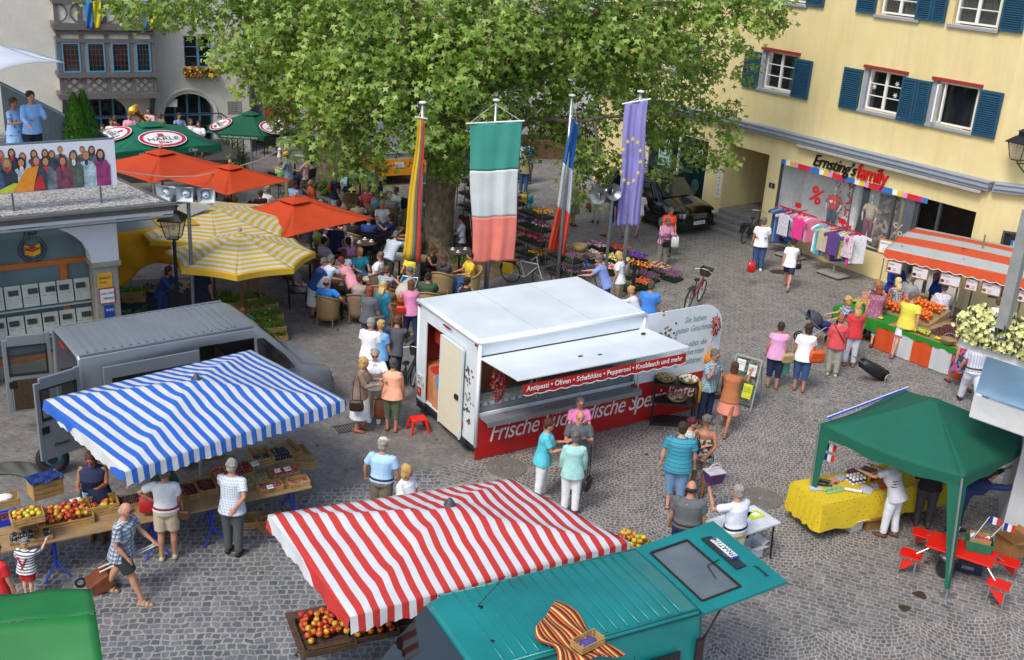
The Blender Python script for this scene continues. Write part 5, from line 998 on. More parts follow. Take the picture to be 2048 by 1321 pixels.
# beer parasols
grn=cloth('0e6b50',.2)
p1_,p2_=G(228,300,2.3),G(443,292,2.3);mid=(G(228,306,2.3)+G(443,290,2.3))/2
side=(G(443,290,2.3)-G(228,306,2.3));nrm_=V((-side.y,side.x,0)).normalized();gc=mid+nrm_*side.length/2;ga=atan2(side.y,side.x)
gt=parasol('beer_parasol','large dark green square parasol with a round red and white beer emblem',gc,4,side.length/2*1.414,2.3,.55,grn,rot=ga-R(45),val=.22,sag=.04,pole='b9bab4',group='green beer parasols')
def emblem(par,M,s=1.):
    W=mat('d6dade',.6)
    def ob(name,pts,m,z): q=MB();q.quad(*[tuple(M @ V((x*s,y*s,z))) for x,y in pts]);return q.build(name,m,par)
    E_=lambda rx,ry: [(rx*cos(a),ry*sin(a)*(1+.10*cos(a*1)*0)) for a in [2*pi*i/36 for i in range(36)]]
    ob('emblem_edge',E_(.70,.50),W,.02);ob('emblem_ring',E_(.67,.47),mat('b8202c',.5),.024);ob('emblem_field',E_(.56,.37),W,.028)
    ob('emblem_mug',[(-.10,.12),(.10,.12),(.08,.28),(-.08,.28)],mat('b8303a',.5),.032);ob('emblem_tray',[(-.22,.08),(.22,.08),(.2,.105),(-.2,.105)],mat('3a4a40',.5),.034)
    for st,sz,y,c in (('H\u00c4RLE',.25,-.13,'4e4020'),('Bier',.2,-.31,'b8202c')):
        o=text(st,sz*s,mat(c,.5),par,(0,0,0),(0,0,0),ext=.001,bold=.004,align='CENTER');Mt=M @ Matrix.Translation((0,y*s,.036));o.matrix_basis=Mt @ Matrix.Diagonal((1.25,1,1,1))
def facet(C_,r,zr,rise,rot,n,i,v=.3):
    P=V((cos(rot+2*pi*i/n)*r,sin(rot+2*pi*i/n)*r,zr));Q=V((cos(rot+2*pi*(i+1)/n)*r,sin(rot+2*pi*(i+1)/n)*r,zr));ap=V((0,0,zr+rise));X=(Q-P).normalized();Y=(ap-(P+Q)/2).normalized();Z=X.cross(Y);Y=Z.cross(X)
    o=lerp((P+Q)/2,ap,v);M=Matrix((X,Y,Z)).transposed().to_4x4();M.translation=o;return M
rr=side.length/2*1.414;
emblem(gt,facet(gc,rr,2.3,.55,ga-R(45),4,3,.33) @ Matrix.Translation((.0,0,.03)),1.15);emblem(gt,facet(gc,rr,2.3,.55,ga-R(45),4,2,.33) @ Matrix.Translation((0,0,.03)),1.15)
for s_,x in (('Unser Bier braut',-1.6),('Clemens H\u00e4rle',.65)):
    Mf=Matrix.Rotation(ga,4,'Z');o=text(s_,.17,mat('d6dad8',.6),gt,(0,0,0),(0,0,0),ext=.001,shear=.35);o.matrix_basis=Mf @ Matrix.Translation((x,-side.length/2-.035+.09,2.14)) @ Matrix.Rotation(R(90),4,'X')
sg_b=G(510,372);sg_t=parasol('beer_parasol','smaller round dark green parasol with two white beer emblems',sg_b+V((-.1,0,0)),6,1.62,2.2,.62,cloth('0c5a3e',.2),rot=R(0),val=.16,sag=.04,pole='c2c4c0',group='green beer parasols')
for k,vv in ((3,.22),(5,.22)): emblem(sg_t,facet(sg_b,1.62,2.2,.62,0,6,k,vv) @ Matrix.Translation((0,0,.03)) ,.85)
o=text('Unser Bier braut Clemens H\u00e4rle',.10,mat('d6dad8',.6),sg_t,(-.75,-1.40,2.09),(R(90),0,0),ext=.001,shear=.3)
# ---------------- flag poles and flags ----------------
polem=steel('a9adb0',.25)
def flagpole(px,py,h,label): 
    b=G(px,py);t=thing('flagpole',label,'flagpole',b,0,'flagpoles beside the trailer');q=MB();q.tube([(0,0,0),(0,0,h*.5),(0,0,h)],[.075,.065,.05],14);q.build('pole',polem,t,smooth=True);q=MB();q.lathe([(.10,h),(.10,h+.03),(.03,h+.05)],n=14);q.build('cap',whitep,t);return b
def flag(label,quad,bands,axis,Y,fold=.08,seed=0,bar=True,polepx=None,folds=5,topw=None):
    # quad: photo corners top-left, top-right, bottom-right, bottom-left at depth Y
    P=[GY(x,y,Y+dy) for (x,y,dy) in quad];t=thing('hanging_flag',label,'flag',(0,0,0),0,'flags on the flagpoles')
    nb=len(bands);nu,nv=36,40
    for bi,c in enumerate(bands):
        q=MB();u0,u1,v0,v1=(0,1,bi/nb,(bi+1)/nb) if axis == 'h' else (bi/nb,(bi+1)/nb,0,1)
        def f(u,v):
            U,W=lerp(u0,u1,u),lerp(v0,v1,v);p=lerp(lerp(P[0],P[1],U),lerp(P[3],P[2],U),W);k=fold*(.4+W*.9)
            return (p.x+.02*sin(W*9+seed),p.y+k*sin(U*pi*folds+seed+W*1.5)+k*.4*sin(U*23+W*3),p.z+.015*sin(U*9+W*2))
        q.grid(f,nu,nv//nb+6);q.build('band',cloth(c,.22,bump=.05),t,smooth=True,solid=.004)
    if bar:
        q=MB();dd=(P[1]-P[0]).normalized();q.tube([P[0]-dd*.08+V((0,0,.01)),P[1]+dd*.08+V((0,0,.01))],.022,8);q.build('crossbar',whitep,t)
        tp=GY(*polepx,Y);q=MB();q.tube([P[0],tp],.006,4);q.tube([P[1],tp],.006,4);q.build('cord',whitep,t)
    return t
F1=flagpole(834,600,5.5,'leftmost flagpole, carrying the yellow, black and red flag');F2=flagpole(972,585,5.52,'flagpole carrying the green, white and red flag');F3=flagpole(1115,562,5.55,'flagpole carrying the blue, white and red flag');F4=flagpole(1240,595,5.95,'rightmost flagpole, carrying the lilac flag with yellow stars')
flag('yellow, grey and red flag hanging folded in long stripes on the left pole',[(836,236,0),(849,238,.1),(838,528,.05),(804,518,0)],['e6bc2c','e6bc2c','707670','dc4a34'],'v',F1.y-.18,.02,0,True,(845,218),2)
flag('green, white and faded red flag spread flat on the second pole',[(938,248,0),(1043,243,0),(1028,522,.05),(945,526,0)],['44a090','d6dddc','f08c7c'],'h',F2.y-.16,.045,1,True,(990,208),4)
flag('blue, white and red flag hanging folded on the third pole',[(1144,236,0),(1156,253,.4),(1131,512,.3),(1097,498,0)],['3270c4','d0d6dc','e24f34'],'h',F3.y-.16,.07,2,True,(1147,205),3)
eu=flag('lilac blue flag with a circle of yellow stars on the right pole',[(1250,208,0),(1296,200,0),(1281,452,.1),(1234,452,0)],['9a94d2'],'h',F4.y-.16,.07,3,True,(1279,196),3)
cE=GY(1261,322,F4.y-.30)
for k in range(12):
    a=2*pi*k/12;c_=cE+V((cos(a)*.27,0,sin(a)*.62));q=MB();q.quad(*[tuple(c_+V((cos(R(90)+pi*j/5)*.065*(1 if j % 2 == 0 else .42),-.05+.05*0,sin(R(90)+pi*j/5)*.075*(1 if j % 2 == 0 else .42)))) for j in range(10)]);q.build('star',mat('d8c030',.7),eu)
# loudspeakers
SPZ=GY(383,388,G(391,700).y).z
def horn_pole(px,py,h,label): b=G(px,py);t=thing('loudspeaker_pole',label,'loudspeaker pole',b);q=MB();q.tube([(0,0,0),(0,0,h)],.045,10);q.build('pole',steel('7d868c',.4),t);return t,b
t,b=horn_pole(391,700,SPZ-.15,'grey pole with three square grey loudspeakers beside the street lamp');hm=mat('c4ccd0',.5)
for i,x in enumerate((-.42,0,.42)):
    q=MB();rz=R((-24,0,20)[i]);M=Matrix.Rotation(rz,3,'Z');O_=V((x,-.05,SPZ+.03));sq=lambda w,y: [O_+M @ V((a*w,y,c*w*.85)) for a,c in ((-1,-1),(1,-1),(1,1),(-1,1))]
    q.rings([sq(.2,-.2),sq(.18,-.12),sq(.1,.05),sq(.09,.2)],False);q.rings([sq(.185,-.19),sq(.16,-.12),sq(.07,.02)],False);q.ell(O_+M @ V((0,-.06,0)),(.085,.09,.085),12,8);q.quad(*sq(.07,.02));q.quad(*sq(.09,.2));h_=q.build('loudspeaker',hm,t,auto=40)
    q=MB();q.ell(O_+M @ V((0,-.145,0)),(.03,.01,.015),8,5);q.build('nozzle',blk,h_)
q=MB();q.tube([(-.45,0,SPZ-.16),(.45,0,SPZ-.16)],.02,6);q.build('cross_arm',steel(),t)
t,b=horn_pole(1216,585,3.0,'thin grey pole with round horn loudspeakers between the flags');t.location=G(1205,606)
hz=G(1205,606);
for i,(px,py,rz) in enumerate(((1196,392,-28),(1228,385,28))):
    c_=GY(px,py,hz.y)-hz;q=MB();M=(Matrix.Rotation(R(rz),3,'Z') @ Matrix.Rotation(R(80),3,'X'));n=20;P=[(.30,.0),(.26,-.04),(.14,-.12),(.07,-.25),(.06,-.36)];P=[(.24,.0),(.19,-.05),(.10,-.13),(.06,-.25),(.055,-.34)]
    q.rings([[c_+M @ V((r*cos(2*pi*j/n),r*sin(2*pi*j/n),z)) for j in range(n)] for r,z in P],False);q.ell(c_+M @ V((0,0,-.08)),(.03,.03,.08));q.rings([[c_+M @ V((r*cos(2*pi*j/n),r*sin(2*pi*j/n),z)) for j in range(n)] for r,z in ((.09,-.3),(.09,-.45))]);q.build('horn',steel('8e9294',.3),t,smooth=True)
# street lamp
LH=GY(349,476,G(360,695).y).z
lb=G(360,695);sl2=thing('street_lamp','black iron street lamp with a four sided glass lantern before the yellow parasol','street lamp',lb);q=MB();q.lathe([(.11,0),(.10,.4),(.06,.5),(.045,1.0),(.04,LH-.17),(.06,LH-.14),(.03,LH-.07),(.03,LH)],n=12);q.build('post',black_m,sl2)
tt=thing('lantern',None,None);tt.parent=sl2;tt.location=(0,0,LH-.02);lantern(tt,black_m,.95)
# rope across the square
rp_=thing('white_rope','white rope strung from the plane tree across the orange parasols','rope',(0,0,0));a,b=GY(670,238,40.9),GY(225,345,27.0);q=MB();pts=[]
pxs=[(672,238,40.5),(600,281,38),(520,320,35),(450,342,32.5),(390,353,30.5),(330,354,29),(275,348,27.5),(235,342,26.5)]
q.tube([GY(*p) for p in pxs],.016,5);q.build('rope',whitep,rp_)
# ---------------- black car by the tattoo shop ----------------
blc=mat('08090a',.12,0,.1,1,coat=.6);ca_=atan2(-.809,.588)
cf=G(1372,478);cO=cf+V((.66,.5,0));car=thing('black_car','shiny black estate car parked nose forward beside the tattoo shop window','car',G(1352,466)+V((.75,-.1,0)),R(-53))
def csec(x,w,z0,zb,z1,tf): return (x,w,z0,zb,z1,tf)
secs=[(-4.3,.78,.45,.85,1.0,.85),(-4.2,.86,.32,.95,1.5,.78),(-3.7,.9,.28,.98,1.66,.76),(-2.2,.92,.26,.98,1.70,.76),(-1.75,.92,.26,.98,1.64,.76),(-1.1,.92,.26,.96,1.10,.84),(-.5,.9,.26,.88,1.02,.85),(-.12,.85,.26,.78,.92,.86),(0,.72,.3,.6,.72,.88)]
q,vs,fs,n,rs=shell(secs);q.add(vs,fs);q.quad(*[vs[(len(rs)-1)*n+j] for j in range(n)]);q.quad(*[vs[j] for j in range(n)]);q.build('body',blc,car,smooth=True)
q=MB();q.quad((-1.72,-.68,1.64),(-1.14,-.76,1.14),(-1.14,.76,1.14),(-1.72,.68,1.64));q.build('windscreen',mat('2c3230',.05,0,.6,1.5,coat=.6),car,loc=(.03,0,.02))
q=MB();q.quad((-1.85,-.80,1.52),(-1.5,-.91,1.05),(-3.9,-.91,1.05),(-3.7,-.80,1.55));q.build('side_window',mat('101416',.05,coat=.6),car,loc=(0,-.012,.02))
for y in (-1,1): q=MB();q.box((-.13,y*.62,.74),(.16,.3,.15),rz=R(-18*y));h_=q.build('headlight',mat('c4cdd2',.15,.2,.3,30,coat=.8),car,bev=.02)
q=MB()
for i in range(4): q.bb(-.02,.035,-.33,.33,.62+i*.045,.64+i*.045)
q.build('grille',chrome,car);q=MB();q.bb(.0,.04,-.26,.26,.40,.52);pl=q.build('number_plate',mat('d8dcde',.4),car);text('TV DR 852',.11,mat('181a1e'),pl,(.044,-.24,.42),(R(90),0,R(90)),ext=.001,sx=.85)
q=MB();q.bb(-.3,.03,-.8,.8,.27,.36);q.build('bumper',mat('17191b',.5),car);q=MB();q.box((-1.42,-.98,1.08),(.14,.2,.14));q.build('wing_mirror',blc,car,bev=.02);q=MB();q.box((-1.35,.5,1.16),(.2,.3,.01),ry=R(30));q.build('paper_card',mat('b8b098'),car)
for y in (-.66,.66): q=MB();q.tube([(-3.8,y,1.70),(-2.0,y,1.74)],.018,6);q.build('roof_rail',blk,car)
for x in (-.85,-3.45):
    for y in (-.84,.84): wheel(car,(x,y,.34),.34,.2,'a8acb0')
# bakery vans behind the cafe
def boxvan(loc,rz,L,W,H,label,upper,lower,deco):
    t=thing('bakery_van',label,'van',loc,rz);q=MB();q.bb(0,L,-W/2,W/2,.42,H);q.build('body',upper,t,bev=.04)
    q=MB();q.bb(-.01,L+.01,-W/2-.012,W/2+.012,.4,1.05);q.build('lower_panel',lower,t,bev=.01);deco(t,L,W,H)
    for x in (.7,L-.9):
        for y in (-W/2+.08,W/2-.08): wheel(t,(x,y,.33),.33,.2)
    return t
def d1(t,L,W,H):
    q=MB();q.bb(-.03,-.012,W/2-.3,W/2-.1,.6,.85);q.bb(-.03,-.012,-W/2+.1,-W/2+.25,.5,.85);q.build('tail_lamp',mat('8a1410',.3),t);q=MB();q.bb(-.03,-.013,-.2,.2,.72,.92);pl=q.build('number_plate',mat('c4c8c6'),t);text('FN L 31',.12,mat('181a1e'),pl,(-.034,.2,.77),(R(90),0,R(-90)),ext=.001,sx=.7)
    q=MB();q.tube([(-.04,-W/2+.1,1.25),(-.04,W/2-.1,1.25)],.02,5);q.build('rail',blk,t);q=MB();q.tube([(0.1,-W/2-.02,1.5),(L,-W/2-.02,1.75)],.015,4);q.build('stripe',blk,t)
boxvan(G(790,372)+V((.15,.1,0)),R(118),4.6,2.2,2.5,'white and orange sales van behind the second plane tree',mat('aab2b8',.4,0,.04),mat('d88818',.4),d1)
def d2(t,L,W,H):
    q=MB();q.bb(.1,1.3,-W/2-.02,-W/2-.005,1.0,2.6);o_=q.build('side_panel',mat('d06a28',.5,0,.2,2),t);q=MB();q.prism([(.35,1.7),(.5,1.95),(.75,2.0),(1.05,1.85),(1.1,1.6),(.75,1.45)],-W/2-.026,-W/2-.02,'y');q.build('dark_emblem',mat('1c3020',.5),o_);text('Bergbauern',.17,whitep,o_,(.36,-W/2-.03,1.68),(R(90),0,0),ext=.001,shear=.2,sx=.8)
    q=MB();q.ell((.65,-W/2-.02,2.15),(.12,.004,.2),8,6);q.build('printed_maple',mat('e0a81c'),o_);q=MB();q.bb(2.1,2.9,-W/2-.02,-W/2-.005,1.2,2.3);q.build('hatch',mat('8a4a20',.6,0,.5,5),t)
boxvan(G(507,292)+V((.0,.6,0)),R(30),5.2,2.0,2.75,'orange bakery van with a green emblem at the corner of the town hall',mat('b0b4b4',.5),mat('9a9c9a',.5),d2)
# ---------------- people ----------------
SKIN={k: None for k in ('skin','tskin','pskin')}
def skinm(k): return mat(k,.5,0,.06,14)
FAB={'plaidblue': ('plaid','c4ccd4','44597a',.07,.5,'28323f'),'plaidteal': ('plaid','b4c4cc','2c6f86',.05,.5,None),'plaidgrey': ('plaid','c2c2c0','6d7074',.06,.5,'3c3f44'),'plaidwhite': ('plaid','d6dde4','7c98bc',.045,.75,None),'plaidred': ('plaid','cfc4c4','a03038',.05,.5,None),'plaidbrown': ('plaid','8c8270','5a5244',.05,.5,'c4bca6'),'checkgrey': ('plaid','5c6064','43474b',.03,.5,None),
 'stripenavy': ('stripe','d8dade','2c3450',.045,.62,None,'z'),'stripeteal': ('stripe','2f8fa4','174f60',.075,.86,None,'z'),'stripeblack': ('stripe','b9bbc0','17181c',.05,.5,None,'z'),'stripepink': ('stripe','d8a0bc','a85888',.05,.55,None,'x'),'stripelilac': ('stripe','c6cad2','9aa0b4',.06,.7,None,'x'),'stripewhite': ('stripe','d6d6d2','a9b0a8',.05,.6,None,'x'),
 'floralpink': ('dots','d98c98','dcb8bc',.035,.3),'floralwhite': ('dots','cfd0d8','6c5c7c',.05,.28),'floralred': ('dots','d4c8cc','a84458',.06,.28),'floralrose': ('dots','94506c','c89cac',.05,.26),'leopard': ('dots','b06a3c','4a2a1c',.035,.22),'floralblue': ('dots','8fb4dc','2c5a9a',.09,.26),'multi': ('multi','1c1c34','b83468',.07,.5),'floraldark': ('dots','2a2c3c','7c6480',.06,.25),'camisole': ('multi','24262c','9a9a98',.05,.5),'purplefloral': ('dots','7c84a0','503490',.12,.45)}
def fab(c):
    if c in FAB:
        f=FAB[c];k=dict(p=f[3],duty=f[4])
        if len(f) > 5 and f[5]: k['c']=f[5]
        if len(f) > 6: k['ax']=f[6]
        if c == 'multi': k['c']='2c7cb4'
        if c == 'camisole': k['c']='5c5c60'
        return pat(f[0],f[1],f[2],**k)
    return mat(c,.85,0,.13,6,.8,13)
def eloft(q,pts,radii,n=12):
    # stations with elliptic sections; first axis stays near world x
    pts=[V(p) for p in pts];rs=[]
    for i,p in enumerate(pts):
        t=(pts[min(i+1,len(pts)-1)]-pts[max(i-1,0)]).normalized();a=V((1,0,0));a=(a-t*a.dot(t));a=a.normalized() if a.length > .2 else V((0,1,0));b=t.cross(a);rx,ry=radii[i] if isinstance(radii[i],tuple) else (radii[i],radii[i])
        rs.append([p+a*cos(2*pi*j/n)*rx+b*sin(2*pi*j/n)*ry for j in range(n)])
    q.rings(rs)
def remesh(o,vs,sm=2):
    m_=o.modifiers.new('remesh','REMESH');m_.mode='VOXEL';m_.voxel_size=vs;m_.use_smooth_shade=True
    if sm: s_=o.modifiers.new('smooth','SMOOTH');s_.iterations=sm;s_.factor=.5
    return o
POSE={  # torso lean, then (hip flex, knee) left/right, then arms (flex, abduction, elbow, inward) left/right
 'stand': (3,(2,2),(-2,2),(4,8,12,0),(4,8,12,0)),'walk': (6,(28,12),(-22,14),(-22,8,15,0),(24,8,22,0)),'stride': (8,(-20,8),(24,6),(30,8,20,0),(-28,10,12,0)),
 'fold': (3,(2,2),(-2,2),(20,10,105,.6),(20,10,100,.6)),'hands': (5,(3,2),(-3,2),(22,8,80,.3),(22,8,80,.3)),'hipR': (3,(2,2),(-3,2),(5,8,12,0),(0,58,18,1.0)),'hipL': (3,(-3,2),(2,2),(0,58,18,1.0),(5,8,12,0)),
 'chin': (4,(2,2),(-2,2),(18,8,60,.5),(30,10,135,.3)),'wave': (4,(2,2),(-2,2),(55,20,95,.1),(10,8,20,0)),'back': (3,(2,2),(-2,2),(-34,14,16,.7),(-34,14,16,.7)),
 'bend': (42,(8,6),(-4,6),(40,8,30,0),(48,8,25,0)),'lean': (24,(6,4),(-4,4),(35,8,35,.1),(35,8,35,.1)),'push': (8,(12,6),(-14,10),(38,6,32,0),(38,6,32,0)),'reach': (20,(6,4),(-4,4),(60,8,12,0),(10,8,30,0)),'pull': (4,(16,4),(-18,10),(-30,8,8,0),(10,6,30,0)),'carry': (3,(5,4),(-5,4),(4,7,8,0),(12,8,70,.5)),'point': (4,(2,2),(-2,2),(60,12,20,.1),(25,8,70,.3)),
 'sit': (2,(86,86),(84,82),(28,8,60,.35),(28,8,60,.35)),'sitfwd': (20,(88,92),(84,88),(45,10,50,.3),(45,10,50,.3)),'sitback': (-12,(82,70),(84,76),(12,14,55,.3),(12,14,55,.3)),'sitarm': (6,(86,86),(84,82),(60,16,70,.2),(20,8,60,.3)),'squat': (30,(110,120),(100,115),(50,10,40,0),(50,10,40,0)),'deep': (68,(14,10),(-10,8),(70,10,15,0),(60,10,25,0))}
PPL=[]
def person(px,py,head,label,pose='stand',h=1.7,top='white',bot='denim',hair='brown',hs='short',sleeve=.5,leg='long',fat=1.,skin='skin',shoe='brown',z=0.,fem=0,nod=8,group=None,tuck=0,extra='',hd=0,turn=0,arms=None,hidden=0,hat=None,belt=None,Y=None):
    k=h/1.7;lean,lL,lR,aL,aR=POSE[pose];sit=pose.startswith('sit');s_=sin
    if arms: aL,aR=arms
    J={};ln=R(lean);u=V((0,sin(ln),cos(ln)));fwd=V((0,cos(ln),-sin(ln)));P=V((0,0,.93))
    def leg_(sd,a):
        hip=P+V((sd*.09,0,-.02));f,kn=R(a[0]),R(a[1]);sp=.10 if sit else .02
        d1=V((sd*sp,sin(f),-cos(f))).normalized();knee=hip+d1*.43;d2=V((0,sin(f-kn),-cos(f-kn))).normalized();return hip,knee,knee+d2*.41
    LL,RL=leg_(-1,lL),leg_(1,lR);low=min(LL[2].z,RL[2].z);dz=(.47+.095)-P.z if sit else .08-low
    if pose == 'squat': dz=.08-low
    if sit: dz=.56-P.z
    sh=V((0,0,dz));P=P+sh;LL=[p+sh for p in LL];RL=[p+sh for p in RL]
    def T(t,f=0,x=0): return P+u*t+fwd*f+V((x,0,0))
    def arm_(sd,a):
        f,ab,el,inn=R(a[0]),R(a[1]),R(a[2]),a[3];S0=T(.455,-.005,sd*(.185 if not fem else .165)*(.5+.5*fat));q0=f+ln*.4
        d1=V((sd*sin(ab),cos(ab)*sin(q0),-cos(ab)*cos(q0)));E_=S0+d1*.285;q1=q0+el if el > 0 else q0;d2=V((-sd*inn+sd*.08*(1-inn),sin(q1),-cos(q1))).normalized();W_=E_+d2*.245;return S0,E_,W_,d2
    AL,AR=arm_(-1,aL),arm_(1,aR)
    hq=ln*.5+R(nod);hu=V((0,sin(hq),cos(hq)));NB=T(.50);HC=NB+hu*.162;hrot=Matrix.Rotation(R(-turn),3,'Z') @ Matrix.Rotation(-hq,3,'X')
    zt=HC.z+.125
    if hd or Y is not None: g=GY(px,py,Y) if Y is not None else G(px,py,z+zt*k);loc=V((g.x,g.y,z));off=Matrix.Rotation(-R(head),3,'Z') @ V((HC.x,HC.y,0))*k;loc -= off
    else: loc=G(px,py,z);
    near=loc.y < 25;vs_=.013 if near else .02
    w=fat*1.07;q=MB();Sc=Matrix.Scale(k,3)
    # body
    br=(.015 if fem else 0)
    eloft(q,[T(-.09),T(-.02),T(.08),T(.18),T(.30,br),T(.41),T(.475),T(.505),NB+hu*.06],[(.11,.09),(.165*w,.115*w),(.155*w,.11*w),(.132*w,.098*w),(.15*w,.112*w),(.165*w,.10*w),(.098,.062),(.058,.056),(.050,.052)],14)
    q.ell(HC,(.079,.097,.118),14,11,hrot);q.ell(HC+hrot @ V((0,.022,-.055)),(.058,.068,.06),12,8,hrot)
    q.ell(HC+hrot @ V((0,.094,-.012)),(.013,.02,.024),8,6,hrot)
    for sd in (-1,1): q.ell(HC+hrot @ V((sd*.076,-.002,-.01)),(.013,.02,.03),8,6,hrot)
    for sd,L_ in ((-1,LL),(1,RL)):
        hip,kn,an=L_;m1=lerp(kn,an,.3)
        eloft(q,[hip+V((0,0,.03)),lerp(hip,kn,.4),kn,m1+V((0,-.012,0)),lerp(kn,an,.75),an],[(.088*w,.09*w),(.076*w,.08*w),(.054,.056),(.054,.057),(.038,.04),(.034,.038)])
        ft=V((0,1,-.0));eloft(q,[an+V((0,-.055,-.045)),an+V((0,0,-.04)),an+V((0,.09,-.055)),an+V((0,.17,-.062))],[(.032,.03),(.036,.042),(.042,.026),(.03,.014)])
    for sd,A_,in ((-1,AL),(1,AR)):
        S0,E_,W_,d2=A_;eloft(q,[S0+V((-sd*.03,0,.0)),lerp(S0,E_,.35),E_,lerp(E_,W_,.4),W_],[.052*sqrt(w),.046*sqrt(w),.037,.037*sqrt(w),.025],10)
        # hand: palm, four fingers, thumb
        d=d2;side_=V((1,0,0));side_=(side_-d*side_.dot(d)).normalized();nm=d.cross(side_);c0=W_+d*.005;pal=W_+d*.085
        eloft(q,[c0,W_+d*.04,pal],[(.026,.02),(.040,.018),(.038,.015)],8)
        for fi,(o_,ln_) in enumerate(((-.028,.06),(-.0095,.075),(.0095,.07),(.028,.055))):
            b_=pal+side_*o_;q.tube([b_-d*.01,b_+d*ln_*.5+nm*.006*sd,b_+d*ln_*.9+nm*.02*sd],[.0095,.009,.007],6)
        tb=W_+d*.03-side_*sd*.03;q.tube([tb,tb+d*.03-side_*sd*.025,tb+d*.06-side_*sd*.03],[.012,.011,.008],6)
    q.v=[tuple(V(p)*k) for p in q.v]
    o=q.build('person',skinm(skin),None,loc,-R(head),smooth=True);tag(o,label,'person',group);remesh(o,vs_)
    def part(nm,q,m,v=None,sm=2):
        q.v=[tuple(V(p)*k) for p in q.v];c=q.build(nm,m,o,smooth=True);
        if v: remesh(c,v,sm)
        return c
    # top
    g_=.017
    if top != 'none':
        q=MB();a0=-.14 if not tuck else -.0
        if leg == 'dress': a0=-.1
        st=[(a0,0,.185*w+g_+.012*(not tuck),.14*w+g_+.012*(not tuck)),(.0,0,.172*w+g_,.128*w+g_),(.14,0,.142*w+g_+.008*(not fem),.105*w+g_),(.29,.012+br*1.5,.158*w+g_,.118*w+g_+br),(.40,0,.172*w+g_,.105*w+g_),(.462,-.005,.142*w+g_*.6,.082),(.497,-.005,.082,.066)]
        if 'cami' in extra: st=st[:4]+[(.36,.0,.155*w+.01,.11*w+.01)]
        eloft(q,[T(a,f) for a,f,_,_ in st],[(b,c) for _,_,b,c in st],16)
        if sleeve > 0:
            for sd,A_ in ((-1,AL),(1,AR)):
                S0,E_,W_,_=A_;s1=min(1,sleeve/.6);pts=[S0+V((-sd*.055,0,.0)),S0+V((-sd*.008,0,-.012)),lerp(S0,E_,min(1,s1*.7+.1))];rr_=[.05*w,.058*w,.062*w]
                if sleeve > .7: pts += [E_,lerp(E_,W_,(sleeve-.7)/.3*.97)];rr_ += [.052*w,.042]
                eloft(q,pts,rr_,10)
        part('shirt' if leg != 'dress' else 'dress_top',q,fab(top),vs_*1.05)
    # lower garment
    q=MB();gg=.016
    if leg in ('skirt','dress','longskirt'):
        km=lerp(LL[1],RL[1],.5);an_=lerp(LL[2],RL[2],.5);en=lerp(P,km,1.0 if leg != 'longskirt' else 1.0)
        if leg == 'longskirt': en=lerp(km,an_,.35)
        if sit: eloft(q,[T(.08),T(-.06,.02),lerp(P,km,.6),km+V((0,.03,-.02)),km+V((0,.05,-.2))],[(.155*w,.12*w),(.19*w,.15*w),(.20*w,.12*w),(.18*w,.1),(.17*w,.06)],18)
        else: eloft(q,[T(.10),T(-.02),lerp(P,en,.45),en],[(.15*w,.115*w),(.185*w,.14*w),(.20*w,.17*w),(.235*w,.20*w)],20)
        part('skirt',q,fab(bot),vs_*1.05)
    elif leg != 'none':
        fr={'long': 1.93,'capri': 1.45,'shorts': .82,'hot': .35}[leg]
        eloft(q,[T(.085 if tuck or top == 'none' else .0),T(.02 if tuck else -.02),T(-.05),T(-.11)],[(.152*w+gg*.6,.108*w+gg*.6),(.162*w+gg*.6,.118*w+gg*.6),(.170*w+gg*.8,.125*w+gg*.8),(.12*w,.10*w)],16)
        for sd,L_ in ((-1,LL),(1,RL)):
            hip,kn,an=L_;pts=[hip+V((0,0,.04)),lerp(hip,kn,.4)];rr_=[.10*w,.092*w+gg*.6]
            if fr < 1: pts.append(lerp(hip,kn,fr));rr_.append(.082*w+gg*.5)
            else: pts += [kn,lerp(kn,an,min(1,fr-1)*.5),lerp(kn,an,fr-1)];rr_ += [.07*w+.006,.066*w if fr > 1.5 else .064*w,.054*w+.008]
            eloft(q,pts,rr_,12)
        part('trousers' if fr > 1.4 else 'shorts',q,fab(bot),vs_*1.05)
    if belt: q=MB();eloft(q,[T(.05),T(.085)],[(.168*w+gg,.125*w+gg)]*2,20);part('belt',q,mat(belt,.6))
    if leg == 'susp':
        pass
    # shoes
    if not hidden:
        for sd,L_ in ((-1,LL),(1,RL)):
            an=L_[2];q=MB()
            if 'sandal' in extra:
                q.box(an+V((0,.055,-.072)),(.085,.26,.016))
                for yy in (.11,.05): q.torus(an+V((0,yy,-.05)),.043,.008,Matrix.Rotation(R(90),3,'X'),12,5,0,pi)
                q.torus(an+V((0,-.01,-.01)),.04,.007,None,12,5)
            else: eloft(q,[an+V((0,-.072,-.045)),an+V((0,-.02,-.03)),an+V((0,.08,-.045)),an+V((0,.16,-.058)),an+V((0,.19,-.062))],[(.034,.034),(.043,.05),(.05,.035),(.042,.022),(.022,.012)],10)
            part('sandal' if 'sandal' in extra else 'shoe',q,mat(shoe,.6))
    # hair, face, headgear
    def hp(x,y,z_): return HC+hrot @ V((x,y,z_))
    hm_=mat(hair,.75,0,.38,32,.9,45)
    q=MB()
    if hs != 'bald':
        q.ell(hp(0,-.02,.032),(.092,.103,.102),12,9,hrot);random.seed(len(PPL));n_=22 if near else 12
        for _ in range(n_):
            a_,b_=random.uniform(0,2*pi),random.uniform(-.1,1);cb_=sqrt(max(0,1-b_*b_));x_,y_=cos(a_)*cb_,sin(a_)*cb_
            if y_ > .55 and b_ < .75: continue
            q.ell(hp(.078*x_,-.025+.088*y_,.03+.088*b_),(random.uniform(.02,.032),random.uniform(.02,.035),random.uniform(.018,.03)),6,4,Matrix.Rotation(a_,3,'Z'))
        if hs == 'short': q.ell(hp(0,-.048,-.03),(.08,.066,.066),10,7,hrot)
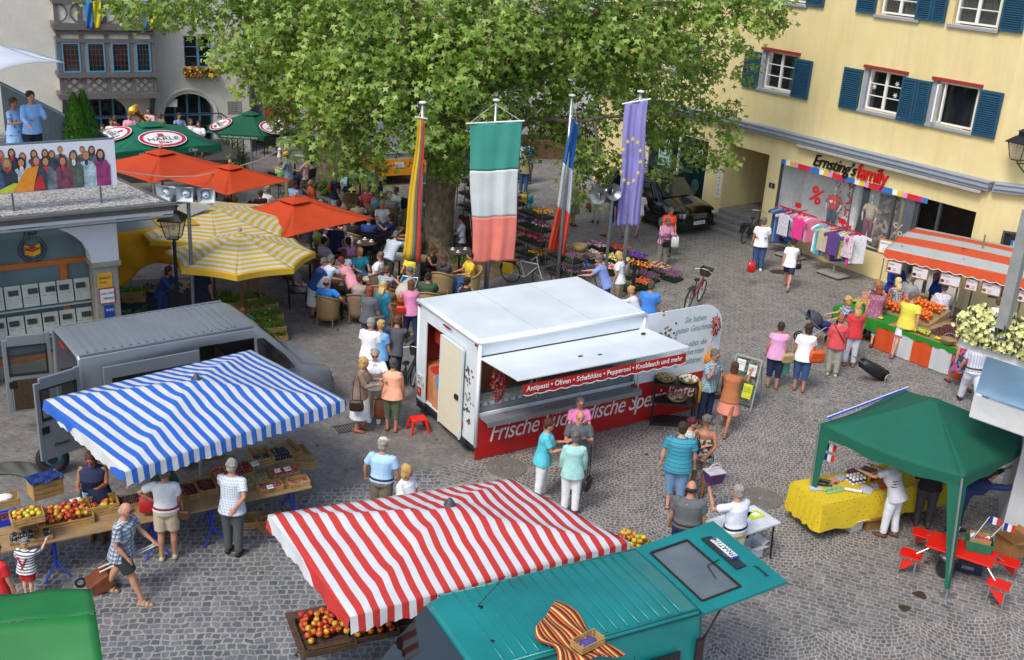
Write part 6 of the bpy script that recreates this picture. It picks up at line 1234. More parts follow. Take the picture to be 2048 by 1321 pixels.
        if hs == 'curly':
            for a in range(14): q.ell(hp(.075*cos(a*2.4),-.03+.06*sin(a*2.4),.0+.1*((a*.37) % 1)),.032,6,5)
        if hs in ('bob','long','pony','bun'): q.ell(hp(0,-.045,-.03),(.08,.066,.075),10,7,hrot)
        if hs in ('bob','long'):
            for sd in (-1,1): q.ell(hp(sd*.066,-.015,-.05),(.026,.055,.085),8,7,hrot)
            q.ell(hp(0,-.06,-.08),(.075,.04,.07),10,7,hrot)
        if hs == 'long': eloft(q,[hp(0,-.065,-.05),hp(0,-.085,-.17),hp(0,-.09,-.26)],[(.085,.04),(.09,.035),(.06,.02)],10)
        if hs == 'pony': q.ell(hp(0,-.11,.02),.03,8,6);eloft(q,[hp(0,-.115,.02),hp(0,-.15,-.08),hp(0,-.13,-.2)],[.022,.03,.012],8)
        if hs == 'bun': q.ell(hp(0,-.11,.05),.042,10,8)
        part('hair',q,hm_,vs_*.8 if near else None,1)
    else: q.ell(hp(0,-.03,-.022),(.087,.08,.058),12,8,hrot);part('hair',q,hm_)
    q=MB()
    for sd in (-1,1): q.ell(hp(sd*.033,.088,.008),(.012,.008,.0065),8,5,hrot);q.ell(hp(sd*.034,.091,.027),(.017,.007,.004),8,4,hrot)
    if 'sun' in extra:
        for sd in (-1,1): q.ell(hp(sd*.035,.096,.006),(.029,.012,.021),10,6,hrot)
        q.tube([hp(-.075,0,.012),hp(-.06,.07,.012),hp(0,.095,.014),hp(.06,.07,.012),hp(.075,0,.012)],.005,4)
    if 'glasses' in extra:
        for sd in (-1,1): q.torus(hp(sd*.035,.102,.006),.022,.003,hrot @ Matrix.Rotation(R(90),3,'X'),12,4)
        q.tube([hp(-.078,-.02,.012),hp(-.06,.07,.012),hp(0,.1,.01),hp(.06,.07,.012),hp(.078,-.02,.012)],.003,4)
    part('eyes',q,mat('18120f',.4));q=MB();q.ell(hp(0,.089,-.052),(.024,.008,.006),8,5,hrot);part('mouth',q,mat('8a4038',.5))
    if 'beard' in extra: q=MB();q.ell(hp(0,.035,-.075),(.056,.058,.045),10,7,hrot);part('beard',q,mat('b4b0aa',.9,0,.2,60))
    if hat:
        kind,hc=hat;q=MB();M=hrot
        if kind == 'cap': q.rings([[hp(r*cos(a),-.01+r*1.12*sin(a),z_) for a in [2*pi*j/14 for j in range(14)]] for r,z_ in ((.09,.035),(.088,.08),(.065,.12),(.02,.137))]);q.box(hp(0,.12,.045),(.13,.1,.01))
        else:
            br_=.165 if kind == 'wide' else .125;q.rings([[hp(r*cos(a),-.01+r*1.08*sin(a),z_) for a in [2*pi*j/20 for j in range(20)]] for r,z_ in ((br_,.045),(br_*1.02,.052),(.095,.062),(.088,.10),(.08,.145),(.05,.155),(.02,.15))])
        c=part('hat',q,mat(hc,.8,0,.08,20));
        if kind != 'cap': q=MB();q.rings([[hp(r*cos(a),-.01+r*1.08*sin(a),z_) for a in [2*pi*j/20 for j in range(20)]] for r,z_ in ((.097,.064),(.093,.088))]);q.v=[tuple(V(p)*k) for p in q.v];q.build('hat_band',mat('3a2c22'),c)
    Mw=Matrix.Rotation(-R(head),3,'Z');W=lambda p: loc+Mw @ (V(p)*k)
    info=dict(o=o,HL=W(AL[2]+AL[3]*.09),HR=W(AR[2]+AR[3]*.09),hipL=W(P+V((-.2*w-.05,0,0))),hipR=W(P+V((.2*w+.05,0,0))),shL=W(AL[0]+V((.03,0,.06))),shR=W(AR[0]+V((-.03,0,.06))),back=W(T(.28,-.2)),loc=loc,head=-R(head),chest=W(T(.2,.16)))
    PPL.append(info);return info
def bag(kind,label,loc,rz,c='brown',s=1.,top=None,group=None):
    t=thing({'hand': 'handbag','shop': 'shopping_bag','plastic': 'plastic_bag','pack': 'backpack'}[kind],label,{'hand': 'handbag','shop': 'bag','plastic': 'bag','pack': 'backpack'}[kind],loc,rz,group);q=MB();m=mat(c,.5 if kind != 'plastic' else .3,0,.12,8)
    if kind == 'hand': w,d,h=.26*s,.10*s,.2*s;H0=-h
    elif kind == 'shop': w,d,h=.30*s,.13*s,.34*s;H0=-h-.12
    elif kind == 'plastic': w,d,h=.24*s,.14*s,.32*s;H0=-h-.08
    else: w,d,h=.26*s,.14*s,.34*s;H0=-h/2
    rr=lambda w,d,z: [(cos(a)*abs(cos(a))**-.4*w/2 if abs(cos(a)) > .01 else 0,sin(a)*abs(sin(a))**-.4*d/2 if abs(sin(a)) > .01 else 0,z) for a in [2*pi*j/16 for j in range(16)]]
    q.rings([rr(w*.8,d*.8,H0),rr(w,d,H0+.03*s),rr(w*1.02,d*1.05,H0+h*.5),rr(w*.9,d*.6,H0+h),rr(w*.85,d*.4,H0+h+.005)]);q.build('body',m,t,smooth=True)
    q=MB()
    if kind == 'pack':
        for x in (-.08,.08): q.torus((x,d/2,0),.13*s,.012,Matrix.Rotation(R(90),3,'Y'),14,5,-pi/2,pi/2)
    else:
        tz=top if top is not None else (0 if kind != 'hand' else .12)
        for y in ((-.02,.02) if kind != 'hand' else (0,)): q.tube([(-w*.3,y,H0+h),(-w*.2,y*.5,lerp(H0+h,tz,.7)),(0,y*.3,tz),(w*.2,y*.5,lerp(H0+h,tz,.7)),(w*.3,y,H0+h)],.009,5)
    q.build('strap',m,t)
    if kind == 'hand': q=MB();q.box((0,-d*.5,H0+h*.62),(w*.8,.012,h*.4));q.build('flap',mat(sc(C(c),.8),.5),t)
    return t
# ---- people in the square (foreground and middle) ----
P_=person
pl=P_(252,1196,96,'grey haired man in a blue plaid shirt and dark shorts pulling a leather trolley by the fruit stall','stride',1.76,'plaidblue','charcoal','hwhite','bald',leg='shorts',fat=1.12,shoe='a08a6a',extra='glasses sandal',arms=((22,8,30,.2),(-8,8,40,.2)))
tro=thing('trolley_bag','brown leather shopping trolley dragged by the man in the plaid shirt','trolley',G(168,1186),R(-60));q=MB();q.rings([[(x*w,y*d,z) for x,y in ((-1,-1),(1,-1),(1,1),(-1,1))] for w,d,z in ((.16,.1,.1),(.19,.12,.3),(.17,.11,.48),(.13,.03,.5))]);q.v=[tuple(Matrix.Rotation(R(-58),3,'X') @ V(p)) for p in q.v];q.build('bag',mat('6e3c22',.5,0,.2,6),tro,smooth=False,bev=.02)
q=MB();hb=Matrix.Rotation(R(60),3,'Z') @ (pl['HL']-tro.location)
for x in (-.06,.06): q.tube([(x,.25,.35),tuple(hb+V((x*.4,0,0)))],.012,6)
q.build('handle',mat('c9c9c2',.4),tro);q=MB();
for x in (-.17,.17): q.torus((x,-.02,.09),.07,.02,Matrix.Rotation(R(90),3,'Y'),14,6)
q.build('wheels',rubber,tro)
a=P_(338,1118,-8,'woman in a white T-shirt, red belt and beige shorts seen from behind at the fruit stall','hipL',1.7,'white','beige','hgrey','short',leg='shorts',fem=1,fat=1.08,shoe='b0a890',tuck=1,belt='a01c2c')
bag('hand','small brown shoulder bag with long strap on the woman in the white T-shirt',a['hipR']+V((.02,-.05,0)),0,'5a3420',.8,top=.42);bag('shop','red and black shopper under the arm of the woman in the white T-shirt',a['hipL']+V((-.05,.1,.3)),R(10),'a81c20',.85)
P_(468,1108,8,'old man in a light blue check shirt and dark grey trousers, hand behind him, at the stall','back',1.75,'plaidwhite','4a4f50','hwhite','short',fat=1.05,shoe='black',arms=((30,8,45,.2),(-30,12,16,.7)))
P_(180,905,172,'stallholder woman with auburn hair in a navy sleeveless top behind the apple crates','hands',1.7,'navy','brown','auburn','bob',0,fem=1,fat=1.25,hd=1,skin='tskin',nod=25)
P_(305,893,190,'stallholder in a dark green T-shirt reaching over the cherries, half hidden by the blue umbrella','reach',1.72,'green','denim','brown','short',skin='tskin',fat=1.15,hd=1,nod=30,arms=((45,20,20,0),(40,14,25,.1)))
P_(60,1196,8,'small boy in red shorts with braces, striped T-shirt and grey hat by the berry crate','stand',1.02,'stripenavy','b81c1c','blond','short',leg='shorts',skin='pskin',shoe='7a4a30',hat=('brim','787a78'),arms=((10,20,30,.2),(70,15,60,0)),fat=1.25)
q=MB();o=PPL[-1]['o'];q.tube([(-.06,.07,.52),(.0,-.105,.62),(.07,-.09,.78)],.012,5);q.tube([(.06,.07,.52),(.0,-.105,.62),(-.07,-.09,.78)],.012,5);q.tube([(.06,-.10,.50),(0,-.108,.62),(-.06,-.10,.50)],.012,5);q.build('braces',mat('a81c24',.7),o)
P_(-12,1085,20,'person in a red skirt at the left edge beside the boy','stand',1.6,'red','red','brown','bob',leg='skirt',fem=1,hd=1)
P_(767,876,14,'man with a cream cap and pale blue shirt seen from behind near the red umbrella','stand',1.74,'a3c6e6','6a6252','hwhite','short',tuck=1,belt='3a2418',fat=1.1,hat=('cap','d6cbae'),arms=((2,24,14,0),(4,14,16,0)),shoe='dbrown',hd=1)
P_(815,930,120,'blonde woman whose head shows above the red striped umbrella','hands',1.68,'white','beige','blond','bob',fem=1,hd=1)
a=P_(720,862,95,'blonde woman in a taupe cardigan and white skirt with a brown shoulder bag','hands',1.66,'taupe','white','blond','bob',.98,'longskirt',fem=1,fat=1.05,shoe='9a5a38')
bag('hand','dark brown bag with a cream flap on the blonde woman with the taupe cardigan',a['hipR']+V((.0,-.10,-.05)),0,'3c2618',1.15,top=.62)
a=P_(748,842,172,'white haired woman in a white jacket, flowered blouse and beige trousers with sunglasses','point',1.66,'white','beige','hwhite','curly',.95,'long',fem=1,fat=1.1,shoe='white',extra='sun')
q=MB();q.ell((0,.135,1.17),(.075,.03,.24),10,8);q.build('blouse',fab('floralred'),a['o'],smooth=True)
a=P_(783,862,5,'woman in a sleeveless peach top and green capri trousers seen from behind','stand',1.62,'peach','olive','4a443e','short',0,'capri',fem=1,fat=1.12,shoe='9a5a38')
bag('shop','large brown leather bag hanging from the hand of the woman in peach',a['HL'],R(10),'6e3a20',1.25)
P_(743,636,20,'grey haired man in a white T-shirt seen from behind beside the woman in light blue','stand',1.72,'white','olive','hwhite','short',fat=1.15,hd=1)
a=P_(763,640,30,'woman with curly blonde hair in a light blue and white top, hand on her hip','hipL',1.68,'6fa2d4','navy','blond','curly',leg='long',fem=1,fat=1.12,hd=1)
P_(796,630,12,'man in a dark grey T-shirt bending over a black bicycle at the trailer','lean',1.74,'4c4e54','navy','brown','short',hd=1,fat=1.1)
# around the counter
P_(1100,838,92,'woman in a turquoise blouse and white trousers with sunglasses before the trailer','hands',1.68,'turq','white','auburn','short',leg='long',fem=1,fat=1.08,shoe='b8a890',extra='sun',hd=1)
a=P_(1153,862,4,'woman in a mint jacket and white trousers seen from behind before the trailer','stand',1.66,'9ccac4','white','hgrey','short',.95,'long',fem=1,fat=1.05,hd=1)
bag('hand','long black shoulder bag on the woman in the mint jacket',a['hipR']+V((.02,0,-.15)),R(70),'black',1.15,top=.7)
P_(1162,822,176,'bearded bald man in a dark grey checked shirt before the trailer counter','fold',1.72,'checkgrey','charcoal','hwhite','bald',fat=1.1,hd=1,extra='beard')
P_(1162,795,170,'grey haired woman in a pink top at the trailer counter','hands',1.6,'db7cb0','beige','hgrey','curly',fem=1,fat=1.1,hd=1,extra='glasses')
P_(1345,1018,8,'man in a striped teal T-shirt and light denim capri trousers seen from behind','stand',1.78,'stripeteal','ldenim','33241a','short',leg='capri',fat=1.22,skin='pskin',shoe='5a3a26',extra='sandal',arms=((2,14,10,0),(6,12,12,0)))
a=P_(1393,990,16,'tanned woman in a patterned halter top and checked shorts, seen from behind','back',1.68,'camisole','plaidbrown','hgrey','curly',0,'shorts',fem=1,fat=1.12,skin='tskin',shoe='dbrown',extra='cami sandal');bag('hand','small black shoulder bag on the back of the tanned woman',a['back']+V((-.12,0,-.03)),R(20),'black',.8,top=.25)
a=P_(1387,835,95,'woman with short dark red hair in a pale checked blouse beside the tanned woman','hands',1.62,'stripewhite','lilac','4a1418','short',.5,'long',fem=1,hd=1,fat=1.05)
cb=thing('carrier_basket','purple folding basket carried by the tanned woman','basket',G(1430,975,.75)+V((0,.2,0)),R(25));q=MB();q.rings([[(x*w,y*d,z) for x,y in ((-1,-1),(1,-1),(1,1),(-1,1))] for w,d,z in ((.13,.1,0),(.17,.13,.22))]);q.build('body',mat('4a2458',.7),cb);q=MB();q.rings([[(x*w,y*d,z) for x,y in ((-1,-1),(1,-1),(1,1),(-1,1))] for w,d,z in ((.175,.135,.215),(.175,.135,.235))]);q.torus((0,0,.23),.15,.01,Matrix.Rotation(R(90),3,'X'),14,5,0,pi);q.build('rim',mat('b8b4b8',.4),cb)
P_(1385,962,10,'man with a bald spot in a grey shirt beside the leaflet table, seen from behind','stand',1.76,'5c5f62','navy','2a201a','bald',fat=1.25,hd=1,tuck=1,belt='3a2418')
P_(1478,970,-35,'white haired man in a white polo shirt raising his hand at the leaflet table','wave',1.76,'d4dae6','beige','hwhite','short',fat=1.12,hd=1,tuck=1,belt='black')
# at the board and shelf
P_(1432,700,140,'man in a blue checked shirt, hand at his chin, beside the trailer sign panel','chin',1.76,'plaidteal','navy','hgrey','short',hd=1,extra='glasses',fat=1.05)
a=P_(1450,862,25,'woman in a leopard top and salmon skirt walking past the black shelf','walk',1.66,'leopard','e08c7c','auburn','bob',0,'skirt',fem=1,fat=1.05,skin='tskin',shoe='8a5a38',extra='sandal',arms=((5,12,30,0),(50,20,80,0)));bag('hand','small black bag on the hip of the woman in the leopard top',a['hipL']+V((0,-.08,.02)),0,'black',.7,top=.55)
a=P_(1543,776,8,'woman in a pink sleeveless tunic carrying a beige bag, seen from behind','stand',1.66,'d49ac0','navy','dbrown','short',.2,'capri',fem=1,fat=1.15,shoe='8a5a38');bag('hand','beige shoulder bag of the woman in the pink tunic',a['hipR']+V((-.05,-.1,.05)),R(10),'a89068',1.2,top=.5);bag('plastic','translucent green plastic bag of the woman in the pink tunic',a['HR'],R(10),'5cb09a',1.05)
a=P_(1596,782,15,'woman in a white T-shirt and jeans with a large orange bag on her shoulder','stand',1.7,'white','denim','dbrown','bob',.5,'capri',fem=1,fat=1.08,shoe='8a5a38',extra='sun',turn=-40);bag('hand','large orange leather shoulder bag of the woman in white',a['hipR']+V((0,-.05,.18)),R(10),'c8501c',1.5,top=.42)
a=P_(1662,752,12,'woman with short auburn hair in a coral sweater and grey trousers, seen from behind','stand',1.6,'c9484c','9c9a8c','a05a30','short',.75,'long',fem=1,fat=1.15,shoe='beige')
q=MB();q.tube([(-.15,-.02,1.38),(0.0,-.16,1.2),(.17,-.14,.95)],.012,5);q.build('bag_strap',mat('dbrown'),a['o'])
P_(1697,592,-88,'blonde woman in a blue checked blouse with sunglasses pushing the dark blue pushchair','push',1.68,'plaidblue','c9484c','blond','bob',.5,'long',fem=1,hd=1,extra='sun')
P_(1718,606,0,'blonde woman in a red T-shirt and white trousers pulling a black shopping trolley','stand',1.68,'c9343c','c8ccd4','b08c58','long',.5,'long',fem=1,hd=1,fat=1.05,shoe='5a4030',extra='sandal')
a=P_(1738,686,25,'woman in a rose flowered blouse and pale blue capri trousers by the orange stall','walk',1.68,'floralrose','8cc0cc','8a4a2a','bob',.2,'capri',fem=1,fat=1.12,shoe='6a2a20')
a=P_(1778,672,-20,'blonde woman in a grey checked dress with a red shoulder bag at the orange stall','hands',1.66,'plaidgrey','plaidgrey','cdb27a','long',.1,'dress',fem=1,fat=1.05,shoe='5a3a2a');bag('hand','red shoulder bag with white edging on the woman in the checked dress',a['hipL']+V((0,-.05,.1)),R(10),'b01c2c',1.0,top=.5)
P_(1757,560,170,'woman with light brown hair in a dark top facing the camera at the orange stall','stand',1.7,'floraldark','charcoal','9a6a40','bun',.0,fem=1,hd=1,extra='sun')
P_(1800,712,35,'man in a yellow polo shirt and white shorts striding past the stall','stride',1.8,'d4c548','d0d4e0','hgrey','short',.5,'shorts',fat=1.15,shoe='4a4a50',extra='sandal',turn=60)
P_(1828,548,55,'man in a grey T-shirt with white hair and sunglasses on his head reaching for fruit','reach',1.74,'85878a','charcoal','hwhite','short',.5,'shorts',hd=1,extra='sun',fat=1.1)
a=P_(1868,683,2,'grey haired woman in a flowered blouse and olive trousers with a basket at the cherry stall','hands',1.64,'floralwhite','5c5e50','hgrey','short',.75,'long',fem=1,fat=1.2,shoe='white')
P_(1800,524,168,'stallholder man in a blue jacket behind the oranges','hands',1.72,'1c3f9a','charcoal','brown','short',.95,hd=1,skin='tskin',fat=1.1,nod=25);P_(1887,528,185,'stallholder woman in a blue waistcoat behind the cherries','hands',1.66,'1c3f9a','charcoal','2a1c16','short',0,hd=1,fem=1,skin='tskin',fat=1.1,arms=((20,40,60,.2),(50,10,110,.4)))
a=P_(1915,775,-8,'woman in a brightly patterned dress walking beside the man with the straw hat','walk',1.66,'multi','multi','brown','short',.5,'dress',fem=1,fat=1.2,shoe='5a3a26')
P_(1935,812,5,'man with a cream straw hat, striped shirt and white trousers seen from behind','walk',1.78,'stripelilac','d0d4e0','hwhite','short',.5,'long',fat=1.15,tuck=1,belt='3a2420',hat=('wide','d8cdaa'),shoe='dbrown',arms=((2,14,20,.0),(-15,12,50,.6)))
P_(1972,718,20,'person in white top and navy shorts half hidden behind the pale blue awning','stand',1.7,'white','navy','brown','short',leg='shorts')
a=P_(1514,541,5,'grey haired man in a white T-shirt and jeans before the clothes racks, seen from behind','stand',1.72,'white','denim','hgrey','short',fat=1.12,shoe='white')
P_(1527,440,190,'woman in a dark brown top facing the man in white beside the first clothes rack','hands',1.62,'4a2824','5a2a24','brown','bob',.9,'long',fem=1,hd=1);bag('plastic','bright red plastic bag beside the man in white at the clothes racks',G(1505,520,.85),0,'b81418',1.0)
a=P_(1572,578,22,'short haired woman in a white T-shirt and dark shorts walking in the middle of the square','walk',1.64,'white','navy','dbrown','short',.5,'shorts',fem=1,shoe='5c6870');bag('hand','small black bag on the shoulder of the woman walking across the square',a['hipR'],R(20),'black',.8,top=.5)
P_(1330,512,168,'grey haired woman in an orange red blouse and black trousers with a white plastic bag','carry',1.66,'e8502c','25262c','hgrey','short',.5,'long',fem=1,fat=1.1,nod=30,arms=((4,8,12,0),(10,8,60,.4)));bag('plastic','white plastic bag with print held by the woman in orange red',PPL[-1]['HL'],0,'d4d6cc',1.1)
a=P_(1323,532,165,'woman in a pink striped blouse and grey trousers beside the woman in orange red','hands',1.6,'stripepink','8c8878','hgrey','curly',.95,'long',fem=1,fat=1.12,nod=25);bag('hand','black handbag held before the woman in the pink striped blouse',a['chest']+V((0,-.12,-.12)),R(10),'black',1.1)
P_(1272,470,22,'blonde woman with a ponytail in a white shirt walking along the black car','walk',1.7,'white','b4aa98','c09c58','pony',.7,'hot',fem=1,shoe='7a4a30',extra='sandal')
P_(1228,476,-60,'person in teal shorts partly hidden by the lilac flag','walk',1.72,'navy','1c7484','brown','short',.5,'shorts')
a=P_(1190,446,10,'person in a checked shirt and white trousers behind the round loudspeakers','stand',1.7,'plaidblue','lgrey','brown','short');bag('shop','brown bag held beside the person in white trousers behind the loudspeakers',a['HL'],R(10),'7a4426',1.0)
P_(1145,452,60,'person in a sand coloured coat between the flags near the flower racks','stand',1.68,'9c9a7c','7a7868','hgrey','short',.95,'skirt',fem=1)
P_(1046,388,10,'man in a khaki T-shirt and jeans behind the flower racks','stand',1.72,'8c8464','denim','brown','short');P_(1054,368,15,'man in a bright blue T-shirt behind the man in khaki','stand',1.78,'2a78c8','navy','brown','short');P_(1040,366,-20,'person in a dark checked shirt beside the man in bright blue','stand',1.7,'plaidteal','navy','dbrown','short')
bag('plastic','yellow plastic bag beside the man in khaki at the flower racks',G(1050,385,.5),0,'c8c020',.9);bag('plastic','turquoise plastic bag beside the man in khaki at the flower racks',G(1062,388,.6),0,'2098a8',.9)
P_(1198,510,-75,'man in a blue short sleeved shirt and jeans pushing a blue bicycle by the flowers','lean',1.76,'7d90c8','denim','hgrey','short',hd=1,fat=1.05)
a=P_(1238,503,-70,'blonde woman in a white T-shirt with a backpack behind the man in blue','stand',1.7,'white','khaki','c09858','bob',.5,fem=1,hd=1,nod=25);bag('pack','grey backpack worn by the blonde woman near the flowers',a['back'],a['head'],'6d6a62',.9)
P_(1262,572,-60,'blonde woman in a white long sleeved top behind the trailer roof','lean',1.64,'d6d8de','khaki','b48c54','bun',.95,fem=1,hd=1);P_(1304,562,12,'man in a bright blue polo shirt seen from behind, behind the trailer sign','stand',1.76,'3f80d0','beige','4a443e','short',hd=1,fat=1.1)
# gazebo
P_(1785,905,-50,'woman in a white top with black stripes and white trousers arranging jars at the yellow table','reach',1.68,'b9b9be','d4d6dc','auburn','short',.5,fem=1,hd=1,tuck=0,fat=1.05,arms=((45,10,40,.1),(30,10,60,.1)))
q=MB();o=PPL[-1]['o'];
for i_ in range(5): 
    th_=R(20);z_=.98+.05*i_;q.rings([[(.176*cos(a_),.128*sin(a_)+(z_-.93)*.36,z_+zz-.12*0) for a_ in [2*pi*j/20 for j in range(20)]] for zz in (0,.022)])
q.build('stripes',blk,o,smooth=True)
P_(1842,1052,10,'person in a black jacket and dark grey trousers under the green gazebo roof','stand',1.7,'black','3c3c42','brown','short',.95)
P_(1905,1070,80,'person in a dark blue jacket bending low under the green gazebo','deep',1.72,'1c2c5c','1c2c4c','dbrown','pony',.95,fem=1,shoe='black',nod=-20)
# terrace
P_(60,182,130,'man in a light blue shirt and black trousers standing on the roof terrace','hands',1.82,'86b4e4','black','33241c','short',.95,z=3.97,Y=25.1,hidden=1,arms=((22,10,75,.5),(25,14,40,.1)))
P_(28,212,110,'woman with reddish brown hair in a blue patterned dress on the roof terrace','hands',1.66,'floralblue','floralblue','auburn','short',.4,'dress',fem=1,z=3.97,Y=25.0,hidden=1,skin='tskin')
# plant stall
P_(337,533,100,'woman in a blue long sleeved top beneath the yellow curtain of the plant stall','lean',1.64,'2a4a7c','denim','brown','bob',.9,fem=1,hd=1);P_(400,528,-5,'stallholder in a navy T-shirt and jeans behind the grey speaker pole','stand',1.7,'1e2440','denim','dbrown','short',hd=1);P_(485,615,150,'crouching person with a black backpack and teal top in front of the herb crates','squat',1.66,'teal','denim','brown','short',hd=1,nod=30)
bag('pack','black and red backpack on the crouching person by the herbs',PPL[-1]['loc']+V((.18,-.22,.62)),R(200),'202228',1.1)
P_(515,592,20,'standing person with bare legs hidden by the round yellow parasol','stand',1.7,'charcoal','3a3e42','brown','short',.5,'shorts');P_(503,590,-20,'second bare legged person hidden by the round yellow parasol, left of the other','stand',1.64,'navy','2c3a5a','dbrown','short',.5,'shorts',fem=1)
P_(565,222,172,'man in a white shirt and white trousers beside the orange bakery van','stand',1.78,'d8dade','c8c6bc','4a4038','short',.5,hd=1)
P_(572,305,-85,'man with a yellow straw hat and blue checked shirt standing between cafe tables','hands',1.78,'plaidteal','khaki','brown','short',hd=1,hat=('brim','d8b040'));P_(561,308,80,'small child in a white top standing behind the man with the straw hat','stand',1.05,'white','beige','brown','short',hd=1,Y=43.2)
# standing in the cafe
a=P_(672,345,60,'blonde woman in a navy T-shirt and white trousers with an orange backpack','stand',1.68,'navy','d0d0d2','b89860','bob',fem=1,hd=1);bag('pack','orange brown backpack of the blonde woman in the navy T-shirt',a['back'],a['head'],'b0481c',.8)
P_(649,516,70,'grey haired woman in a navy blouse and long white skirt leaning over a cafe table','lean',1.64,'22407a','d0d0d4','hgrey','short',.5,'longskirt',fem=1,hd=1,fat=1.1)
P_(663,510,40,'man in a blue and white checked shirt leaning beside the woman in navy','lean',1.72,'plaidwhite','navy','hgrey','short',.5,hd=1);P_(682,514,-60,'woman with auburn hair in a pink flowered blouse leaning over the cafe table','bend',1.66,'floralpink','black','5c2018','short',.3,fem=1,hd=1,fat=1.15)
P_(741,572,20,'woman with auburn hair in a dark grey blouse and plum trousers, seen from behind','stand',1.68,'55585e','plum','7a3a1e','bob',.7,fem=1,hd=1,fat=1.15);bag('hand','grey shoulder bag on the woman in the dark grey blouse',PPL[-1]['hipR']+V((0,-.08,.1)),R(20),'4c4e52',1.1,top=.5)
P_(768,562,30,'woman with long blonde hair in a teal top and light jeans among the cafe tables','stand',1.66,'1c8098','ldenim','c0a468','long',.5,fem=1,hd=1);P_(822,560,-20,'woman in a pink top and jeans behind the orange pushchair','push',1.66,'d884a8','navy','6a3a24','bob',.5,fem=1,hd=1);bag('hand','red orange shoulder bag of the woman with the orange pushchair',PPL[-1]['hipL']+V((0,-.1,.15)),0,'c83010',.9,top=.4)
P_(672,440,0,'waiter in a navy shirt and black apron trousers standing between cafe tables','stand',1.72,'navy','15171c','brown','short',hd=1)
P_(793,462,25,'man in a blue checked shirt bending over beside the yellow and red flag','bend',1.74,'plaidwhite','dgrey','hgrey','short',.5,hd=1,fat=1.1)
# more passers-by between stalls in the background
for i,(x,y,hd_,tp,bt,l) in enumerate(((826,300,20,'black','navy','person in black under the trees behind the white van'),(895,322,-30,'coral','dgrey','person in a coral top behind the trunk of the big plane tree'),(808,288,60,'navy','black','person in navy trousers walking behind the white and orange van'),(698,330,110,'charcoal','dgrey','person in a charcoal top with a pushchair beside the second tree'),(1005,330,30,'lblue','navy','person in a light blue top in the shade left of the green flag'),(630,295,40,'beige','denim','person in beige next to the small motorbike by the van'))): P_(x,y,hd_,l,'walk' if i % 2 else 'stand',1.7,tp,bt,['brown','hgrey','dbrown'][i % 3],'short')
# brass band in front of the town hall
BB=[(222,238,'white','dbrown'),(230,232,'maroon','brown'),(258,226,'d890a8','dbrown'),(262,240,'white','auburn'),(297,216,'d49aac','dbrown'),(294,238,'white','blond'),(320,226,'olive','brown'),(325,240,'beige','blond'),(358,226,'ldenim','dbrown'),(351,248,'white','dbrown'),(340,252,'black','dbrown'),(381,238,'white','brown'),(397,242,'white','dbrown'),(205,250,'charcoal','dbrown')]
BL=['young musician in a white blouse with a trumpet at the left end of the brass band','musician in a wine red waistcoat seen from behind in the brass band','musician in a pink shirt and dark waistcoat beside the tuba','auburn haired musician in a white blouse in the front row of the band','dark haired tuba player in a pink blouse holding up the brass bell','blond musician in white below the tuba player','brown haired musician in a green shirt behind a music stand','blond musician in a beige shirt in the front row of the band','dark haired man in a denim shirt beside the music stands','musician in a white blouse seated low in front of the music stands','musician in black seated at the front edge of the band','woman musician in a white dirndl blouse beside the yellow bamboo','woman musician in a white blouse and pink apron at the right end of the band','musician in a charcoal jacket at the far left of the band']
CN['maroon']='6a1420'
sg3=thing('stage','low dark stage of the brass band in front of the town hall arches','stage',HO,HA);q=MB();q.bb(-7.6,-1.3,-4.6,-.75,0,.745);q.build('platform',mat('3c3a36',.8),sg3)
for (x,y,tp,hr),l in zip(BB,BL):
    P_(x,y,150+(x*7 % 80)-40 if 'behind' not in l else 10,l,'sit' if y > 230 else 'hands',1.64,tp,'black',hr,'bob' if 'blouse' in l else 'short',.6,'long' if 'apron' not in l else 'skirt',hd=1,z=.75,group='brass band before the town hall')
tb=thing('tuba','shining brass tuba held up in the middle of the band','tuba',G(284,236,2.35),R(0));q=MB();M=Matrix.Rotation(R(-35),3,'Y') @ Matrix.Rotation(R(30),3,'X');q.rings([[M @ V((r*cos(2*pi*j/18),r*sin(2*pi*j/18),z)) for j in range(18)] for r,z in ((.04,-.3),(.06,0),(.1,.25),(.16,.38),(.28,.46))],False);q.torus((.1,0,-.15),.2,.04,Matrix.Rotation(R(90),3,'X'),18,8);q.build('bell',mat('b88a2c',.2,.9),tb,smooth=True)
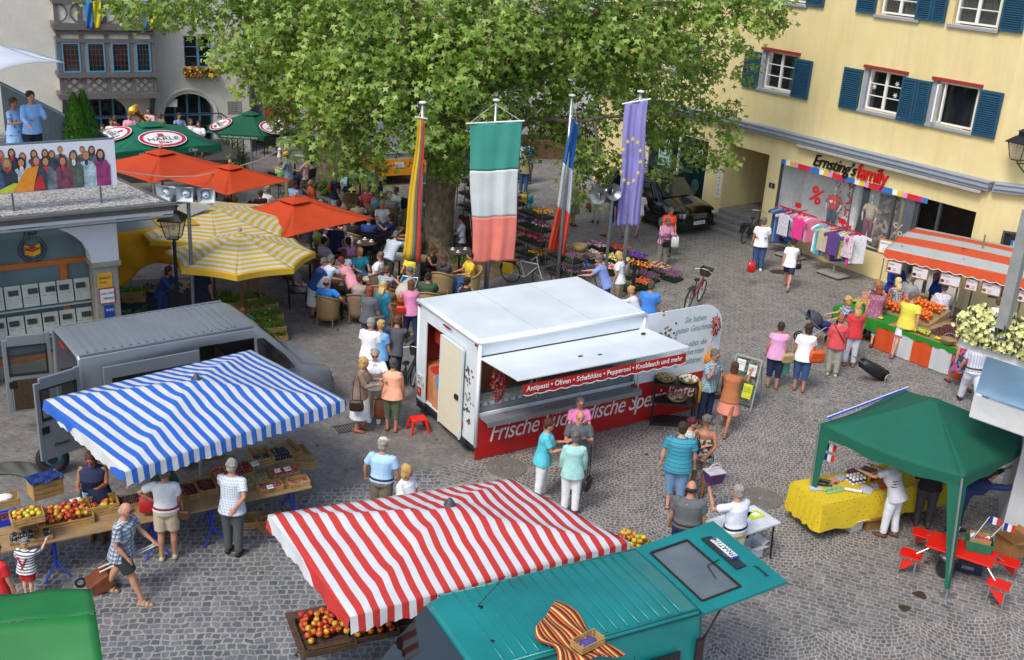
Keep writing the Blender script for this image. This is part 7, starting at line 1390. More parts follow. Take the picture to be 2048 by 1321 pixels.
# ---------------- cafe furniture and guests ----------------
def rz31(a=0): return R(31+a)
wick=NG('wicker_material');wv=wick.n('TexWave');wv.wave_type='BANDS';wv.bands_direction='Z';wv.inputs['Scale'].default_value=14;wv.inputs['Distortion'].default_value=1.;wick.L(wick.co(),wv.inputs[0]);wick.col(wick.mix(wv.outputs['Fac'],(.19,.12,.045),(.42,.29,.12)));wick.b.inputs['Roughness'].default_value=.7;wick.bump(wv.outputs['Fac'],.5,.01);wick=wick.m
wickg=mat('7d6652',.8,0,.25,30,.5,60);dch=mat('1d2024',.5,.2,.1);tw3=mat('4a3a2e',.5,0,.2,8)
PROTO={}
def chair(kind,loc,rz,label):
    g='wicker chairs of the cafe' if kind != 'dark' else 'dark chairs of the cafe'
    if kind in PROTO: return tag(dup(PROTO[kind],loc,rz,label,g),label,'chair',g)
    t=thing('wicker_chair' if kind != 'dark' else 'metal_chair',label,'chair',loc,rz,g);PROTO[kind]=t
    if kind != 'dark':
        m=wick if kind == 'tan' else wickg;q=MB();n=20
        def bk(u,v):
            a=R(-205+230*u);c=abs(2*u-1);top=.88-.24*c**1.5;z=lerp(.20,top,v);r=.27+.05*v;return (r*cos(a),r*sin(a)*.95-.02,z)
        q.grid(bk,n,5);q.build('backrest',m,t,smooth=True,solid=.03);q=MB();q.tube([tuple(V(bk(i/n,1))+V((0,0,.005))) for i in range(n+1)],.025,7);q.build('rim',m,t,smooth=True)
        q=MB();q.lathe([(.25,.38),(.27,.41),(.25,.45)],n=18);q.build('seat',m,t)
        for x,y in ((-.22,-.2),(.22,-.2),(-.22,.2),(.22,.2)): q=MB();q.tube([(x,y,0),(x*.95,y*.95,.42)],.018,6);q.build('leg',m,t)
    else:
        q=MB();q.bb(-.23,.23,-.22,.22,.43,.46);q.build('seat',dch,t);q=MB();q.add([(-.23,-.22,.5),(.23,-.22,.5),(.23,-.3,.9),(-.23,-.3,.9),(-.23,-.24,.5),(.23,-.24,.5),(.23,-.32,.9),(-.23,-.32,.9)],[(0,1,2,3),(7,6,5,4),(0,4,5,1),(1,5,6,2),(2,6,7,3),(3,7,4,0)]);q.build('backrest',dch,t)
        for s in (-1,1):
            q=MB();q.tube([(s*.25,.22,0),(s*.25,.2,.66),(s*.25,-.24,.68)],.014,6);q.build('armrest',dch,t);q=MB();q.tube([(s*.24,-.24,0),(s*.24,-.24,.5),(s*.24,-.32,.92)],.014,6);q.build('leg',dch,t)
    return t
def guest(px,py,head,s,kind='dark',pose='sit',ck=None,**k):
    k.setdefault('h',1.68);a=person(px,py,head,s+', seated',pose,hd=1,group='guests of the cafe',**k);f=V((sin(R(head)),cos(R(head)),0))
    if kind: chair(kind,V((a['loc'].x,a['loc'].y,0)),a['head'],{'tan': 'tan wicker chair','grey': 'grey brown wicker chair','dark': 'dark metal chair'}[kind]+' under the '+s)
    return a
guest(653,556,15,'man in a bright blue T-shirt with his back to the square','tan','sitback',top='2a84d8',bot='black',hair='2a201a',hs='bald',fat=1.15,arms=((10,20,30,0),(15,45,40,0)))
guest(719,548,0,'woman in a beige sleeveless top next to the man in bright blue','grey',top='a08f8a',bot='taupe',hair='4a2c1c',hs='short',sleeve=0,fem=1)
guest(588,520,75,'man in a grey T-shirt at the edge of the round yellow parasol','dark','sitback',top='grey',bot='lgrey',hair='brown')
guest(760,504,-75,'woman with curly light hair and sunglasses in a white T-shirt','grey','sitback',top='white',bot='beige',hair='6a5640',hs='curly',fem=1,extra='sun')
guest(774,532,15,'man in a turquoise checked shirt near the orange pushchair','tan','sitfwd',top='plaidteal',bot='navy',hair='brown');guest(819,534,-90,'grey haired woman in a pale green top with her hand at her mouth','tan','sitarm',top='8fa8a4',hair='hgrey',fem=1,fat=1.1)
guest(857,545,0,'man in a dark green T-shirt with his back to the trailer','tan',top='2c4a34',hair='201814',fat=1.15);guest(775,562,10,'person with auburn hair behind the blonde woman in teal','tan',top='6a4a3c',hair='7a3c20')
guest(868,493,130,'woman with sunglasses in a black top under the plane tree','tan','sitfwd',top='black',bot='black',hair='5a3020',sleeve=0,fem=1,extra='sun',skin='tskin');guest(889,508,15,'woman with long brown hair in a dark flowered blouse','tan',top='floraldark',hair='4a3426',hs='long',fem=1);guest(940,505,-120,'man in a yellow T-shirt partly behind the green and white flag','tan',top='d0b424',hair='2a1c14');guest(934,554,10,'woman in a black vest top with her hair up above the trailer roof','tan',top='black',hair='2c1c14',hs='bun',sleeve=0,fem=1)
guest(649,474,40,'man in a pale lilac shirt under the orange parasol corner','grey',top='b9bccc',bot='dgrey',hair='2a1c14');guest(696,474,-30,'woman with a ponytail in a pink top leaning on her hand','tan','sitarm',top='c98cc0',hair='3a1c18',hs='pony',fem=1);guest(687,498,-15,'woman with red brown hair in a white top behind the bending women','tan',top='white',hair='4a1c18',hs='bob',fem=1)
guest(633,446,70,'person in a lime green shirt beneath the orange parasol','dark','sitback',top='9aa848',hair='6a4a30');guest(551,462,120,'dark haired person in the shade between the yellow and orange parasols','dark',top='2a2420',hair='1c1410')
guest(706,432,20,'blonde woman in a black waistcoat and white blouse','tan',top='16181c',bot='black',hair='b0a070',hs='bob',fem=1);guest(738,431,0,'grey haired man in a blue waistcoat and white shirt','dark',top='1c3f78',bot='navy',hair='hgrey',fat=1.1);guest(781,428,-100,'woman in a navy top holding her chin beside the flag','tan','sitarm',top='1e2a50',hair='3a2a20',hs='bob',fem=1)
guest(779,384,5,'stout man with white hair in a grey checked shirt','tan',top='plaidgrey',bot='dgrey',hair='hwhite',hs='bald',fat=1.3);guest(752,381,60,'person in a pale blue top beside the stout man','tan',top='6f94a8',hair='4a3628');guest(792,374,-140,'tanned person with grey hair in a white shirt','dark',top='white',hair='5a4c44',skin='tskin')
guest(715,398,-30,'person with dark sunglasses in a beige top under the orange parasol tip','dark',top='beige',hair='3a221a',extra='sun');guest(685,388,60,'grey haired woman with sunglasses behind the tip of the orange parasol','dark',top='a09888',hair='8d8270',hs='curly',extra='sun',fem=1);guest(679,400,20,'dark haired person beside the woman in sunglasses','dark',top='4a3028',hair='2a1614')
guest(694,339,165,'woman with short fair hair and glasses in a pale turquoise top','dark',top='9cccd0',hair='9a7048',hs='curly',fem=1,extra='glasses',fat=1.1);guest(699,356,-10,'woman with black hair in a black and white jacket','tan',top='1a1c28',hair='15121a',hs='long',fem=1);guest(746,342,-160,'white haired woman in a purple patterned blouse','dark',top='purplefloral',bot='beige',hair='b4b0aa',fem=1,fat=1.1)
guest(621,359,60,'bald man in an orange T-shirt beside the second tree','dark','sitback',top='e05a1c',hair='8d8270',hs='bald');guest(588,362,30,'person in a pale blue shirt behind the front orange parasol','tan',top='8fb4e0',hair='brown');guest(560,320,40,'person in a light green shirt left of the man with the straw hat','dark',top='8cc080',hair='8d8270',fat=1.15);guest(610,312,-70,'man in a red checked shirt right of the man with the straw hat','dark',top='plaidred',bot='navy',hair='hgrey')
guest(455,378,60,'person in a dark top between the orange parasols','dark',top='2a2a38',hair='2a1c14');guest(535,372,30,'person in a white hat shaded by the middle parasol','dark',top='c4c8cc',hair='8d8a80',hat=('brim','a8a890'));guest(520,380,-40,'person in a plum top beside the person in the white hat','dark',top='4a2434',hair='brown');guest(430,384,20,'person in red behind the three square loudspeakers','dark',top='9a1c20',hair='brown')
for i_,(x_,y_,h_,c_,n_) in enumerate(((395,392,40,'coral','coral'),(415,398,-60,'lblue','pale blue'),(470,392,90,'cream','cream'),(500,402,-20,'plum','plum'),(600,392,30,'beige','sand coloured'),(640,400,200,'mint','mint green'),(660,420,120,'lilac','lilac'),(735,372,190,'coral','coral red'),(765,402,160,'white','off white'),(820,440,-90,'sky','sky blue'),(690,452,170,'stripenavy','navy striped'),(720,495,150,'teal','teal'),(825,500,200,'yellow','yellow'))): guest(x_,y_,h_,'guest in a '+n_+' top '+('under the middle orange parasol' if x_ < 480 else 'near the front orange parasol' if x_ < 680 else 'among the wicker chairs by the big tree'),'tan' if i_ % 2 else 'dark',top=c_,hair=['brown','hgrey','blond'][i_ % 3],hs=['short','bob'][i_ % 2])
guest(922,430,-90,'dark haired man in a white shirt behind the trunk of the plane tree','dark',top='ccd0d4',hair='15100e')
for i,(x,y,k,rz,l) in enumerate(((747,400,'tan',180,'empty tan wicker chair turned to the viewer right of the table with the three women'),(775,440,'tan',120,'empty tan wicker chair with curved back beside the woman holding her chin'),(812,462,'tan',90,'empty tan wicker chair just left of the yellow flag'),(702,466,'tan',200,'empty tan wicker chair in the dark below the orange parasol'),(742,524,'dark',60,'empty dark chair with light armrests near the bending man'),(775,512,'dark',-20,'second empty dark chair, right beside the bending man'),(541,312,'dark',10,'empty dark chair in front of the small round green parasol, right one'),(521,308,'dark',30,'empty dark chair in front of the small round green parasol, left one'),(671,560,'tan',150,'empty tan wicker chair behind the man in bright blue'),(550,552,'tan',100,'tan wicker chair showing beneath the edge of the round yellow parasol'),(850,412,'grey',0,'grey wicker chair between flagpole and plane tree trunk'))): chair(k,G(x,y),R(rz),l)
def table(loc,rz,label,sq=True,r=.36,items=2,white=False):
    t=thing('cafe_table',label,'table',loc,rz,'cafe tables');q=MB();(q.bb(-r,r,-r,r,.70,.73) if sq else q.lathe([(r,.70),(r,.73)],n=24));q.build('tabletop',mat('b4b2ac',.4) if white else tw3,t,bev=.01)
    q=MB();q.tube([(0,0,.03),(0,0,.7)],.03,8);q.build('column',dch,t);q=MB();q.box((0,0,.02),(.5,.06,.03));q.box((0,0,.022),(.06,.5,.03));q.build('foot',dch,t)
    for i in range(items):
        a=2.4*i+loc.x;c=loc+V((cos(a)*r*.55,sin(a)*r*.55,.732));s=thing('coffee_cup','white coffee cup on its saucer on the '+label,'cup',c,0,'coffee cups on the cafe tables');q=MB();q.lathe([(.04,0),(.075,.012),(.04,.008)],n=14);q.build('saucer',whitep,s);q=MB();q.lathe([(.022,.01),(.038,.05),(.04,.07),(.034,.062),(.02,.03)],n=12);q.build('cup',whitep,s)
for x,y,rz,l,sq,it in ((693,618,20,'brown square cafe table before the man in bright blue',True,2),(620,568,10,'cafe table half under the round yellow parasol',True,1),(728,530,0,'small round cafe table left of the woman in a white T-shirt',False,3),(798,560,0,'round cafe table between the checked shirt and pale green top',False,2),(917,548,15,'cafe table under the big plane tree before the dark flowered blouse',True,3),(720,390,10,'dark cafe table of the three women by the second tree',True,3),(765,428,20,'cafe table beside the stout man',True,1),(672,505,10,'cafe table between the lilac shirt and the pink top',True,1),(848,458,0,'cafe table left of the plane tree trunk',True,3),(722,470,30,'cafe table before the blue waistcoat',True,2),(590,350,20,'pale cafe table by the man with the straw hat',True,1)): table(G(x,y),R(rz),l,sq,.38,it,'pale' in l)
# ---------------- fruit stalls ----------------
woodt=mat('8f7550',.8,0,.25,4,.3,20);blueleg=mat('1c3fb0',.4)
def trestle(name,label,A,ang,L,D,z,legs,lm,top=woodt):
    t=thing(name,label,'table',(A.x,A.y,0),ang);q=MB();q.bb(0,L,0,D*.49,z-.03,z);q.bb(0,L,D*.51,D,z-.03,z);q.build('tabletop',top,t,bev=.006)
    for x in legs:
        q=MB();q.tube([(x,D*.25,z-.03),(x,D*.25,.2)],.022,6);q.tube([(x,D*.25,.25),(x-.22,D*.02,0)],.016,6);q.tube([(x,D*.25,.25),(x+.18,D*.05,0)],.016,6);q.tube([(x,D*.25,z-.1),(x,D*.9,0)],.018,6);q.tube([(x,D*.9,z-.03),(x,D*.25,0.1)],.016,6);q.build('leg',lm,t)
    return t
tA=G(-110,1128,.75);trestle('trestle_table','long wooden trestle table with blue iron legs carrying the fruit crates',tA,R(31),5.75,.98,.75,(1.55,3.1,4.05,5.5),blueleg)
def app(a,b,t):
    g=NG('apple_skin');g.col(g.mix(g.ramp(g.noise(17,3),[(t,0.),(t+.16,1.)]),C(a),C(b)));g.b.inputs['Roughness'].default_value=.45;return g.m
red1=[app(*k) for k in (('a8281c','c8862c',.5),('b8401c','c8a038',.42),('c09a30','b04a20',.5),('9a241c','b8501c',.45),('c06a24','a02c1c',.5))];yel1=[mat(c,.5,0,.3,25) for c in ('c8b428','b4b038','d0a030','c8841f')];orng=[mat('d8681a',.5,0,.15,25)]
FR={}
def fruit(ms,r,kind):
    k=(kind,r)
    if k not in FR:
        L_=[]
        for m in ms: q=MB();q.lathe([(.001,-.86*r),(.5*r,-.85*r),(.92*r,-.35*r),(r,.1*r),(.8*r,.62*r),(.35*r,.84*r),(.001,.66*r)],n=10);o=q.build(kind,m,None,smooth=True);L_.append(o.data);bpy.data.objects.remove(o)
        FR[k]=L_
    return FR[k]
def heap(base,rz,w,d,n,r,ms,kind,label,group,rise=.1,z=.03):
    M=Matrix.Rotation(rz,3,'Z');ds=fruit(ms,r,kind);P=[];tries=0
    while len(P) < n and tries < 6000:
        tries += 1;x,y=random.uniform(-w/2+r,w/2-r),random.uniform(-d/2+r,d/2-r);zz=r*.85
        for p in P:
            h=hypot(p[0]-x,p[1]-y)
            if h < 2*r*.96: zz=max(zz,p[2]+sqrt(max(0,(2*r*.93)**2-h*h)))
        if zz > rise+r: continue
        P.append((x,y,zz))
    for x,y,zz in P:
        o=bpy.data.objects.new(kind,random.choice(ds));COL.objects.link(o);o.location=V(base)+M @ V((x,y,zz+z));o.rotation_euler=(random.uniform(-.8,.8),random.uniform(-.8,.8),random.uniform(0,6));tag(o,label,kind,group)
def berries(base,rz,w,d,n,r,cs,name,label,par=None,z=.03,dome=.02):
    q=MB();M=Matrix.Rotation(rz,3,'Z');q.mi=0
    for i in range(n):
        x,y=random.uniform(-w/2,w/2),random.uniform(-d/2,d/2);q.mi=random.randrange(len(cs));q.ell((x,y,z+random.uniform(0,.02)+dome*(1-(2*x/w)**2)*(1-(2*y/d)**2)),r*random.uniform(.8,1.15),6,4)
    o=q.build(name,[mat(c,.25,0,.2,20,coat=.3) for c in cs],par,None if par else base,None if par else rz,smooth=True)
    if not par: tag(o,label,name,None,'stuff')
random.seed(21);tz=.752
def F(x,y,z): return G(x,y+2,z)
def cr(px,py,w,d,h,l,a=0,z=tz,**k): return crate('fruit_crate',l,'crate',F(px,py,z),rz31(a),(w,d,h),'wooden fruit crates',**k)
GA='apples heaped in the crates'
cr(130,1038,.82,.56,.12,'wide wooden crate full of red apples at the front of the blue striped stall');heap(F(130,1038,tz),rz31(),.78,.52,75,.045,red1,'apple','red and yellow apple in the wide crate of the blue striped stall',GA,.12)
cr(200,1018,.56,.38,.17,'slatted wooden crate with few apples right of the wide apple crate',tilt=.0);heap(F(200,1018,tz),rz31(),.5,.34,15,.044,yel1+red1[:2],'apple','yellow red apple in the slatted crate right of the wide crate',GA,.04)
for i in range(4): cr(55,1038,.46,.34,.125,['bottom','second from bottom','third from bottom','topmost'][i]+' wooden crate of the stack at the left end of the fruit table',3,tz+i*.135)
heap(F(55,1038,tz+.405),rz31(3),.42,.3,18,.042,yel1,'apple','yellow apple in the topmost crate of the left stack',GA,.06)
t=cr(62,1074,.62,.32,.05,'shallow crate with punnets of blackberries in front of the left stack',-4)
def punnets(par,cols,rows,w,d,cs,r=.009,n=26,skip=()):
    for i in range(cols):
        for j in range(rows):
            if (i,j) in skip: continue
            x,y=-w/2+w*(i+.5)/cols,-d/2+d*(j+.5)/rows;pw,pd=w/cols*.86,d/rows*.86;q=MB();q.rings([[(x+a*pw/2*k,y+b*pd/2*k,zz) for a,b in ((-1,-1),(1,-1),(1,1),(-1,1))] for k,zz in ((.8,.012),(1,.055))]);p=q.build('punnet',mat('b4b4ac',.5),par);q=MB()
            for _ in range(n): q.ell((x+random.uniform(-.42,.42)*pw,y+random.uniform(-.42,.42)*pd,.058+random.uniform(0,.014)),r,5,4)
            o=q.build('berries',mat(random.choice(cs),.3,0,.3,30,coat=.3),p,smooth=True)
punnets(t,5,2,.58,.3,['15161c'],.013,30,((3,1),(3,0)))
cr(268,1002,.5,.36,.07,'shallow wooden crate of black cherries by the scales');berries(F(268,1002,tz),rz31(),.46,.32,420,.014,['2a0c10','1c080c','3c1014'],'cherries','black cherries filling the shallow crate by the scales',dome=.05)
cr(376,985,.3,.5,.1,'deep crate of dark red cherries, left of the pair');berries(F(376,985,tz),rz31(),.27,.46,360,.014,['5a1014','3c0c10','7a181c'],'cherries','dark red cherries in the left crate of the pair',dome=.05)
cr(412,975,.3,.5,.1,'deep crate of dark red cherries, right of the pair');berries(F(412,975,tz),rz31(),.27,.46,360,.014,['6a1418','3c0c10','8a1c20'],'cherries','dark red cherries in the right crate of the pair',dome=.05)
cr(444,962,.28,.5,.1,'crate of peaches and apricots beside the old man in the check shirt');heap(F(442,956,tz),rz31(),.26,.44,34,.034,[mat('b4605a',.6,0,.3,20),mat('c88a58',.6,0,.3,20)],'peach','pink peach in the crate beside the old man','peaches in the crate',.07)
t=cr(484,942,.34,.46,.08,'crate with large punnets of strawberries');punnets(t,2,3,.31,.43,['a81418','8c1014'],.016,34)
t=cr(522,918,.36,.5,.14,'half empty tilted crate with a price card next to the blackberries',0,tz+.05);punnets(t,2,1,.33,.14,['15161c'],.013)
t=cr(560,912,.38,.52,.05,'shallow crate with twelve punnets of blackberries at the right end of the table');punnets(t,3,4,.36,.5,['15161c','1c1a24'],.013,30)
t=cr(514,962,.42,.34,.06,'shallow crate with punnets of green gooseberries');punnets(t,4,2,.39,.31,['7c7a34','8c8844'],.014,24)
t=cr(568,946,.5,.3,.06,'shallow crate with punnets of bright redcurrants');punnets(t,5,2,.47,.27,['c0241c','b01c14','d03a20'],.012,30)
t=cr(540,976,.42,.26,.09,'small crate with punnets of raspberries at the table front');punnets(t,3,2,.38,.22,['a02840','8c1c34'],.012,22)
t=cr(596,966,.36,.26,.09,'almost empty small crate with two raspberry punnets at the right table corner');punnets(t,3,1,.32,.12,['a02840'],.013,22,((1,0),))
for i,(x,y,z,a,tl,l) in enumerate(((570,905,.55,25,.35,'empty wooden crate leaning steeply behind the blackberries'),(590,912,.42,10,.2,'empty wooden crate under the leaning crate behind the table'),(604,932,.5,-25,-.3,'empty wooden crate tilted to the right behind the redcurrants'),(545,1050,.02,10,.25,'empty wooden crate on the ground under the fruit table'),(505,1045,.02,-15,.0,'flat empty crate under the table beside the old man'),(418,912,.30,0,0,'lower crate of the stack behind the cherries'))): cr(x,y,.5,.36,.12,l,a,z,tilt=tl)
cr(418,905,.5,.36,.16,'upper crate of the stack behind the cherries, filled with yellow apples',0,.45);heap(F(418,905,.45),rz31(),.46,.32,20,.042,yel1,'apple','yellow apple in the stacked crate behind the cherries',GA,.1,z=.06)
t=crate('plastic_crate','blue plastic crate of cherries at the far left of the fruit table','crate',F(10,1042,tz),rz31(),(.4,.3,.12),m=mat('1c3cc0',.35));berries(F(10,1042,tz),rz31(),.36,.26,220,.014,['5a1014','7a181c'],'cherries','red cherries in the blue plastic crate',z=.07)
t=cr(8,1005,.45,.3,.12,'wooden crate with paper bags at the left edge of the stall',0,tz+.1);q=MB();q.ell((0,0,.1),(.15,.1,.06));q.build('paper_bags',whitep,t)
t=cr(92,985,.5,.34,.3,'wooden crate covered by a dark blue sheet behind the apple stack',12,.5);q=MB();q.grid(lambda u,v: ((u-.5)*.56,(v-.5)*.4,.32+.03*sin(u*11)*cos(v*8)),12,8);q.build('blue_sheet',mat('1c2f6a',.35,0,.2,5,coat=.3),t)
sc_=thing('market_scales','electronic market scales with a pale blue front between the apple crates','scales',F(190,985,tz+.12),rz31(-4));q=MB();q.bb(-.2,.2,-.14,.14,0,.10);q.build('body',mat('a9c4d4',.4),sc_,bev=.01);q=MB();q.bb(-.19,.19,-.12,.14,.115,.13);q.build('plate',mat('35383c',.3,.6),sc_);q=MB();q.bb(-.15,.15,-.146,-.14,.02,.08);q.build('display',mat('2f7ca8',.3),sc_)
for i,(x,y,z,w,l) in enumerate(((152,1001,.9,.17,'white paper pad with a pen on the apple crate'),(442,962,.9,.12,'white price card standing in the peach crate'),(510,926,.92,.13,'handwritten price card in the half empty crate'),(555,940,.85,.11,'white price card, left one on the redcurrants'),(575,936,.86,.12,'white price card, right one on the redcurrants'),(540,972,.88,.11,'white price card on the raspberries'),(256,1014,.86,.1,'white card on the black cherries'))):
    t=thing('price_card',l,'card',F(x,y,z),rz31(8),None);q=MB();q.box((0,0,0),(w,w*.75,.005),rx=R(25));c_=q.build('card',whitep,t);text(['1.-','3,50','2,20','2.-','1,80','2,50','4.-'][i],w*.45,mat('22305a'),c_,(-w*.32,-w*.12,.004-.03*w),(R(25),0,0),ext=.0005)
# foreground stall under the red stripes
tB=G(585,1262,.75);darkw=mat('4a3626',.8,0,.4,12,.3);trestle('trestle_table','worn dark wooden fruit table under the red striped umbrella',G(598,1300,.75),R(24),3.6,.95,.70,(.12,2.,3.4),mat('4c4038',.6),darkw)
def cr2(px,py,w,d,h,l,a=24,z=.705): return crate('fruit_box',l,'crate',G(px,py,z),R(a),(w,d,h),'boxes of the red striped stall',darkw,1)
cr2(650,1272,.72,.8,.09,'leftmost shallow box of red apples in front of the teal van');heap(G(648,1262,.705),R(24),.66,.62,58,.049,red1,'apple','red and yellow apple in the leftmost box before the teal van',GA,.09)
cr2(735,1248,.72,.8,.09,'second shallow box of red apples under the red striped umbrella corner');heap(G(735,1250,.705),R(24),.66,.7,48,.049,red1[:1]+red1[3:],'apple','dark red apple in the second box under the umbrella corner',GA,.1)
cr2(815,1225,.8,.8,.09,'box of yellow green pears and apples under the red striped umbrella');heap(G(812,1218,.705),R(24),.7,.6,40,.05,yel1[:2]+[mat('a8a030',.4)],'apple','yellow green apple in the box beside the teal van',GA,.1)
t=cr(1262,1092,.5,.36,.14,'wooden crate of yellow apples sticking out right of the red striped umbrella',-60,.95);heap(G(1262,1092,.95),rz31(-60),.46,.32,22,.044,yel1[:2],'apple','yellow apple in the crate right of the red umbrella',GA,.1,z=.06)
cr(1292,1100,.5,.36,.1,'empty wooden crate beside the yellow apples at the teal van',-55,.9)
# ---------------- smaller objects near the trailer ----------------
stl=thing('plastic_stool','bright red plastic step stool on the cobbles beside the trailer door','stool',G(836,862),R(25));q=MB();q.rings([[(a*w,b*w*.8,z) for a,b in ((-1,-1),(1,-1),(1,1),(-1,1))] for w,z in ((.17,.27),(.165,.30),(.15,.31))]);q.build('seat',mat('d81c10',.35),stl,bev=.01)
for a in (-1,1):
    for b in (-1,1): q=MB();q.tube([(a*.2,b*.17,0),(a*.14,b*.11,.28)],[.028,.035],4);q.build('leg',mat('d81c10',.35),stl)
bs=thing('black_shelf','black plastic shelf with three levels beside the trailer counter','shelf',(G(1290,852)+G(1380,855))/2+V((.1,.2,0)),R(-3));bp=mat('1c1e22',.5)
for z in (.06,.55,1.0): q=MB();q.bb(-.48,.48,-.24,.24,z-.02,z+.02);q.build('tray',bp,bs)
for x in (-.46,.46):
    for y in (-.22,.22): q=MB();q.tube([(x,y,0),(x,y,1.02)],.025,6);q.build('post',bp,bs)
for x,z,c,l in ((-.24,1.02,'a48a5c','wicker basket of brown bulbs on the top of the black shelf, left'),(.26,1.02,'d0cab8','wicker basket of white garlic on the top of the black shelf, right'),(.05,.57,'b8a488','wicker basket of bagged garlic on the middle of the black shelf')):
    t=thing('wicker_basket',l,'basket',bs.location+V((x,-.02,z)),0,'baskets on the black shelf');q=MB();q.lathe([(.15,0),(.24,.09),(.22,.085),(.14,.01)],n=20);q.build('basket',wick,t,smooth=True);q=MB()
    for i in range(46): a,r=random.uniform(0,6.28),.19*sqrt(random.random());q.ell((r*cos(a),r*sin(a),.085+.04*(1-r/.2)),.028,7,5)
    q.build('garlic',mat(c,.6,0,.2,20),t,smooth=True)
yb_=thing('yellow_bag','yellow plastic bag hanging from the right side of the black shelf','bag',bs.location+V((.5,0,1.0)));q=MB();q.rings([[(x*w,y*d,z) for x,y in ((-1,-1),(1,-1),(1,1),(-1,1))] for w,d,z in ((.05,.12,-.42),(.05,.14,-.1),(.02,.08,.06))]);q.build('body',mat('d8a010',.4),yb_,smooth=True)
ab=thing('advertising_board','white framed advertising board with food pictures beside the trailer sign','board',G(1484,808),R(-33));q=MB();Mx=Matrix.Rotation(R(-14),4,'X')
for x in (-.31,.31): q.box((x,-.10,.58),(.035,.03,1.2),rx=R(-14));q.box((x,.22,.56),(.03,.03,1.16),rx=R(17))
for z in (.12,1.15): q.box((0,-.21+.24*z,z),(.62,.03,.035),rx=R(-14))
q.build('frame',mat('b9bcbe',.35,.5),ab);q=MB();q.box((0,-.105,.64),(.59,.012,1.0),rx=R(-14));pp_=q.build('poster',pat('multi','3c5a34','6b6a5c',.06,c='2a2c34'),ab)
for x,z,w,h,c in ((-.15,.96,.2,.26,'d4d8d8'),(.14,.9,.2,.26,'ccd0d0'),(.14,.42,.22,.34,'c8cc30'),(-.15,.55,.22,.3,'c0a868')):
    q=MB();q.box((x,-.115-.0+(.64-z)*-.249,z),(w,.008,h),rx=R(-14));k=q.build('notice',mat(c,.6),pp_)
    for j in range(4): text('Feta Oliven',.036,mat('2c3038'),k,(x-w*.4,-.128-(.64-z)*.249-(.06*j-.08)*-.0-(.0),z+h*.25-.055*j),(R(76),0,0),ext=.0006)
wt=thing('folding_table','white folding table with leaflets in front of the teal tailgate','table',G(1478,1046,.74)-V((0,0,.74)),R(34));q=MB();q.bb(-.68,.68,-.33,.33,.70,.745);q.build('tabletop',mat('c9ccd0',.4),wt,bev=.01)
for x in (-.58,.6): q=MB();q.tube([(x,-.25,.7),(x,-.3,0)],.018,6);q.tube([(x,.25,.7),(x,.3,0)],.018,6);q.build('leg',blk,wt)
for i,(x,y,c,l) in enumerate(((.42,.05,'c8cc18','yellow leaflet on the right end of the white table'),(.25,.16,'1c4ca8','blue folder behind the yellow leaflet on the white table'),(-.25,-.1,'d8c020','yellow and blue brochures near the man in grey'),(-.42,-.16,'1c3ca0','dark blue brochure at the left end of the white table'),(-.45,.12,'c8d4c8','pale leaflet at the far left of the white table'))): t=thing('leaflet',l,'leaflet',wt.location+Matrix.Rotation(R(34),3,'Z') @ V((x,y,.75)),R(34+i*23));q=MB();q.box((0,0,.006),(.3,.21,.012));f=q.build('cover',mat(c,.5),t);q=MB();q.box((.02,.0,.0145),(.13,.1,.004));q.build('printed_panel',whitep,f)
# gazebo table
g0,g1=G(1625,985,.78),G(1850,940,.78);ga_=atan2(g1.y-g0.y,g1.x-g0.x)
yt2=thing('yellow_cloth_table','long table under the gazebo with a yellow flowered tablecloth','table',V((g0.x,g0.y,0)),ga_);ycl=pat('dots','d0b414','a8702c',.075,.2,.8);LT=(g1-g0).length+.5;q=MB();q.bb(-.05,LT,-.35,.4,.72,.76);q.build('tabletop',woodt,yt2)
def hem(s,z):
    per=[(-.12,-.42),(LT,-.42),(LT,.47),(-.12,.47)];P=[]
    for i in range(4):
        a,b=V(per[i]),V(per[(i+1) % 4]);
        for k in range(18): p=lerp(a,b,k/18);nr=V(((b-a).y,-(b-a).x)).normalized();P.append((p.x+nr.x*s*(.05+.014*sin(k*2.1+i)),p.y+nr.y*s*(.05+.014*sin(k*2.1+i)),z+(.025*sin(k*1.3+i)*s)))
    return P
q=MB();rs=[hem(0,.768),hem(.3,.70),hem(.8,.45),hem(1.1,.22)];q.rings(rs,False);q.quad(*rs[0]);tc=q.build('tablecloth',ycl,yt2,auto=50)
gM=Matrix.Rotation(ga_,3,'Z');gP=lambda x,y,z=.775: V((g0.x,g0.y,0))+gM @ V((x,y,z))
for i in range(12): t=thing('white_jar','small white jar with a dark blue band in the block on the yellow table','jar',gP(.95+.085*(i % 4),.0+.085*(i//4)),0,'white jars on the yellow table');q=MB();q.lathe([(.03,0),(.03,.11),(.02,.12)],n=10);q.build('body',whitep,t);q=MB();q.lathe([(.031,.04),(.031,.08)],n=10);q.build('band',mat('1c2f6a'),t)
for i in range(9): t=thing('honey_jar','small jar of amber jam in the row by the woman at the yellow table','jar',gP(1.32+.09*(i % 5),.0+.1*(i//5)),0,'jam jars on the yellow table');q=MB();q.lathe([(.032,0),(.034,.07),(.028,.08)],n=10);q.build('body',mat(['c08a14','7a1c24','a85a18'][i % 3],.2,coat=.5),t);q=MB();q.lathe([(.034,.08),(.034,.1)],n=10);q.build('lid',mat('b8a040',.4),t)
for i in range(8): t=thing('soap_packet','small pale green wrapped packet near the left end of the yellow table','packet',gP(.28+.1*(i % 4),-.12+.1*(i//4)),R(10*i),'green packets on the yellow table');q=MB();q.box((0,0,.02),(.09,.07,.04));q.build('wrapper',mat('86b078',.5),t,bev=.008)
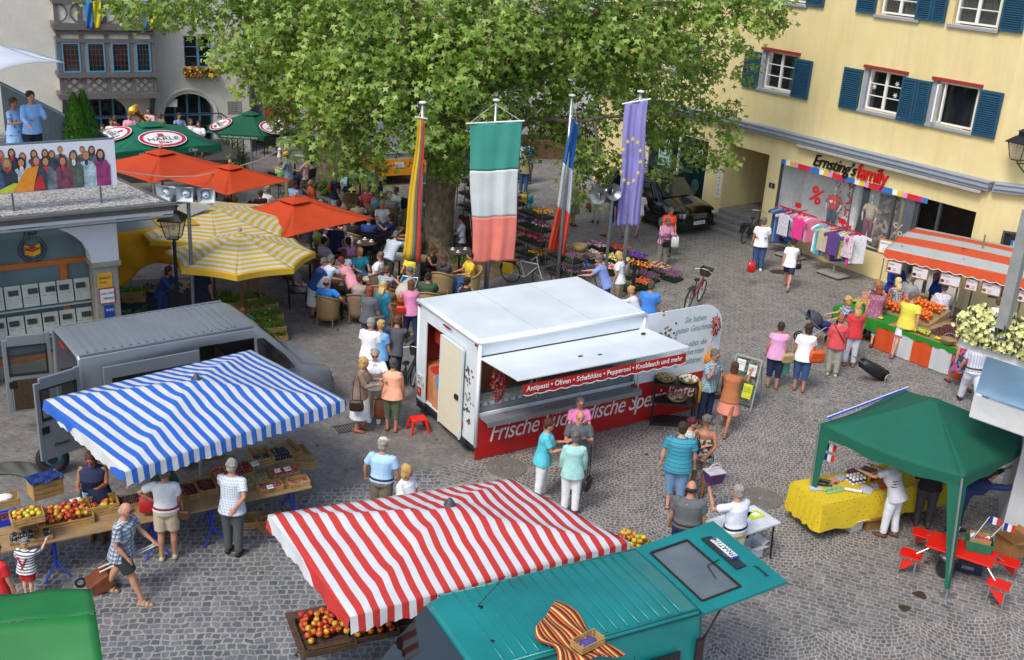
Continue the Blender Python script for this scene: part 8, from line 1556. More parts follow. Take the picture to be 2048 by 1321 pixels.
for x,y,l,c,k in ((.35,.15,'dark green bottle lying left on the yellow table','14281c',0),(.5,.2,'black bottle lying beside the green bottle on the yellow table','15181a',0),(.75,-.22,'roll of white paper lying on the yellow table','d0d0cc',1)): t=thing('bottle' if not k else 'paper_roll',l,'bottle' if not k else 'paper roll',gP(x,y,.81),ga_+R(-40));q=MB();q.tube([(-.15,0,0),(.06,0,0),(.1,0,0),(.16,0,0)],[.035,.035,.015,.013] if not k else .03,12);q.build('body',mat(c,.3),t);q=MB();q.tube([(.15,0,0),(.175,0,0)],.016 if not k else .012,8);q.build('cap' if not k else 'core',blk,t)
for i,(x,y,c,w) in enumerate(((.62,.18,'c08468',.2),(.9,.28,'a4acb8',.25),(1.05,-.25,'b8bcc8',.3),(1.3,-.2,'b8bcc8',.2),(1.42,-.25,'b8481c',.16),(1.25,.3,'6a3040',.25),(1.6,.3,'4a4048',.25),(1.9,.2,'b8c0cc',.3),(.15,.1,'b4bcc8',.22))): t=thing('paper_sheet' if w >= .2 else 'orange_box',['pack of orange sachets','pale leaflet behind the jars','large white price sheet at the table front','smaller white sheet beside the price sheet','small orange box beside the woman','dark red packets behind the jam','dark packets in the gazebo shade','white sheet at the far right end','white sheet at the far left end'][i]+' on the yellow table','sheet' if w >= .2 else 'box',gP(x,y),ga_+R(20*i));q=MB();q.box((0,0,.01 if i not in (0,4,5,6) else .03),(w,w*.7,.008 if i not in (0,4,5,6) else .06));q.build('sheet' if i not in (0,4,5,6) else 'packet',mat(c,.6,0,.25,30),t)
for x,y,s,l,rz in ((1735,1050,.34,'open cardboard box on the ground under the yellow table',20),(1880-60,985,.3,'brown cardboard box in the shade behind the yellow table',0),(1700,1055,.3,'white paper carton beside the box under the yellow table',30),(2020,1105,.42,'large open cardboard box on the red seat at the right edge',25),(1500,1110,.3,'white carton with leaflets on the cobbles under the folding table',34)):
    t=thing('cardboard_box',l,'box',G(x,y,.34 if 'red seat' in l else 0),R(rz));c=mat('8c6438' if 'white' not in l else 'c4c8cc',.8,0,.12);q=MB();h=s*.8
    for a,b,e,f in ((-1,-1,1,-1),(1,-1,1,1),(1,1,-1,1),(-1,1,-1,-1)): q.add([(a*s/2,b*s/2,0),(e*s/2,f*s/2,0),(e*s/2,f*s/2,h),(a*s/2,b*s/2,h)],[(0,1,2,3)])
    q.quad((-s/2,-s/2,.01),(s/2,-s/2,.01),(s/2,s/2,.01),(-s/2,s/2,.01));q.build('sides',c,t,solid=.006);q=MB();q.box((0,-s/2-.06,h+.02),(s,.14,.006),rx=R(-25));q.box((s/2+.06,0,h+.02),(.14,s,.006),ry=R(-25));q.box((-s/2-.05,0,h+.03),(.12,s,.006),ry=R(35));q.build('flaps',c,t)
# red folding picnic table
pr=mat('cc1a10',.35,0,.05);pc_=(G(1880,1085,.58)+G(1995,1110,.58))/2;pt=thing('picnic_table','bright red folding picnic table with four attached seats at the right','picnic table',V((pc_.x-.12,pc_.y-.02,0)),R(-32));q=MB();q.bb(-.55,.55,-.3,.3,.55,.59);q.build('tabletop',pr,pt,bev=.012)
for sx in (-1,1):
    for sy in (-1,1):
        q=MB();q.bb(sx*.72-.18,sx*.72+.18,sy*.42-.15,sy*.42+.15,.38,.41);st_2=q.build('seat',pr,pt,bev=.01);q=MB();q.tube([(sx*.60,sy*.5,.38),(sx*.60,sy*.55,0)],.016,6);q.tube([(sx*.84,sy*.5,.38),(sx*.86,sy*.55,0)],.016,6);q.tube([(sx*.45,sy*.25,.56),(sx*.7,sy*.4,.36)],.014,6);q.build('seat_leg',steel(),st_2);q=MB();q.add([(sx*.60,sy*.5,.30),(sx*.84,sy*.5,.30),(sx*.84,sy*.54,.08)],[(0,1,2)]);q.build('gusset',pr,st_2,solid=.01)
gb=thing('plastic_box','dark green plastic box of small tricolour flags on the red picnic table','box',V((pt.location.x+.26,pt.location.y,.592)),R(-18));q=MB();q.rings([[(a*w,b*d,z) for a,b in ((-1,-1),(1,-1),(1,1),(-1,1))] for w,d,z in ((.2,.14,0),(.23,.17,.2),(.215,.155,.2),(.19,.13,.02))]);q.build('body',mat('0c6a50',.35),gb,bev=.01);q=MB();q.rings([[(a*.17,b*.13,z) for a,b in ((-1,-1),(1,-1),(1,1),(-1,1))] for z in (.05,.27)],False);q.build('carton_liner',mat('9a7848',.8),gb)
q=MB();q.grid(lambda u,v: ((u-.5)*.32,(v-.5)*.24,.2+.05*sin(u*8)*cos(v*7)),10,8);q.build('folded_flags',pat('multi','c4c8d0','1c3c9c',.07,c='c02430'),gb)
def tric(label,base,top,rz=0,group='small tricolour flags of the gazebo stall',n=None):
    t=thing('paper_flag',label,'flag',base,0,group);d=V(top)-V(base);q=MB();q.tube([(0,0,0),tuple(d)],.005,5);q.build('stick',whitep,t)
    for i,c in enumerate(('1c2c80','d0d2d6','c8281c')): q=MB();q.grid(lambda u,v: tuple(d+V((cos(rz),sin(rz),-.25))*(.07*i+.07*u)+V((0,.012*sin((i+u)*3),-.14*v+.02))),3,2);q.build('stripe',mat(c,.7),t,solid=.002)
bx=gb.location;tric('tricolour flag on a white stick leaning up from the green box',bx+V((-.12,0,.2)),bx+V((.10,.05,.62)));tric('tricolour flag leaning right from the green box',bx+V((.15,0,.2)),bx+V((.38,.05,.50)));tric('tricolour flag standing left on the red table',bx+V((-.42,-.02,0)),bx+V((-.38,0,.42)),R(180));a=G(1640,850,2.0)
for i,(x,y) in enumerate(((1656,888),(1652,908))): tric(['upper','lower'][i]+' small red and white flag hanging at the left gazebo leg',GY(x-6,y+18,a.y),GY(x-4,y,a.y),0)
for x,y,l,c in ((1888,1150,'black rubbish bag under the red picnic table','17191c'),): t=thing('rubbish_bag',l,'bag',G(x,y));q=MB();q.rings([[(cos(a)*r*(1+.15*noise.noise(V((cos(a)*2,sin(a)*2,z*9)))),sin(a)*r,z) for a in [2*pi*j/14 for j in range(14)]] for r,z in ((.13,0),(.17,.1),(.15,.3),(.18,.38))]);q.build('body',mat(c,.25,coat=.5),t,smooth=True);q=MB();q.ell((0,0,.38),(.15,.14,.06),10,6);q.build('rubbish',pat('multi','9a9a90','5a8a60',.04,c='c8c8c0'),t)
t=thing('toolbox','dark blue toolbox on the ground under the red picnic table','toolbox',G(1932,1140),R(-20));q=MB();q.bb(-.25,.25,-.13,.13,0,.2);q.build('body',mat('16204a',.4),t,bev=.015);q=MB();q.bb(-.1,.1,-.15,-.13,.1,.16);q.build('latch',mat('8a8c90',.3,.6),t)
# ---------------- cherry and orange stall ----------------
oA,oB=G(1672,612,.78),G(1990,722,.8);s0=V((oA.x,oA.y,0));oa=atan2((oB-oA).y,(oB-oA).x);oL=(oB-oA).length;os2=thing('fruit_counter','long fruit counter with green cloth and orange white panels at the right stall','counter',s0,oa);q=MB();q.bb(.0,oL,0,1.95,.72,.76);q.build('tabletop',woodt,os2)
gcl=mat('1c7a1c',.9,0,.1,5);q=MB();q.grid(lambda u,v: (lerp(-.03,1.35,u),-.04-.03*sin(u*22)*v,.765-.32*v),22,4);q.grid(lambda u,v: (-.035-.02*v,lerp(-.04,1.5,u),.765-.38*v),8,3);q.bb(-.03,1.6,-.04,1.95,.762,.768);q.build('green_cloth',gcl,os2)
for k in range(6):
    a_,b_=1.35+(oL-1.35)*k/6,1.35+(oL-1.35)*(k+1)/6;q=MB();q.grid(lambda u,v: (lerp(a_,b_,u),-.03-.015*sin(u*9+k),.74*(1-v)+.02),8,2);q.build('cloth_panel',cloth('d2501c' if k % 2 == 0 else 'c8cccf',.15),os2);q=MB();q.grid(lambda u,v: (lerp(a_,b_,u),-.05,.78-(.14+.02*sin(u*9))*v),8,2);q.build('green_fringe',gcl,os2)
for x in (.1,.9): q=MB();q.tube([(x,.15,.72),(x-.08,.1,0)],.03,4);q.tube([(x,1.2,.72),(x-.08,1.3,0)],.03,4);q.build('leg',mat('4a2c1c'),os2)
oM=Matrix.Rotation(oa,3,'Z');oP=lambda x,y,z=.77: s0+oM @ V((x,y,z));random.seed(8)
q=MB();q.add([(.7,.8,.77),(2.3,.8,.77),(2.3,1.9,1.02),(.7,1.9,1.02),(.7,1.9,.77),(2.3,1.9,.77)],[(0,1,2,3),(0,3,4),(1,5,2)]);q.build('sloping_tray',woodt,os2)
heap(oP(1.5,1.05,.84),oa,1.5,.5,100,.048,orng,'orange','orange in the heap of the right hand stall','oranges heaped on the stall',.12)
heap(oP(1.5,1.55,.96),oa,1.5,.5,100,.048,orng,'orange','orange in the heap of the right hand stall','oranges heaped on the stall',.12)
for i,(x,y,l) in enumerate(((.3,1.0,'box of mandarins at the left front of the green cloth'),(.1,1.5,'box of mandarins in the middle of the green cloth'),(.5,1.75,'box of mandarins at the back of the green cloth'))):
    crate('mandarin_box',l,'crate',oP(x,y,.80),oa+R(30*i),(.42,.3,.08),'mandarin boxes on the green cloth',mat('b8a494',.8),1);berries(oP(x,y,.80),oa+R(30*i),.38,.26,90,.026,['d85a10','e06a18'],'mandarins','mandarins filling the '+l)
for x0,x1,y0,y1,n,r,cs,nm,l,z in ((2.6,3.9,.35,1.3,900,.022,['4a0c14','2c0a10','5a1018'],'cherries','dark cherries heaped in the middle of the right stall',.1),(4.0,oL-.3,.3,1.2,900,.022,['6a1018','3c0a10','7a141c'],'cherries','red cherries heaped at the right of the stall',.1),(2.0,2.7,.05,.3,90,.04,['8c9a20','a8a828'],'bananas','green yellow fruit along the stall front',.02),(.02,.9,.62,.72,60,.04,['9aa828','7c9a24'],'bananas','green bananas on the green cloth',.03),(oL-.5,oL-.1,.1,.6,120,.04,['d8861c','c86a14'],'apricots','apricots at the right end of the stall',.06)): berries(oP((x0+x1)/2,(y0+y1)/2,.80),oa,x1-x0,y1-y0,n,r,cs,nm,l,dome=z)
for x,y in ((1.2,.12),(2.9,.1),(3.4,.12)): q=MB();[q.tube([(k*.03,0,0),(k*.03+.02,.07,.03),(k*.03,.14,0)],[.012,.018,.008],5) for k in range(5)];tag(q.build('banana_bunch',mat('c8c020',.5),None,oP(x,y,.8),oa),'bunch of green yellow bananas '+{1.2: 'left of the oranges',2.9: 'before the cherries',3.4: 'beside the basket'}[x]+' on the stall front','bananas','banana bunches on the stall front')
t=thing('wicker_basket','round wicker shopping basket on the edge of the cherry stall','basket',oP(3.3,.05,.8));q=MB();q.lathe([(.12,0),(.2,.12),(.18,.12),(.1,.01)],n=18);q.build('basket',wick,t);q=MB();q.torus((0,0,.1),.18,.012,Matrix.Rotation(R(90),3,'X'),14,5,0,pi);q.build('handle',wick,t)
t=thing('price_board','small orange framed price board on a post beside the white bicycle','price board',G(1752,600),YA+R(20));q=MB();q.tube([(0,0,0),(0,0,1.7)],.015);q.build('post',steel(),t);q=MB();q.bb(-.22,.22,-.015,.015,1.45,1.9);b_=q.build('board',mat('c87a30',.6),t);q=MB();q.bb(-.19,.19,-.02,-.016,1.49,1.86);q.build('paper',whitep,b_);text('1.80',.13,mat('b82430'),b_,(-.1,-.025,1.55),(R(90),0,0),ext=.001);text('Apfelsinen',.065,mat('1c3ca0'),b_,(-.18,-.025,1.76),(R(90),0,0),ext=.001)
# ---------------- clothes racks ----------------
def tee(q,w,l,y,z,th=.02,sl=True):
    P=[(-w*.5,-l),(w*.5,-l),(w*.48,-.12),(w*.5+(.13 if sl else 0),-.2),(w*.5+(.16 if sl else 0),-.1),(w*.32,.0),(w*.12,.02),(0,-.03),(-w*.12,.02),(-w*.32,0),(-w*.5-(.16 if sl else 0),-.1),(-w*.5-(.13 if sl else 0),-.2),(-w*.48,-.12)]
    q.prism([(y+a if False else a,z+b) for a,b in P],y-th/2,y+th/2,'y')
def rack(loc,rz,label,cs,tops):
    t=thing('clothes_rack',label,'clothes rack',loc,rz);q=MB();q.bb(-.45,.45,-.3,.3,.06,.10);q.tube([(0,0,.1),(0,0,1.6)],.03);q.build('stand',mat('a9aaa8',.4,.4),t);q=MB();q.tube([(-.78,0,1.62),(.78,0,1.62)],.02);q.tube([(0,-.5,1.6),(0,.5,1.6)],.02);q.build('rail',mat('b01c2c',.4),t)
    for x in (-.4,.4):
        for y in (-.26,.26): q=MB();q.torus((x,y,.03),.02,.012,Matrix.Rotation(R(90),3,'X'),10,5);q.build('castor',blk,t)
    M=Matrix.Rotation(rz,3,'Z');n=len(cs)
    for i,c in enumerate(cs):
        x=-.75+1.5*i/(n-1);g=thing('hanging_garment',['white','blue','pink','patterned','beige','violet'][0] if False else c[1]+' hanging '+('in' if 0 < i < n-1 else 'at the end of')+' the '+label.split(' clothes')[0]+' rack','garment',loc+M @ V((x,random.uniform(-.05,.05),1.6)),rz+R(70+random.uniform(-16,16)),'garments on the clothes racks');q=MB();tee(q,.5,(c[2] if len(c) > 2 else .62)*1.3,0,-.06,.06);q.build('garment',fab(c[0]),g,bev=.015);q=MB();q.tube([(-.18,0,-.06),(0,0,0),(.18,0,-.06)],.008,4);q.build('hanger',mat('c01c3c',.4),g)
    for i,(c,l,x,y) in enumerate(tops): g=thing('hanging_garment',l,'garment',loc+M @ V((x,y,1.6)),rz,'garments on the clothes racks');q=MB();tee(q,.44,.72,0,-.06,.04);q.build('garment',fab(c),g,bev=.015);q=MB();q.tube([(-.18,0,-.06),(0,0,0),(.18,0,-.06)],.008,4);q.build('hanger',mat('c01c3c',.4),g)
    q=MB();q.bb(-.12,.12,-.01,.01,1.74,1.9);s=q.build('red_topper',mat('c01828',.5),t);q=MB();q.tube([(0,0,1.6),(0,0,1.74)],.008,5);q.build('topper_stem',steel(),s)
rack(G(1580,516),YA+R(0),'left hand clothes rack before the shop window',[('denim','pair of long dark jeans',.95),('ldenim','pair of pale jeans',.9),('denim','pair of mid blue jeans',.9),('navy','navy garment',.8),('pink','pink cardigan',.7),('blue','bright blue jacket',.75),('floralwhite','flowered blouse',.6),('coral','coral shirt',.6),('salmon','salmon top',.6),('lpink','pale pink top',.6),('white','white shirt',.6),('pink','rose striped top',.6)],[('floralwhite','white T-shirt with grey print facing outwards on the left clothes rack',-.1,-.5),('e0388c','bright pink sleeveless dress facing outwards on the left clothes rack',.45,-.42)])
rack(G(1665,552),YA+R(0),'right hand clothes rack nearer the orange stall',[('white','white blouse',.7),('turq','turquoise blouse',.75),('floralblue','blue flowered blouse',.75),('lgrey','grey patterned blouse',.75),('beige','beige jacket',.8),('beige','second beige jacket',.8),('purple','violet tunic',.8),('lblue','pale blue blouse',.7),('yellow','yellow shirt',.65),('blue','blue shirt',.7),('e0388c','magenta top',.75),('white','white top',.7)],[('beige','beige coat facing outwards on the right clothes rack',-.25,-.46),('purple','violet flowered tunic facing outwards on the right clothes rack',.15,-.5),('floralred','white T-shirt with red lips facing outwards on the right clothes rack',.58,-.3)])
# ---------------- bicycles, pushchairs ----------------
def bike(px,py,rz,label,c,lady=True,pan=None,basket=False,lean=0):
    t=thing('bicycle',label,'bicycle',G(px,py),R(rz),'parked bicycles');m=mat(c,.3,.2,.05,coat=.5);M=Matrix.Rotation(R(90),3,'X')
    for x in (-.52,.52):
        q=MB();q.torus((x,0,.34),.32,.018,M,26,5);w=q.build('wheel',rubber,t,smooth=True);q=MB();[q.tube([(x,0,.34),(x+.31*cos(a),0,.34+.31*sin(a))],.003,3) for a in [2*pi*k/12 for k in range(12)]];q.tube([(x,-.04,.34),(x,.04,.34)],.02);q.build('spokes',steel(),w)
    q=MB();bb=(-.05,0,.28);st=(-.2,0,.78);hd_=(.38,0,.78)
    for a,b in ((bb,st),(bb,(.36,0,.68)),((-.12,0,.52) if lady else st,hd_),(st,(-.52,0,.34)),(bb,(-.52,0,.34)),(hd_,(.52,0,.34)),(hd_,(.35,0,1.0))): q.tube([a,b],.017,6)
    q.build('frame',m,t);q=MB();q.tube([(.28,-.28,1.0),(.36,-.1,1.04),(.36,.1,1.04),(.28,.28,1.0)],.013,6);q.build('handlebar',steel(),t);q=MB();q.ell((-.22,0,.88),(.13,.08,.035),10,6);q.tube([st,(-.22,0,.86)],.013);q.build('saddle',blk,t)
    q=MB();q.bb(-.75,-.32,-.06,.06,.70,.72);q.tube([(-.55,.05,.7),(-.52,.05,.34)],.006,4);q.torus((-.52,0,.34),.36,.022,M,14,4,R(30),R(170));q.build('rack_and_mudguard',mat('2a2c2e',.4),t)
    if pan: 
        for s in (-1,1): q=MB();q.bb(-.68,-.36,s*.15-.06,s*.15+.06,.38,.70);q.build('pannier',mat(pan,.5),t,bev=.03)
    if basket: q=MB();q.rings([[(.5+a*w,b*w,z) for a,b in ((-1,-1),(1,-1),(1,1),(-1,1))] for w,z in ((.12,.82),(.17,1.05))],False);q.build('basket',mat('2c2a28',.7),t,solid=.01)
    t.rotation_euler[0]=R(lean);return t
bike(1052,572,-25,'silver bicycle with yellow and black panniers before the flower racks','b4b8bc',False,'d8b010',lean=8)
bike(1180,572,-50,'blue bicycle held by the man in the blue shirt','1c3cb4',True,lean=5);bike(1386,612,62,'red bicycle with a black basket behind the trailer sign panel','8c1c24',True,None,True,6);bike(1500,482,55,'black bicycle with a large rear basket beside the shop steps','1c1e20',True,'black',lean=5);bike(1748,545,-30,'white bicycle leaning against the shop wall behind the oranges','d0d4d8',True,lean=-8);bike(812,790,75,'black bicycle with a front basket between the man in grey and the trailer','202226',True,None,True,4);bike(1906,695,10,'bicycle behind the woman in the bright dress','6a7064',True,lean=4)
def pram(px,py,rz,label,c,hood,child=False,buggy=False):
    t=thing('pushchair',label,'pushchair',G(px,py),R(rz),'pushchairs');q=MB()
    for s in (-1,1): q.tube([(s*.22,-.62,1.02),(s*.22,.1,.45),(s*.2,.42,.18)],.014,6);q.tube([(s*.22,-.4,.16),(s*.22,.15,.6)],.014,6)
    q.tube([(-.22,-.62,1.02),(.22,-.62,1.02)],.018,6);q.build('frame',steel(),t)
    for x in (-.26,.26):
        for y,r in ((-.4,.14),(.42,.11)): q=MB();q.torus((x,y,r),r-.02,.022,Matrix.Rotation(R(90),3,'Y'),16,5);q.tube([(x-.02,y,r),(x+.02,y,r)],r*.55,10);q.build('wheel',rubber,t)
    q=MB();q.rings([[(a*w,y+b*.02,z) for a,b in ((-1,-1),(1,-1),(1,1),(-1,1))] for w,y,z in ((.16,.42,.42),(.19,.12,.45),(.19,-.1,.55),(.17,-.3,.85))]);q.build('seat',mat(c,.7),t,bev=.02)
    q=MB();q.grid(lambda u,v: (.22*cos(pi*u),-.30+.38*sin(pi*v*.5)*sin(pi*u)**.4,.62+.34*sin(pi*u)**.6*cos(pi*.5*v)**.6),12,8);q.build('hood',mat(hood,.7),t,smooth=True,solid=.012)
    q=MB();q.ell((0,.1,.6),(.15,.28,.09),12,7);q.build('blanket',mat(c,.8,0,.2,12),t,smooth=True)
    return t
pram(1630,690,-88,'dark blue pushchair with a blue and grey hood pushed by the blonde woman','1c2c6a','3c4048');pram(802,640,165,'orange pushchair with a cream hood and a toddler in front of the cafe','d85a10','b8b0a0');pram(690,352,30,'grey pushchair beside the trunk of the second plane tree','4a4c50','6a6c70')
P_(800,604,165,'toddler sitting in the orange pushchair','sit',.9,'d8702c','beige','7a4a2c','short',.5,hd=1,leg='shorts')
tt_=thing('shopping_trolley','black two wheeled shopping trolley pulled by the blonde woman in red','trolley',G(1752,762),R(115));q=MB();q.tube([(0,.55,.55),(0,.1,.3),(0,-.25,.12)],[.13,.17,.15],10);q.build('bag',mat('16181c',.5,0,.2,8),tt_,smooth=True)
for x in (-.19,.19): q=MB();q.torus((x,-.2,.12),.1,.02,Matrix.Rotation(R(90),3,'Y'),18,5);q.tube([(x-.02,-.2,.12),(x+.02,-.2,.12)],.05);q.build('wheel',mat('8a8c8c',.4),tt_)
q=MB();q.tube([(.12,-.2,.12),(.1,.5,.5),(.05,.85,.75)],.01);q.tube([(-.12,-.2,.12),(-.1,.5,.5),(-.05,.85,.75),(.05,.85,.75)],.01);q.build('handle',steel(),tt_)
mo=thing('motorbike','small motorbike with a blue and yellow plate beside the white and orange van','motorbike',G(632,335),R(120));q=MB();q.tube([(-.5,0,.6),(.2,0,.62),(.5,0,.95)],[.1,.14,.04],8);q.ell((0,0,.45),(.25,.12,.18));q.build('body',mat('1c2a3c',.3,.3),mo)
for x in (-.6,.6): q=MB();q.torus((x,0,.3),.25,.055,Matrix.Rotation(R(90),3,'X'),18,6);q.build('wheel',rubber,mo)
# ---------------- flower racks and flower trays ----------------
fc={'red': 'b81c20','orange': 'd8641c','yellow': 'd8c020','pink': 'c8407c','white': 'c8c8c0','violet': '5a2c8c','heather': '8c5a80','salmon': 'd05a50','green': '3c6a24'}
def tray(loc,rz,w,d,c,h=.16,n=70,par=None,label=None,seed=0,group='flower trays'):
    rg=random.Random(seed+int(loc[0]*100));nm=c if isinstance(c,str) else 'mixed';t=thing('flower_tray',label,'flower tray',loc,rz,group) if not par else thing('flower_tray',None,None,loc,rz)
    if par: t.parent=par
    q=MB();q.rings([[(a*w/2*k,b*d/2*k,z) for a,b in ((-1,-1),(1,-1),(1,1),(-1,1))] for k,z in ((.94,0),(1,.06))]);q.build('tray',mat('26241f',.7),t);q=MB();qf=MB();cs=[c] if isinstance(c,str) else list(c)
    for i in range(n*2):
        x,y=rg.uniform(-w/2,w/2),rg.uniform(-d/2,d/2);z=.06+rg.random()*h*.8;a=rg.uniform(0,6.28);e=V((cos(a),sin(a),rg.uniform(.1,.9))).normalized()*.06;s=V((-sin(a),cos(a),0))*.02;p=V((x,y,z));q.add([p-s*.3,p+e*.5-s,p+e,p+e*.5+s],[(0,1,2,3)])
    q.build('leaves',mat('3a6820',.7,0,.35,12),t)
    if cs != ['green']:
        for i in range(n): qf.mi=rg.randrange(len(cs));p=V((rg.uniform(-w/2,w/2),rg.uniform(-d/2,d/2),.07+h*rg.uniform(.7,1.05)));qf.ell(p,(.038,.038,.02) if cs[0] != 'heather' else (.012,.012,.05),6,4)
        qf.build('blossoms',[mat(fc[k],.7,0,.2,20) for k in cs],t)
    return t
rA,rB=G(985,500),G(1238,612);fa=atan2((rB-rA).y,(rB-rA).x);fM=Matrix.Rotation(fa,3,'Z');random.seed(31)
cols3=[('yellow','orange'),('red','salmon'),('pink','red'),'violet',('white','pink'),'green',('orange','yellow'),'red','green']
for k,(px,py) in enumerate(((960,462),(1012,492),(1066,522),(1128,556),(945,425))):
    t=thing('plant_trolley',['tall steel plant trolley second from the left behind the flag','steel plant trolley with orange and violet flowers in the middle','steel plant trolley with red geraniums on its top shelf','low steel plant trolley with heather at the right end of the row','steel plant trolley with ferns beside the plane tree'][k],'plant trolley',G(px,py),fa,'plant trolleys');H_=1.9 if k != 3 else 1.2
    for x in (-.62,.62):
        for y in (-.27,.27): q=MB();q.tube([(x,y,.08),(x,y,H_)],.018,6);q.build('post',steel('70787c',.4),t)
    zs=(.16,.62,1.08,1.5) if k != 3 else (.16,.6)
    for z in zs: q=MB();q.bb(-.62,.62,-.27,.27,z-.02,z);q.build('shelf',mat('4a4438',.7),t)
    for zi,z in enumerate(zs):
        for j in range(2): c=cols3[(k*4+zi*2+j) % 9];c='heather' if k == 3 else ('green' if k == 4 else c);tray(t.location+fM @ V((-.3+.6*j,0,z)),fa,.56,.5,c,.17,60,None,f"tray of {c if isinstance(c, str) else ' and '.join(c)} plants on the "+['lowest','second','third','top'][zi]+' shelf, '+['left','right'][j]+', of the '+['second','middle','geranium','low','fern'][k]+' trolley',k*9+zi)
tb_=thing('wicker_basket','round wicker basket on a shelf at the right end of the plant trolleys','basket',G(1158,503,.75));q=MB();q.lathe([(.15,0),(.24,.22),(.22,.22),(.14,.01)],n=18);q.build('basket',wick,tb_,smooth=True);q=MB();q.bb(-.6,.6,-.3,.3,-.04,-.005);q.tube([(-.5,.2,-.75),(-.5,.2,-.04)],.02);q.tube([(.5,.2,-.75),(.5,.2,-.04)],.02);q.build('shelf_board',mat('5a4c38',.8),tb_,rz=fa)
for i,(x,y,c,w,l) in enumerate(((1196,500,('pink','white'),.7,'pink and white plants'),(1235,505,('salmon','red'),.8,'salmon red geraniums'),(1190,520,('red','white'),.7,'red and white begonias'),(1232,528,('white','yellow'),.8,'white and yellow blossoms'),(1272,522,'violet',.6,'violet petunias'),(1278,540,('orange','yellow','red'),.9,'orange and yellow begonias'),(1320,545,('red','white','yellow'),.7,'red, white and yellow begonias'),(1290,560,'heather',.8,'pink heather'),(1330,553,'heather',.8,'mauve heather'),(1262,556,'green',.6,'green plants'),(1285,575,('orange','salmon'),.5,'orange begonias'),(1255,580,'green',.6,'grassy green plants'),(1215,545,('white','salmon'),.7,'white and salmon petals'),(1345,560,'heather',.5,'lilac heather'))): tray(G(x,y,.12 if y < 530 else .02),fa+R(10),w,.5,c,.16,90,None,'low tray of '+l+' on the cobbles in the flower display',i)
bo=thing('bollard','dark iron bollard beside the flower trays','bollard',G(1264,590));q=MB();q.lathe([(.06,0),(.05,.9),(.055,.95),(.02,1.0)],n=12);q.build('post',black_m,bo)
bd=thing('menu_board','brown wooden menu board leaning at the trunk of the big plane tree','board',G(925,508)+V((.1,0,0)),R(60));q=MB();q.box((0,0,.6),(.5,.04,1.25),rx=R(-10));q.build('panel',mat('4a2c18',.6),bd);q=MB();q.box((.27,0,.6),(.03,.05,1.27),rx=R(-10));q.build('frame_edge',whitep,bd)
# ---------------- herb and plant stall ----------------
random.seed(77);herb=mat('4f8a1c',.7,0,.35,10)
def herbbox(px,py,z,l,w=.6,d=.4,rz=30,tall=.14,stack=0):
    c=crate('herb_crate',l,'crate',G(px,py,z),R(rz),(w,d,.13),'herb crates of the plant stall');q=MB()
    for i in range(320): x,y=random.uniform(-w/2,w/2),random.uniform(-d/2,d/2);a=random.uniform(0,6.28);p=V((x,y,.1+random.random()*tall));e=V((cos(a)*.045,sin(a)*.045,random.uniform(0,.04)));s=V((-sin(a),cos(a),0))*.018;q.add([p,p+e*.5-s,p+e,p+e*.5+s],[(0,1,2,3)])
    q.build('herbs',herb,c)
    for i in range(1): x,y=random.uniform(-w/3,w/3),random.uniform(-d/3,d/3);q=MB();q.tube([(x,y,.1),(x+.02,y,.3)],.003,4);q.box((x+.02,y,.3),(.035,.006,.05));q.build('plant_label',mat('b0b060',.7),c)
for x,y,z,l in ((455,612,.5,'herb crate at the back by the round yellow parasol pole'),(488,604,.5,'herb crate behind the parasol pole on the right'),(470,618,.42,'herb crate with dense green basil, upper left of the group'),(505,622,.42,'herb crate with tall parsley, upper middle of the group'),(530,614,.36,'herb crate in the upper right of the group'),(512,640,.3,'herb crate left of the crouching person'),(540,636,.3,'herb crate right behind the crouching person'),(545,660,.22,'wide herb crate with white labels in the front group'),(530,648,.25,'herb crate touching the backpack'),(548,678,.03,'lowest herb crate at the corner of the display'),(440,600,.5,'herb crate nearest the navy stallholder')): herbbox(x,y,z,l)
for x,y,z,l,c in ((268,600,.8,'crate of lettuce beneath the yellow curtain','g'),(262,590,.95,'upper crate of leafy greens beneath the yellow curtain','g'),(310,580,.9,'long crate of onions tilted toward the street lamp','o'),(245,600,.6,'crate of dark plants beside the stone pillar','d')):
    if c == 'g': herbbox(x,y,z,l,.55,.36,15,.08)
    else: crate('produce_crate',l,'crate',G(x,y,z),R(-15),(.7,.4,.08));berries(G(x,y,z),R(-15),.64,.36,130,.03,['6a4a38','8a5a44','4a3428'] if c == 'o' else ['1c2418','2c3420'],'onions' if c == 'o' else 'dark_plants','produce filling the '+l,z=.06)
sb=thing('stall_counter','grey boarded counter of the plant stall behind the silver van','counter',G(300,628,0),R(18));q=MB();q.bb(-1.2,1.3,-.2,.5,0,.72);q.build('body',mat('5c6062',.8,0,.15),sb);q=MB();q.bb(-1.25,1.35,-.25,.55,.72,.76);q.build('top',mat('6e7070',.7),sb)
wb=thing('wash_basin','white enamel basin on the counter beside the grey pole','basin',G(365,572,.85));q=MB();q.lathe([(.1,0),(.17,.1),(.2,.105),(.16,.095),(.09,.01)],n=18);q.build('bowl',whitep,wb);q=MB();q.lathe([(.06,-.1),(.1,0)],n=12);q.build('foot',whitep,wb)
tg_=thing('tarpaulin_sheet','crumpled grey tarpaulin on the ground behind the silver van','tarpaulin',G(50,945));q=MB();q.grid(lambda u,v: ((u-.5)*1.2,(v-.5)*.5+.1*sin(u*5),.03+.09*abs(sin(u*9+v*4))*sin(pi*v)),20,10);q.build('sheet',mat('4c4c46',.8),tg_,smooth=True,solid=.01)
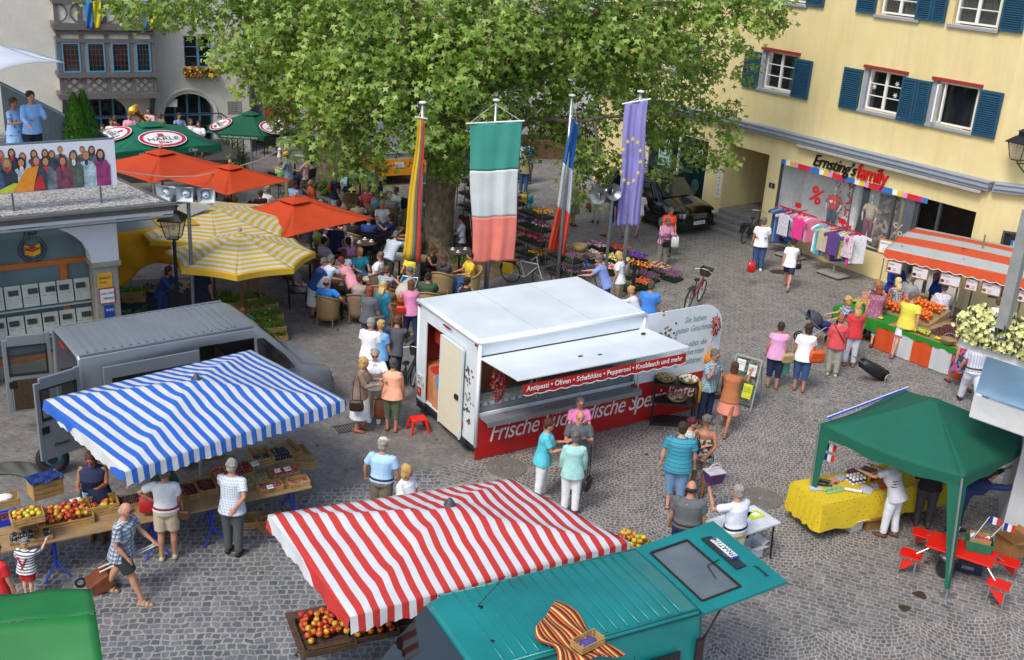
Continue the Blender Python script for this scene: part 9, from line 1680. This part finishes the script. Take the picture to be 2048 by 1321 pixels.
# ---------------- plants by the town hall ----------------
def leafy(name,label,loc,n,r,h,c,blade=.3,wdt=.012,pot=None,fan=False):
    t=thing(name,label,'plant',loc,0,None);q=MB();rg=random.Random(int(loc[0]*7))
    for i in range(n):
        a=rg.uniform(0,6.28);rr=r*sqrt(rg.random());b=V((cos(a)*rr*.5,sin(a)*rr*.5,h*.15+rg.random()*h*.7));L_=blade*rg.uniform(.6,1.2)
        if fan: b=V((0,0,h));el=rg.uniform(-.4,1.2);e=V((cos(a)*cos(el),sin(a)*cos(el),sin(el)))*L_
        else: e=V((cos(a)*.7,sin(a)*.7,rg.uniform(-.3,.9))).normalized()*L_
        s=V((-sin(a),cos(a),0))*wdt;m_=b+e*.5+V((0,0,.03));q.add([b-s*.3,m_-s,b+e-V((0,0,L_*.15)),m_+s,b+s*.3],[(0,1,2,3,4)])
    q.build('leaves',mat(c,.7,0,.3,3),t);q=MB();q.lathe([(r*.35,0),(r*.5,h*.28),(r*.42,h*.28)] if pot else [(.03,0),(.02,h*.9)],n=12);q.build('pot' if pot else 'stem',mat(pot or '5a4a30',.7),t)
leafy('bamboo','tall yellow green bamboo left of the round arch',G(405,292),520,.9,2.6,'7a8428',.5,.014);leafy('bamboo','yellow green bamboo behind the small green parasol',G(450,292),520,.9,2.3,'6a7a2c',.5,.014);leafy('potted_grass','dense dark green grass in a terracotta pot under the small parasol',G(462,322),620,.8,.9,'3c5a20',.5,.012,'7a3a24');leafy('fan_palm','fan palm with spread spiky fronds by the orange parasol',G(482,362),70,.5,.8,'5a7a48',.75,.022,None,True);leafy('fan_palm','small fan palm behind the middle orange parasol',G(455,356),46,.5,.5,'6a8a40',.6,.02,None,True);leafy('shrub','low leafy shrub at the foot of the second plane tree',G(655,392),420,.6,.6,'3a6a20',.14,.03);leafy('green_plant','big leaved green plant beside the stone pillar',G(268,655,.6),60,.4,.4,'2c6a24',.3,.06);leafy('ferns','low green weeds at the foot of the big plane tree',G(925,520),260,.9,.18,'4a7a24',.12,.02);leafy('silver_plant','silver leaved plant in a grey tub behind the fruit table',G(365,930),420,.45,.75,'8a9a8c',.07,.02,'5a5c58')
fl=thing('window_flowers','red and yellow geraniums in the box of the town hall window','flowers',toH((-2.6,-.2,3.42)),HA);q=MB();q.bb(0,1.25,-.12,.14,-.2,0);q.build('box',mat('6a4a30'),fl)
for c in ('b0141c','d0b024','3c6a20'):
    q=MB();[q.ell((random.uniform(-.05,1.3),random.uniform(-.2,.12),random.uniform(-.22,.18)),random.uniform(.03,.06),6,4) for _ in range(90)];q.build('blossoms' if c != '3c6a20' else 'leaves',mat(c,.7,0,.2,20),fl)
# music stands and railing of the stage
for i,(x,y,l) in enumerate(((312,252,'left music stand with white sheets before the band'),(345,252,'right music stand with white sheets before the band'),(268,250,'dark music stand seen from behind in the band'))): t=thing('music_stand',l,'music stand',G(x,y+10,.95),R(10),'music stands of the band');q=MB();q.tube([(0,0,0),(0,0,1.05)],.015);q.build('stand',blk,t);q=MB();q.box((0,0,1.15),(.5,.02,.32),rx=R(-20));q.build('sheet_music',whitep if i < 2 else mat('0c4a4a'),t)
rl=thing('railing','thin black railing around the band in front of the town hall','railing',(0,0,0));q=MB();a,b=toH((-7,-1.0,.75)),toH((-1.4,-1.0,.75));c_=toH((-1.35,-4.5,.75))
for P,Q in ((a,b),(b,c_)):
    q.tube([P+V((0,0,1.1)),Q+V((0,0,1.1))],.025,5);q.tube([P+V((0,0,.6)),Q+V((0,0,.6))],.015,4)
    for k in range(5): p=lerp(P,Q,k/4);q.tube([p,p+V((0,0,1.1))],.02,5)
q.build('rails',black_m,rl)
# manholes, grate, stains
def disc(px,py,r,name='manhole_cover'):
    o=G(px,py);t=MB();im=mat('77726a',.8,0,.15,10)
    for k in range(6):
        n_=14+k*7;rr=r*(.22+.14*k)
        for j in range(n_): a=2*pi*j/n_;t.box((cos(a)*rr,sin(a)*rr,.012),(r*.10,2*pi*rr/n_*.78,.008),rz=a)
    t.lathe([(r*1.04,.004),(r*1.04,.014),(r,.014),(r,.004)],n=40,cap=False);tag(t.build(name,im,None,o),kind='structure')
disc(1013,936,.40);disc(1522,997,.40);g_=MB();[g_.box((-.3+.06*i,0,.008),(.03,.3,.01)) for i in range(11)];g_.bb(-.34,.34,-.18,-.15,.004,.014);g_.bb(-.34,.34,.15,.18,.004,.014);tag(g_.build('drain_grate',mat('4a4640',.6,.3),None,G(701,856),rz31()),kind='structure')
for i,(x,y,r) in enumerate(((1840,1190,.12),(1808,1217,.10),(1560,545,.3))): m_=MB();m_.quad(*blob(0,0,r,.006+.001*i,18,.5,i));tag(m_.build('ground_stain',mat('3a2c1c',.7),None,G(x,y)),kind='structure')
random.seed(99);fl_=MB()
for _ in range(700):
    c=TR1 if random.random() < .6 else V((2,24,0));p=V((c.x+random.gauss(0,5),c.y+random.gauss(0,4.5),.012));a=random.uniform(0,6.28);s=random.uniform(.02,.06)
    fl_.mi=random.randrange(3);fl_.quad(*[tuple(p+V((cos(a+k*1.57)*s*(1 if k % 2 else .6),sin(a+k*1.57)*s*(1 if k % 2 else .6),random.uniform(0,.015)))) for k in range(4)])
tag(fl_.build('fallen_leaves',[mat('6a5a24',.8),mat('4a3a20',.8),mat('8a8a70',.8)]),'small fallen leaves and litter scattered over the cobbles under the plane tree','leaves',None,'stuff')
# far stalls between the houses
for i,(x,y,c,l,s) in enumerate(((530,205,'c02420','red market awning behind the bakery van',2.2),(1090,262,'a8a49c','pale grey market awning in the shade beyond the flower racks',3.0),(760,250,'c4c4c8','white market awning far behind the second tree',2.2),(990,268,'9c9a94','grey market awning behind the green and white flag',2.6))):
    b=G(x,y+50);t=thing('market_awning',l,'awning',b,R(-15+20*i));q=MB();q.grid(lambda u,v: ((u-.5)*s,(v-.5)*2,2.5+.5*(1-abs(2*v-1))),8,8);q.build('canopy',cloth(c,.3),t,solid=.01)
    for a in (-1,1):
        for d in (-1,1): q=MB();q.tube([(a*s*.48,d*.98,0),(a*s*.48,d*.98,2.5)],.025,5);q.build('pole',steel(),t)
    q=MB();q.bb(-s*.45,s*.45,-.7,.7,0,.8);q.build('counter',mat('5a4432',.8,0,.3,4),t)
for o in list(COL.objects):
    l=o.get('label')
    if l and len(l.split()) > 16:
        w=l.split()[:16]
        while w[-1].strip(',') in 'the a an with in at her his of and to under behind beside by pale white bright yellow green brown near short T-shirt left right seen from between'.split() and w[-1] != 'T-shirt': w.pop()
        o['label']=' '.join(w).rstrip(',')
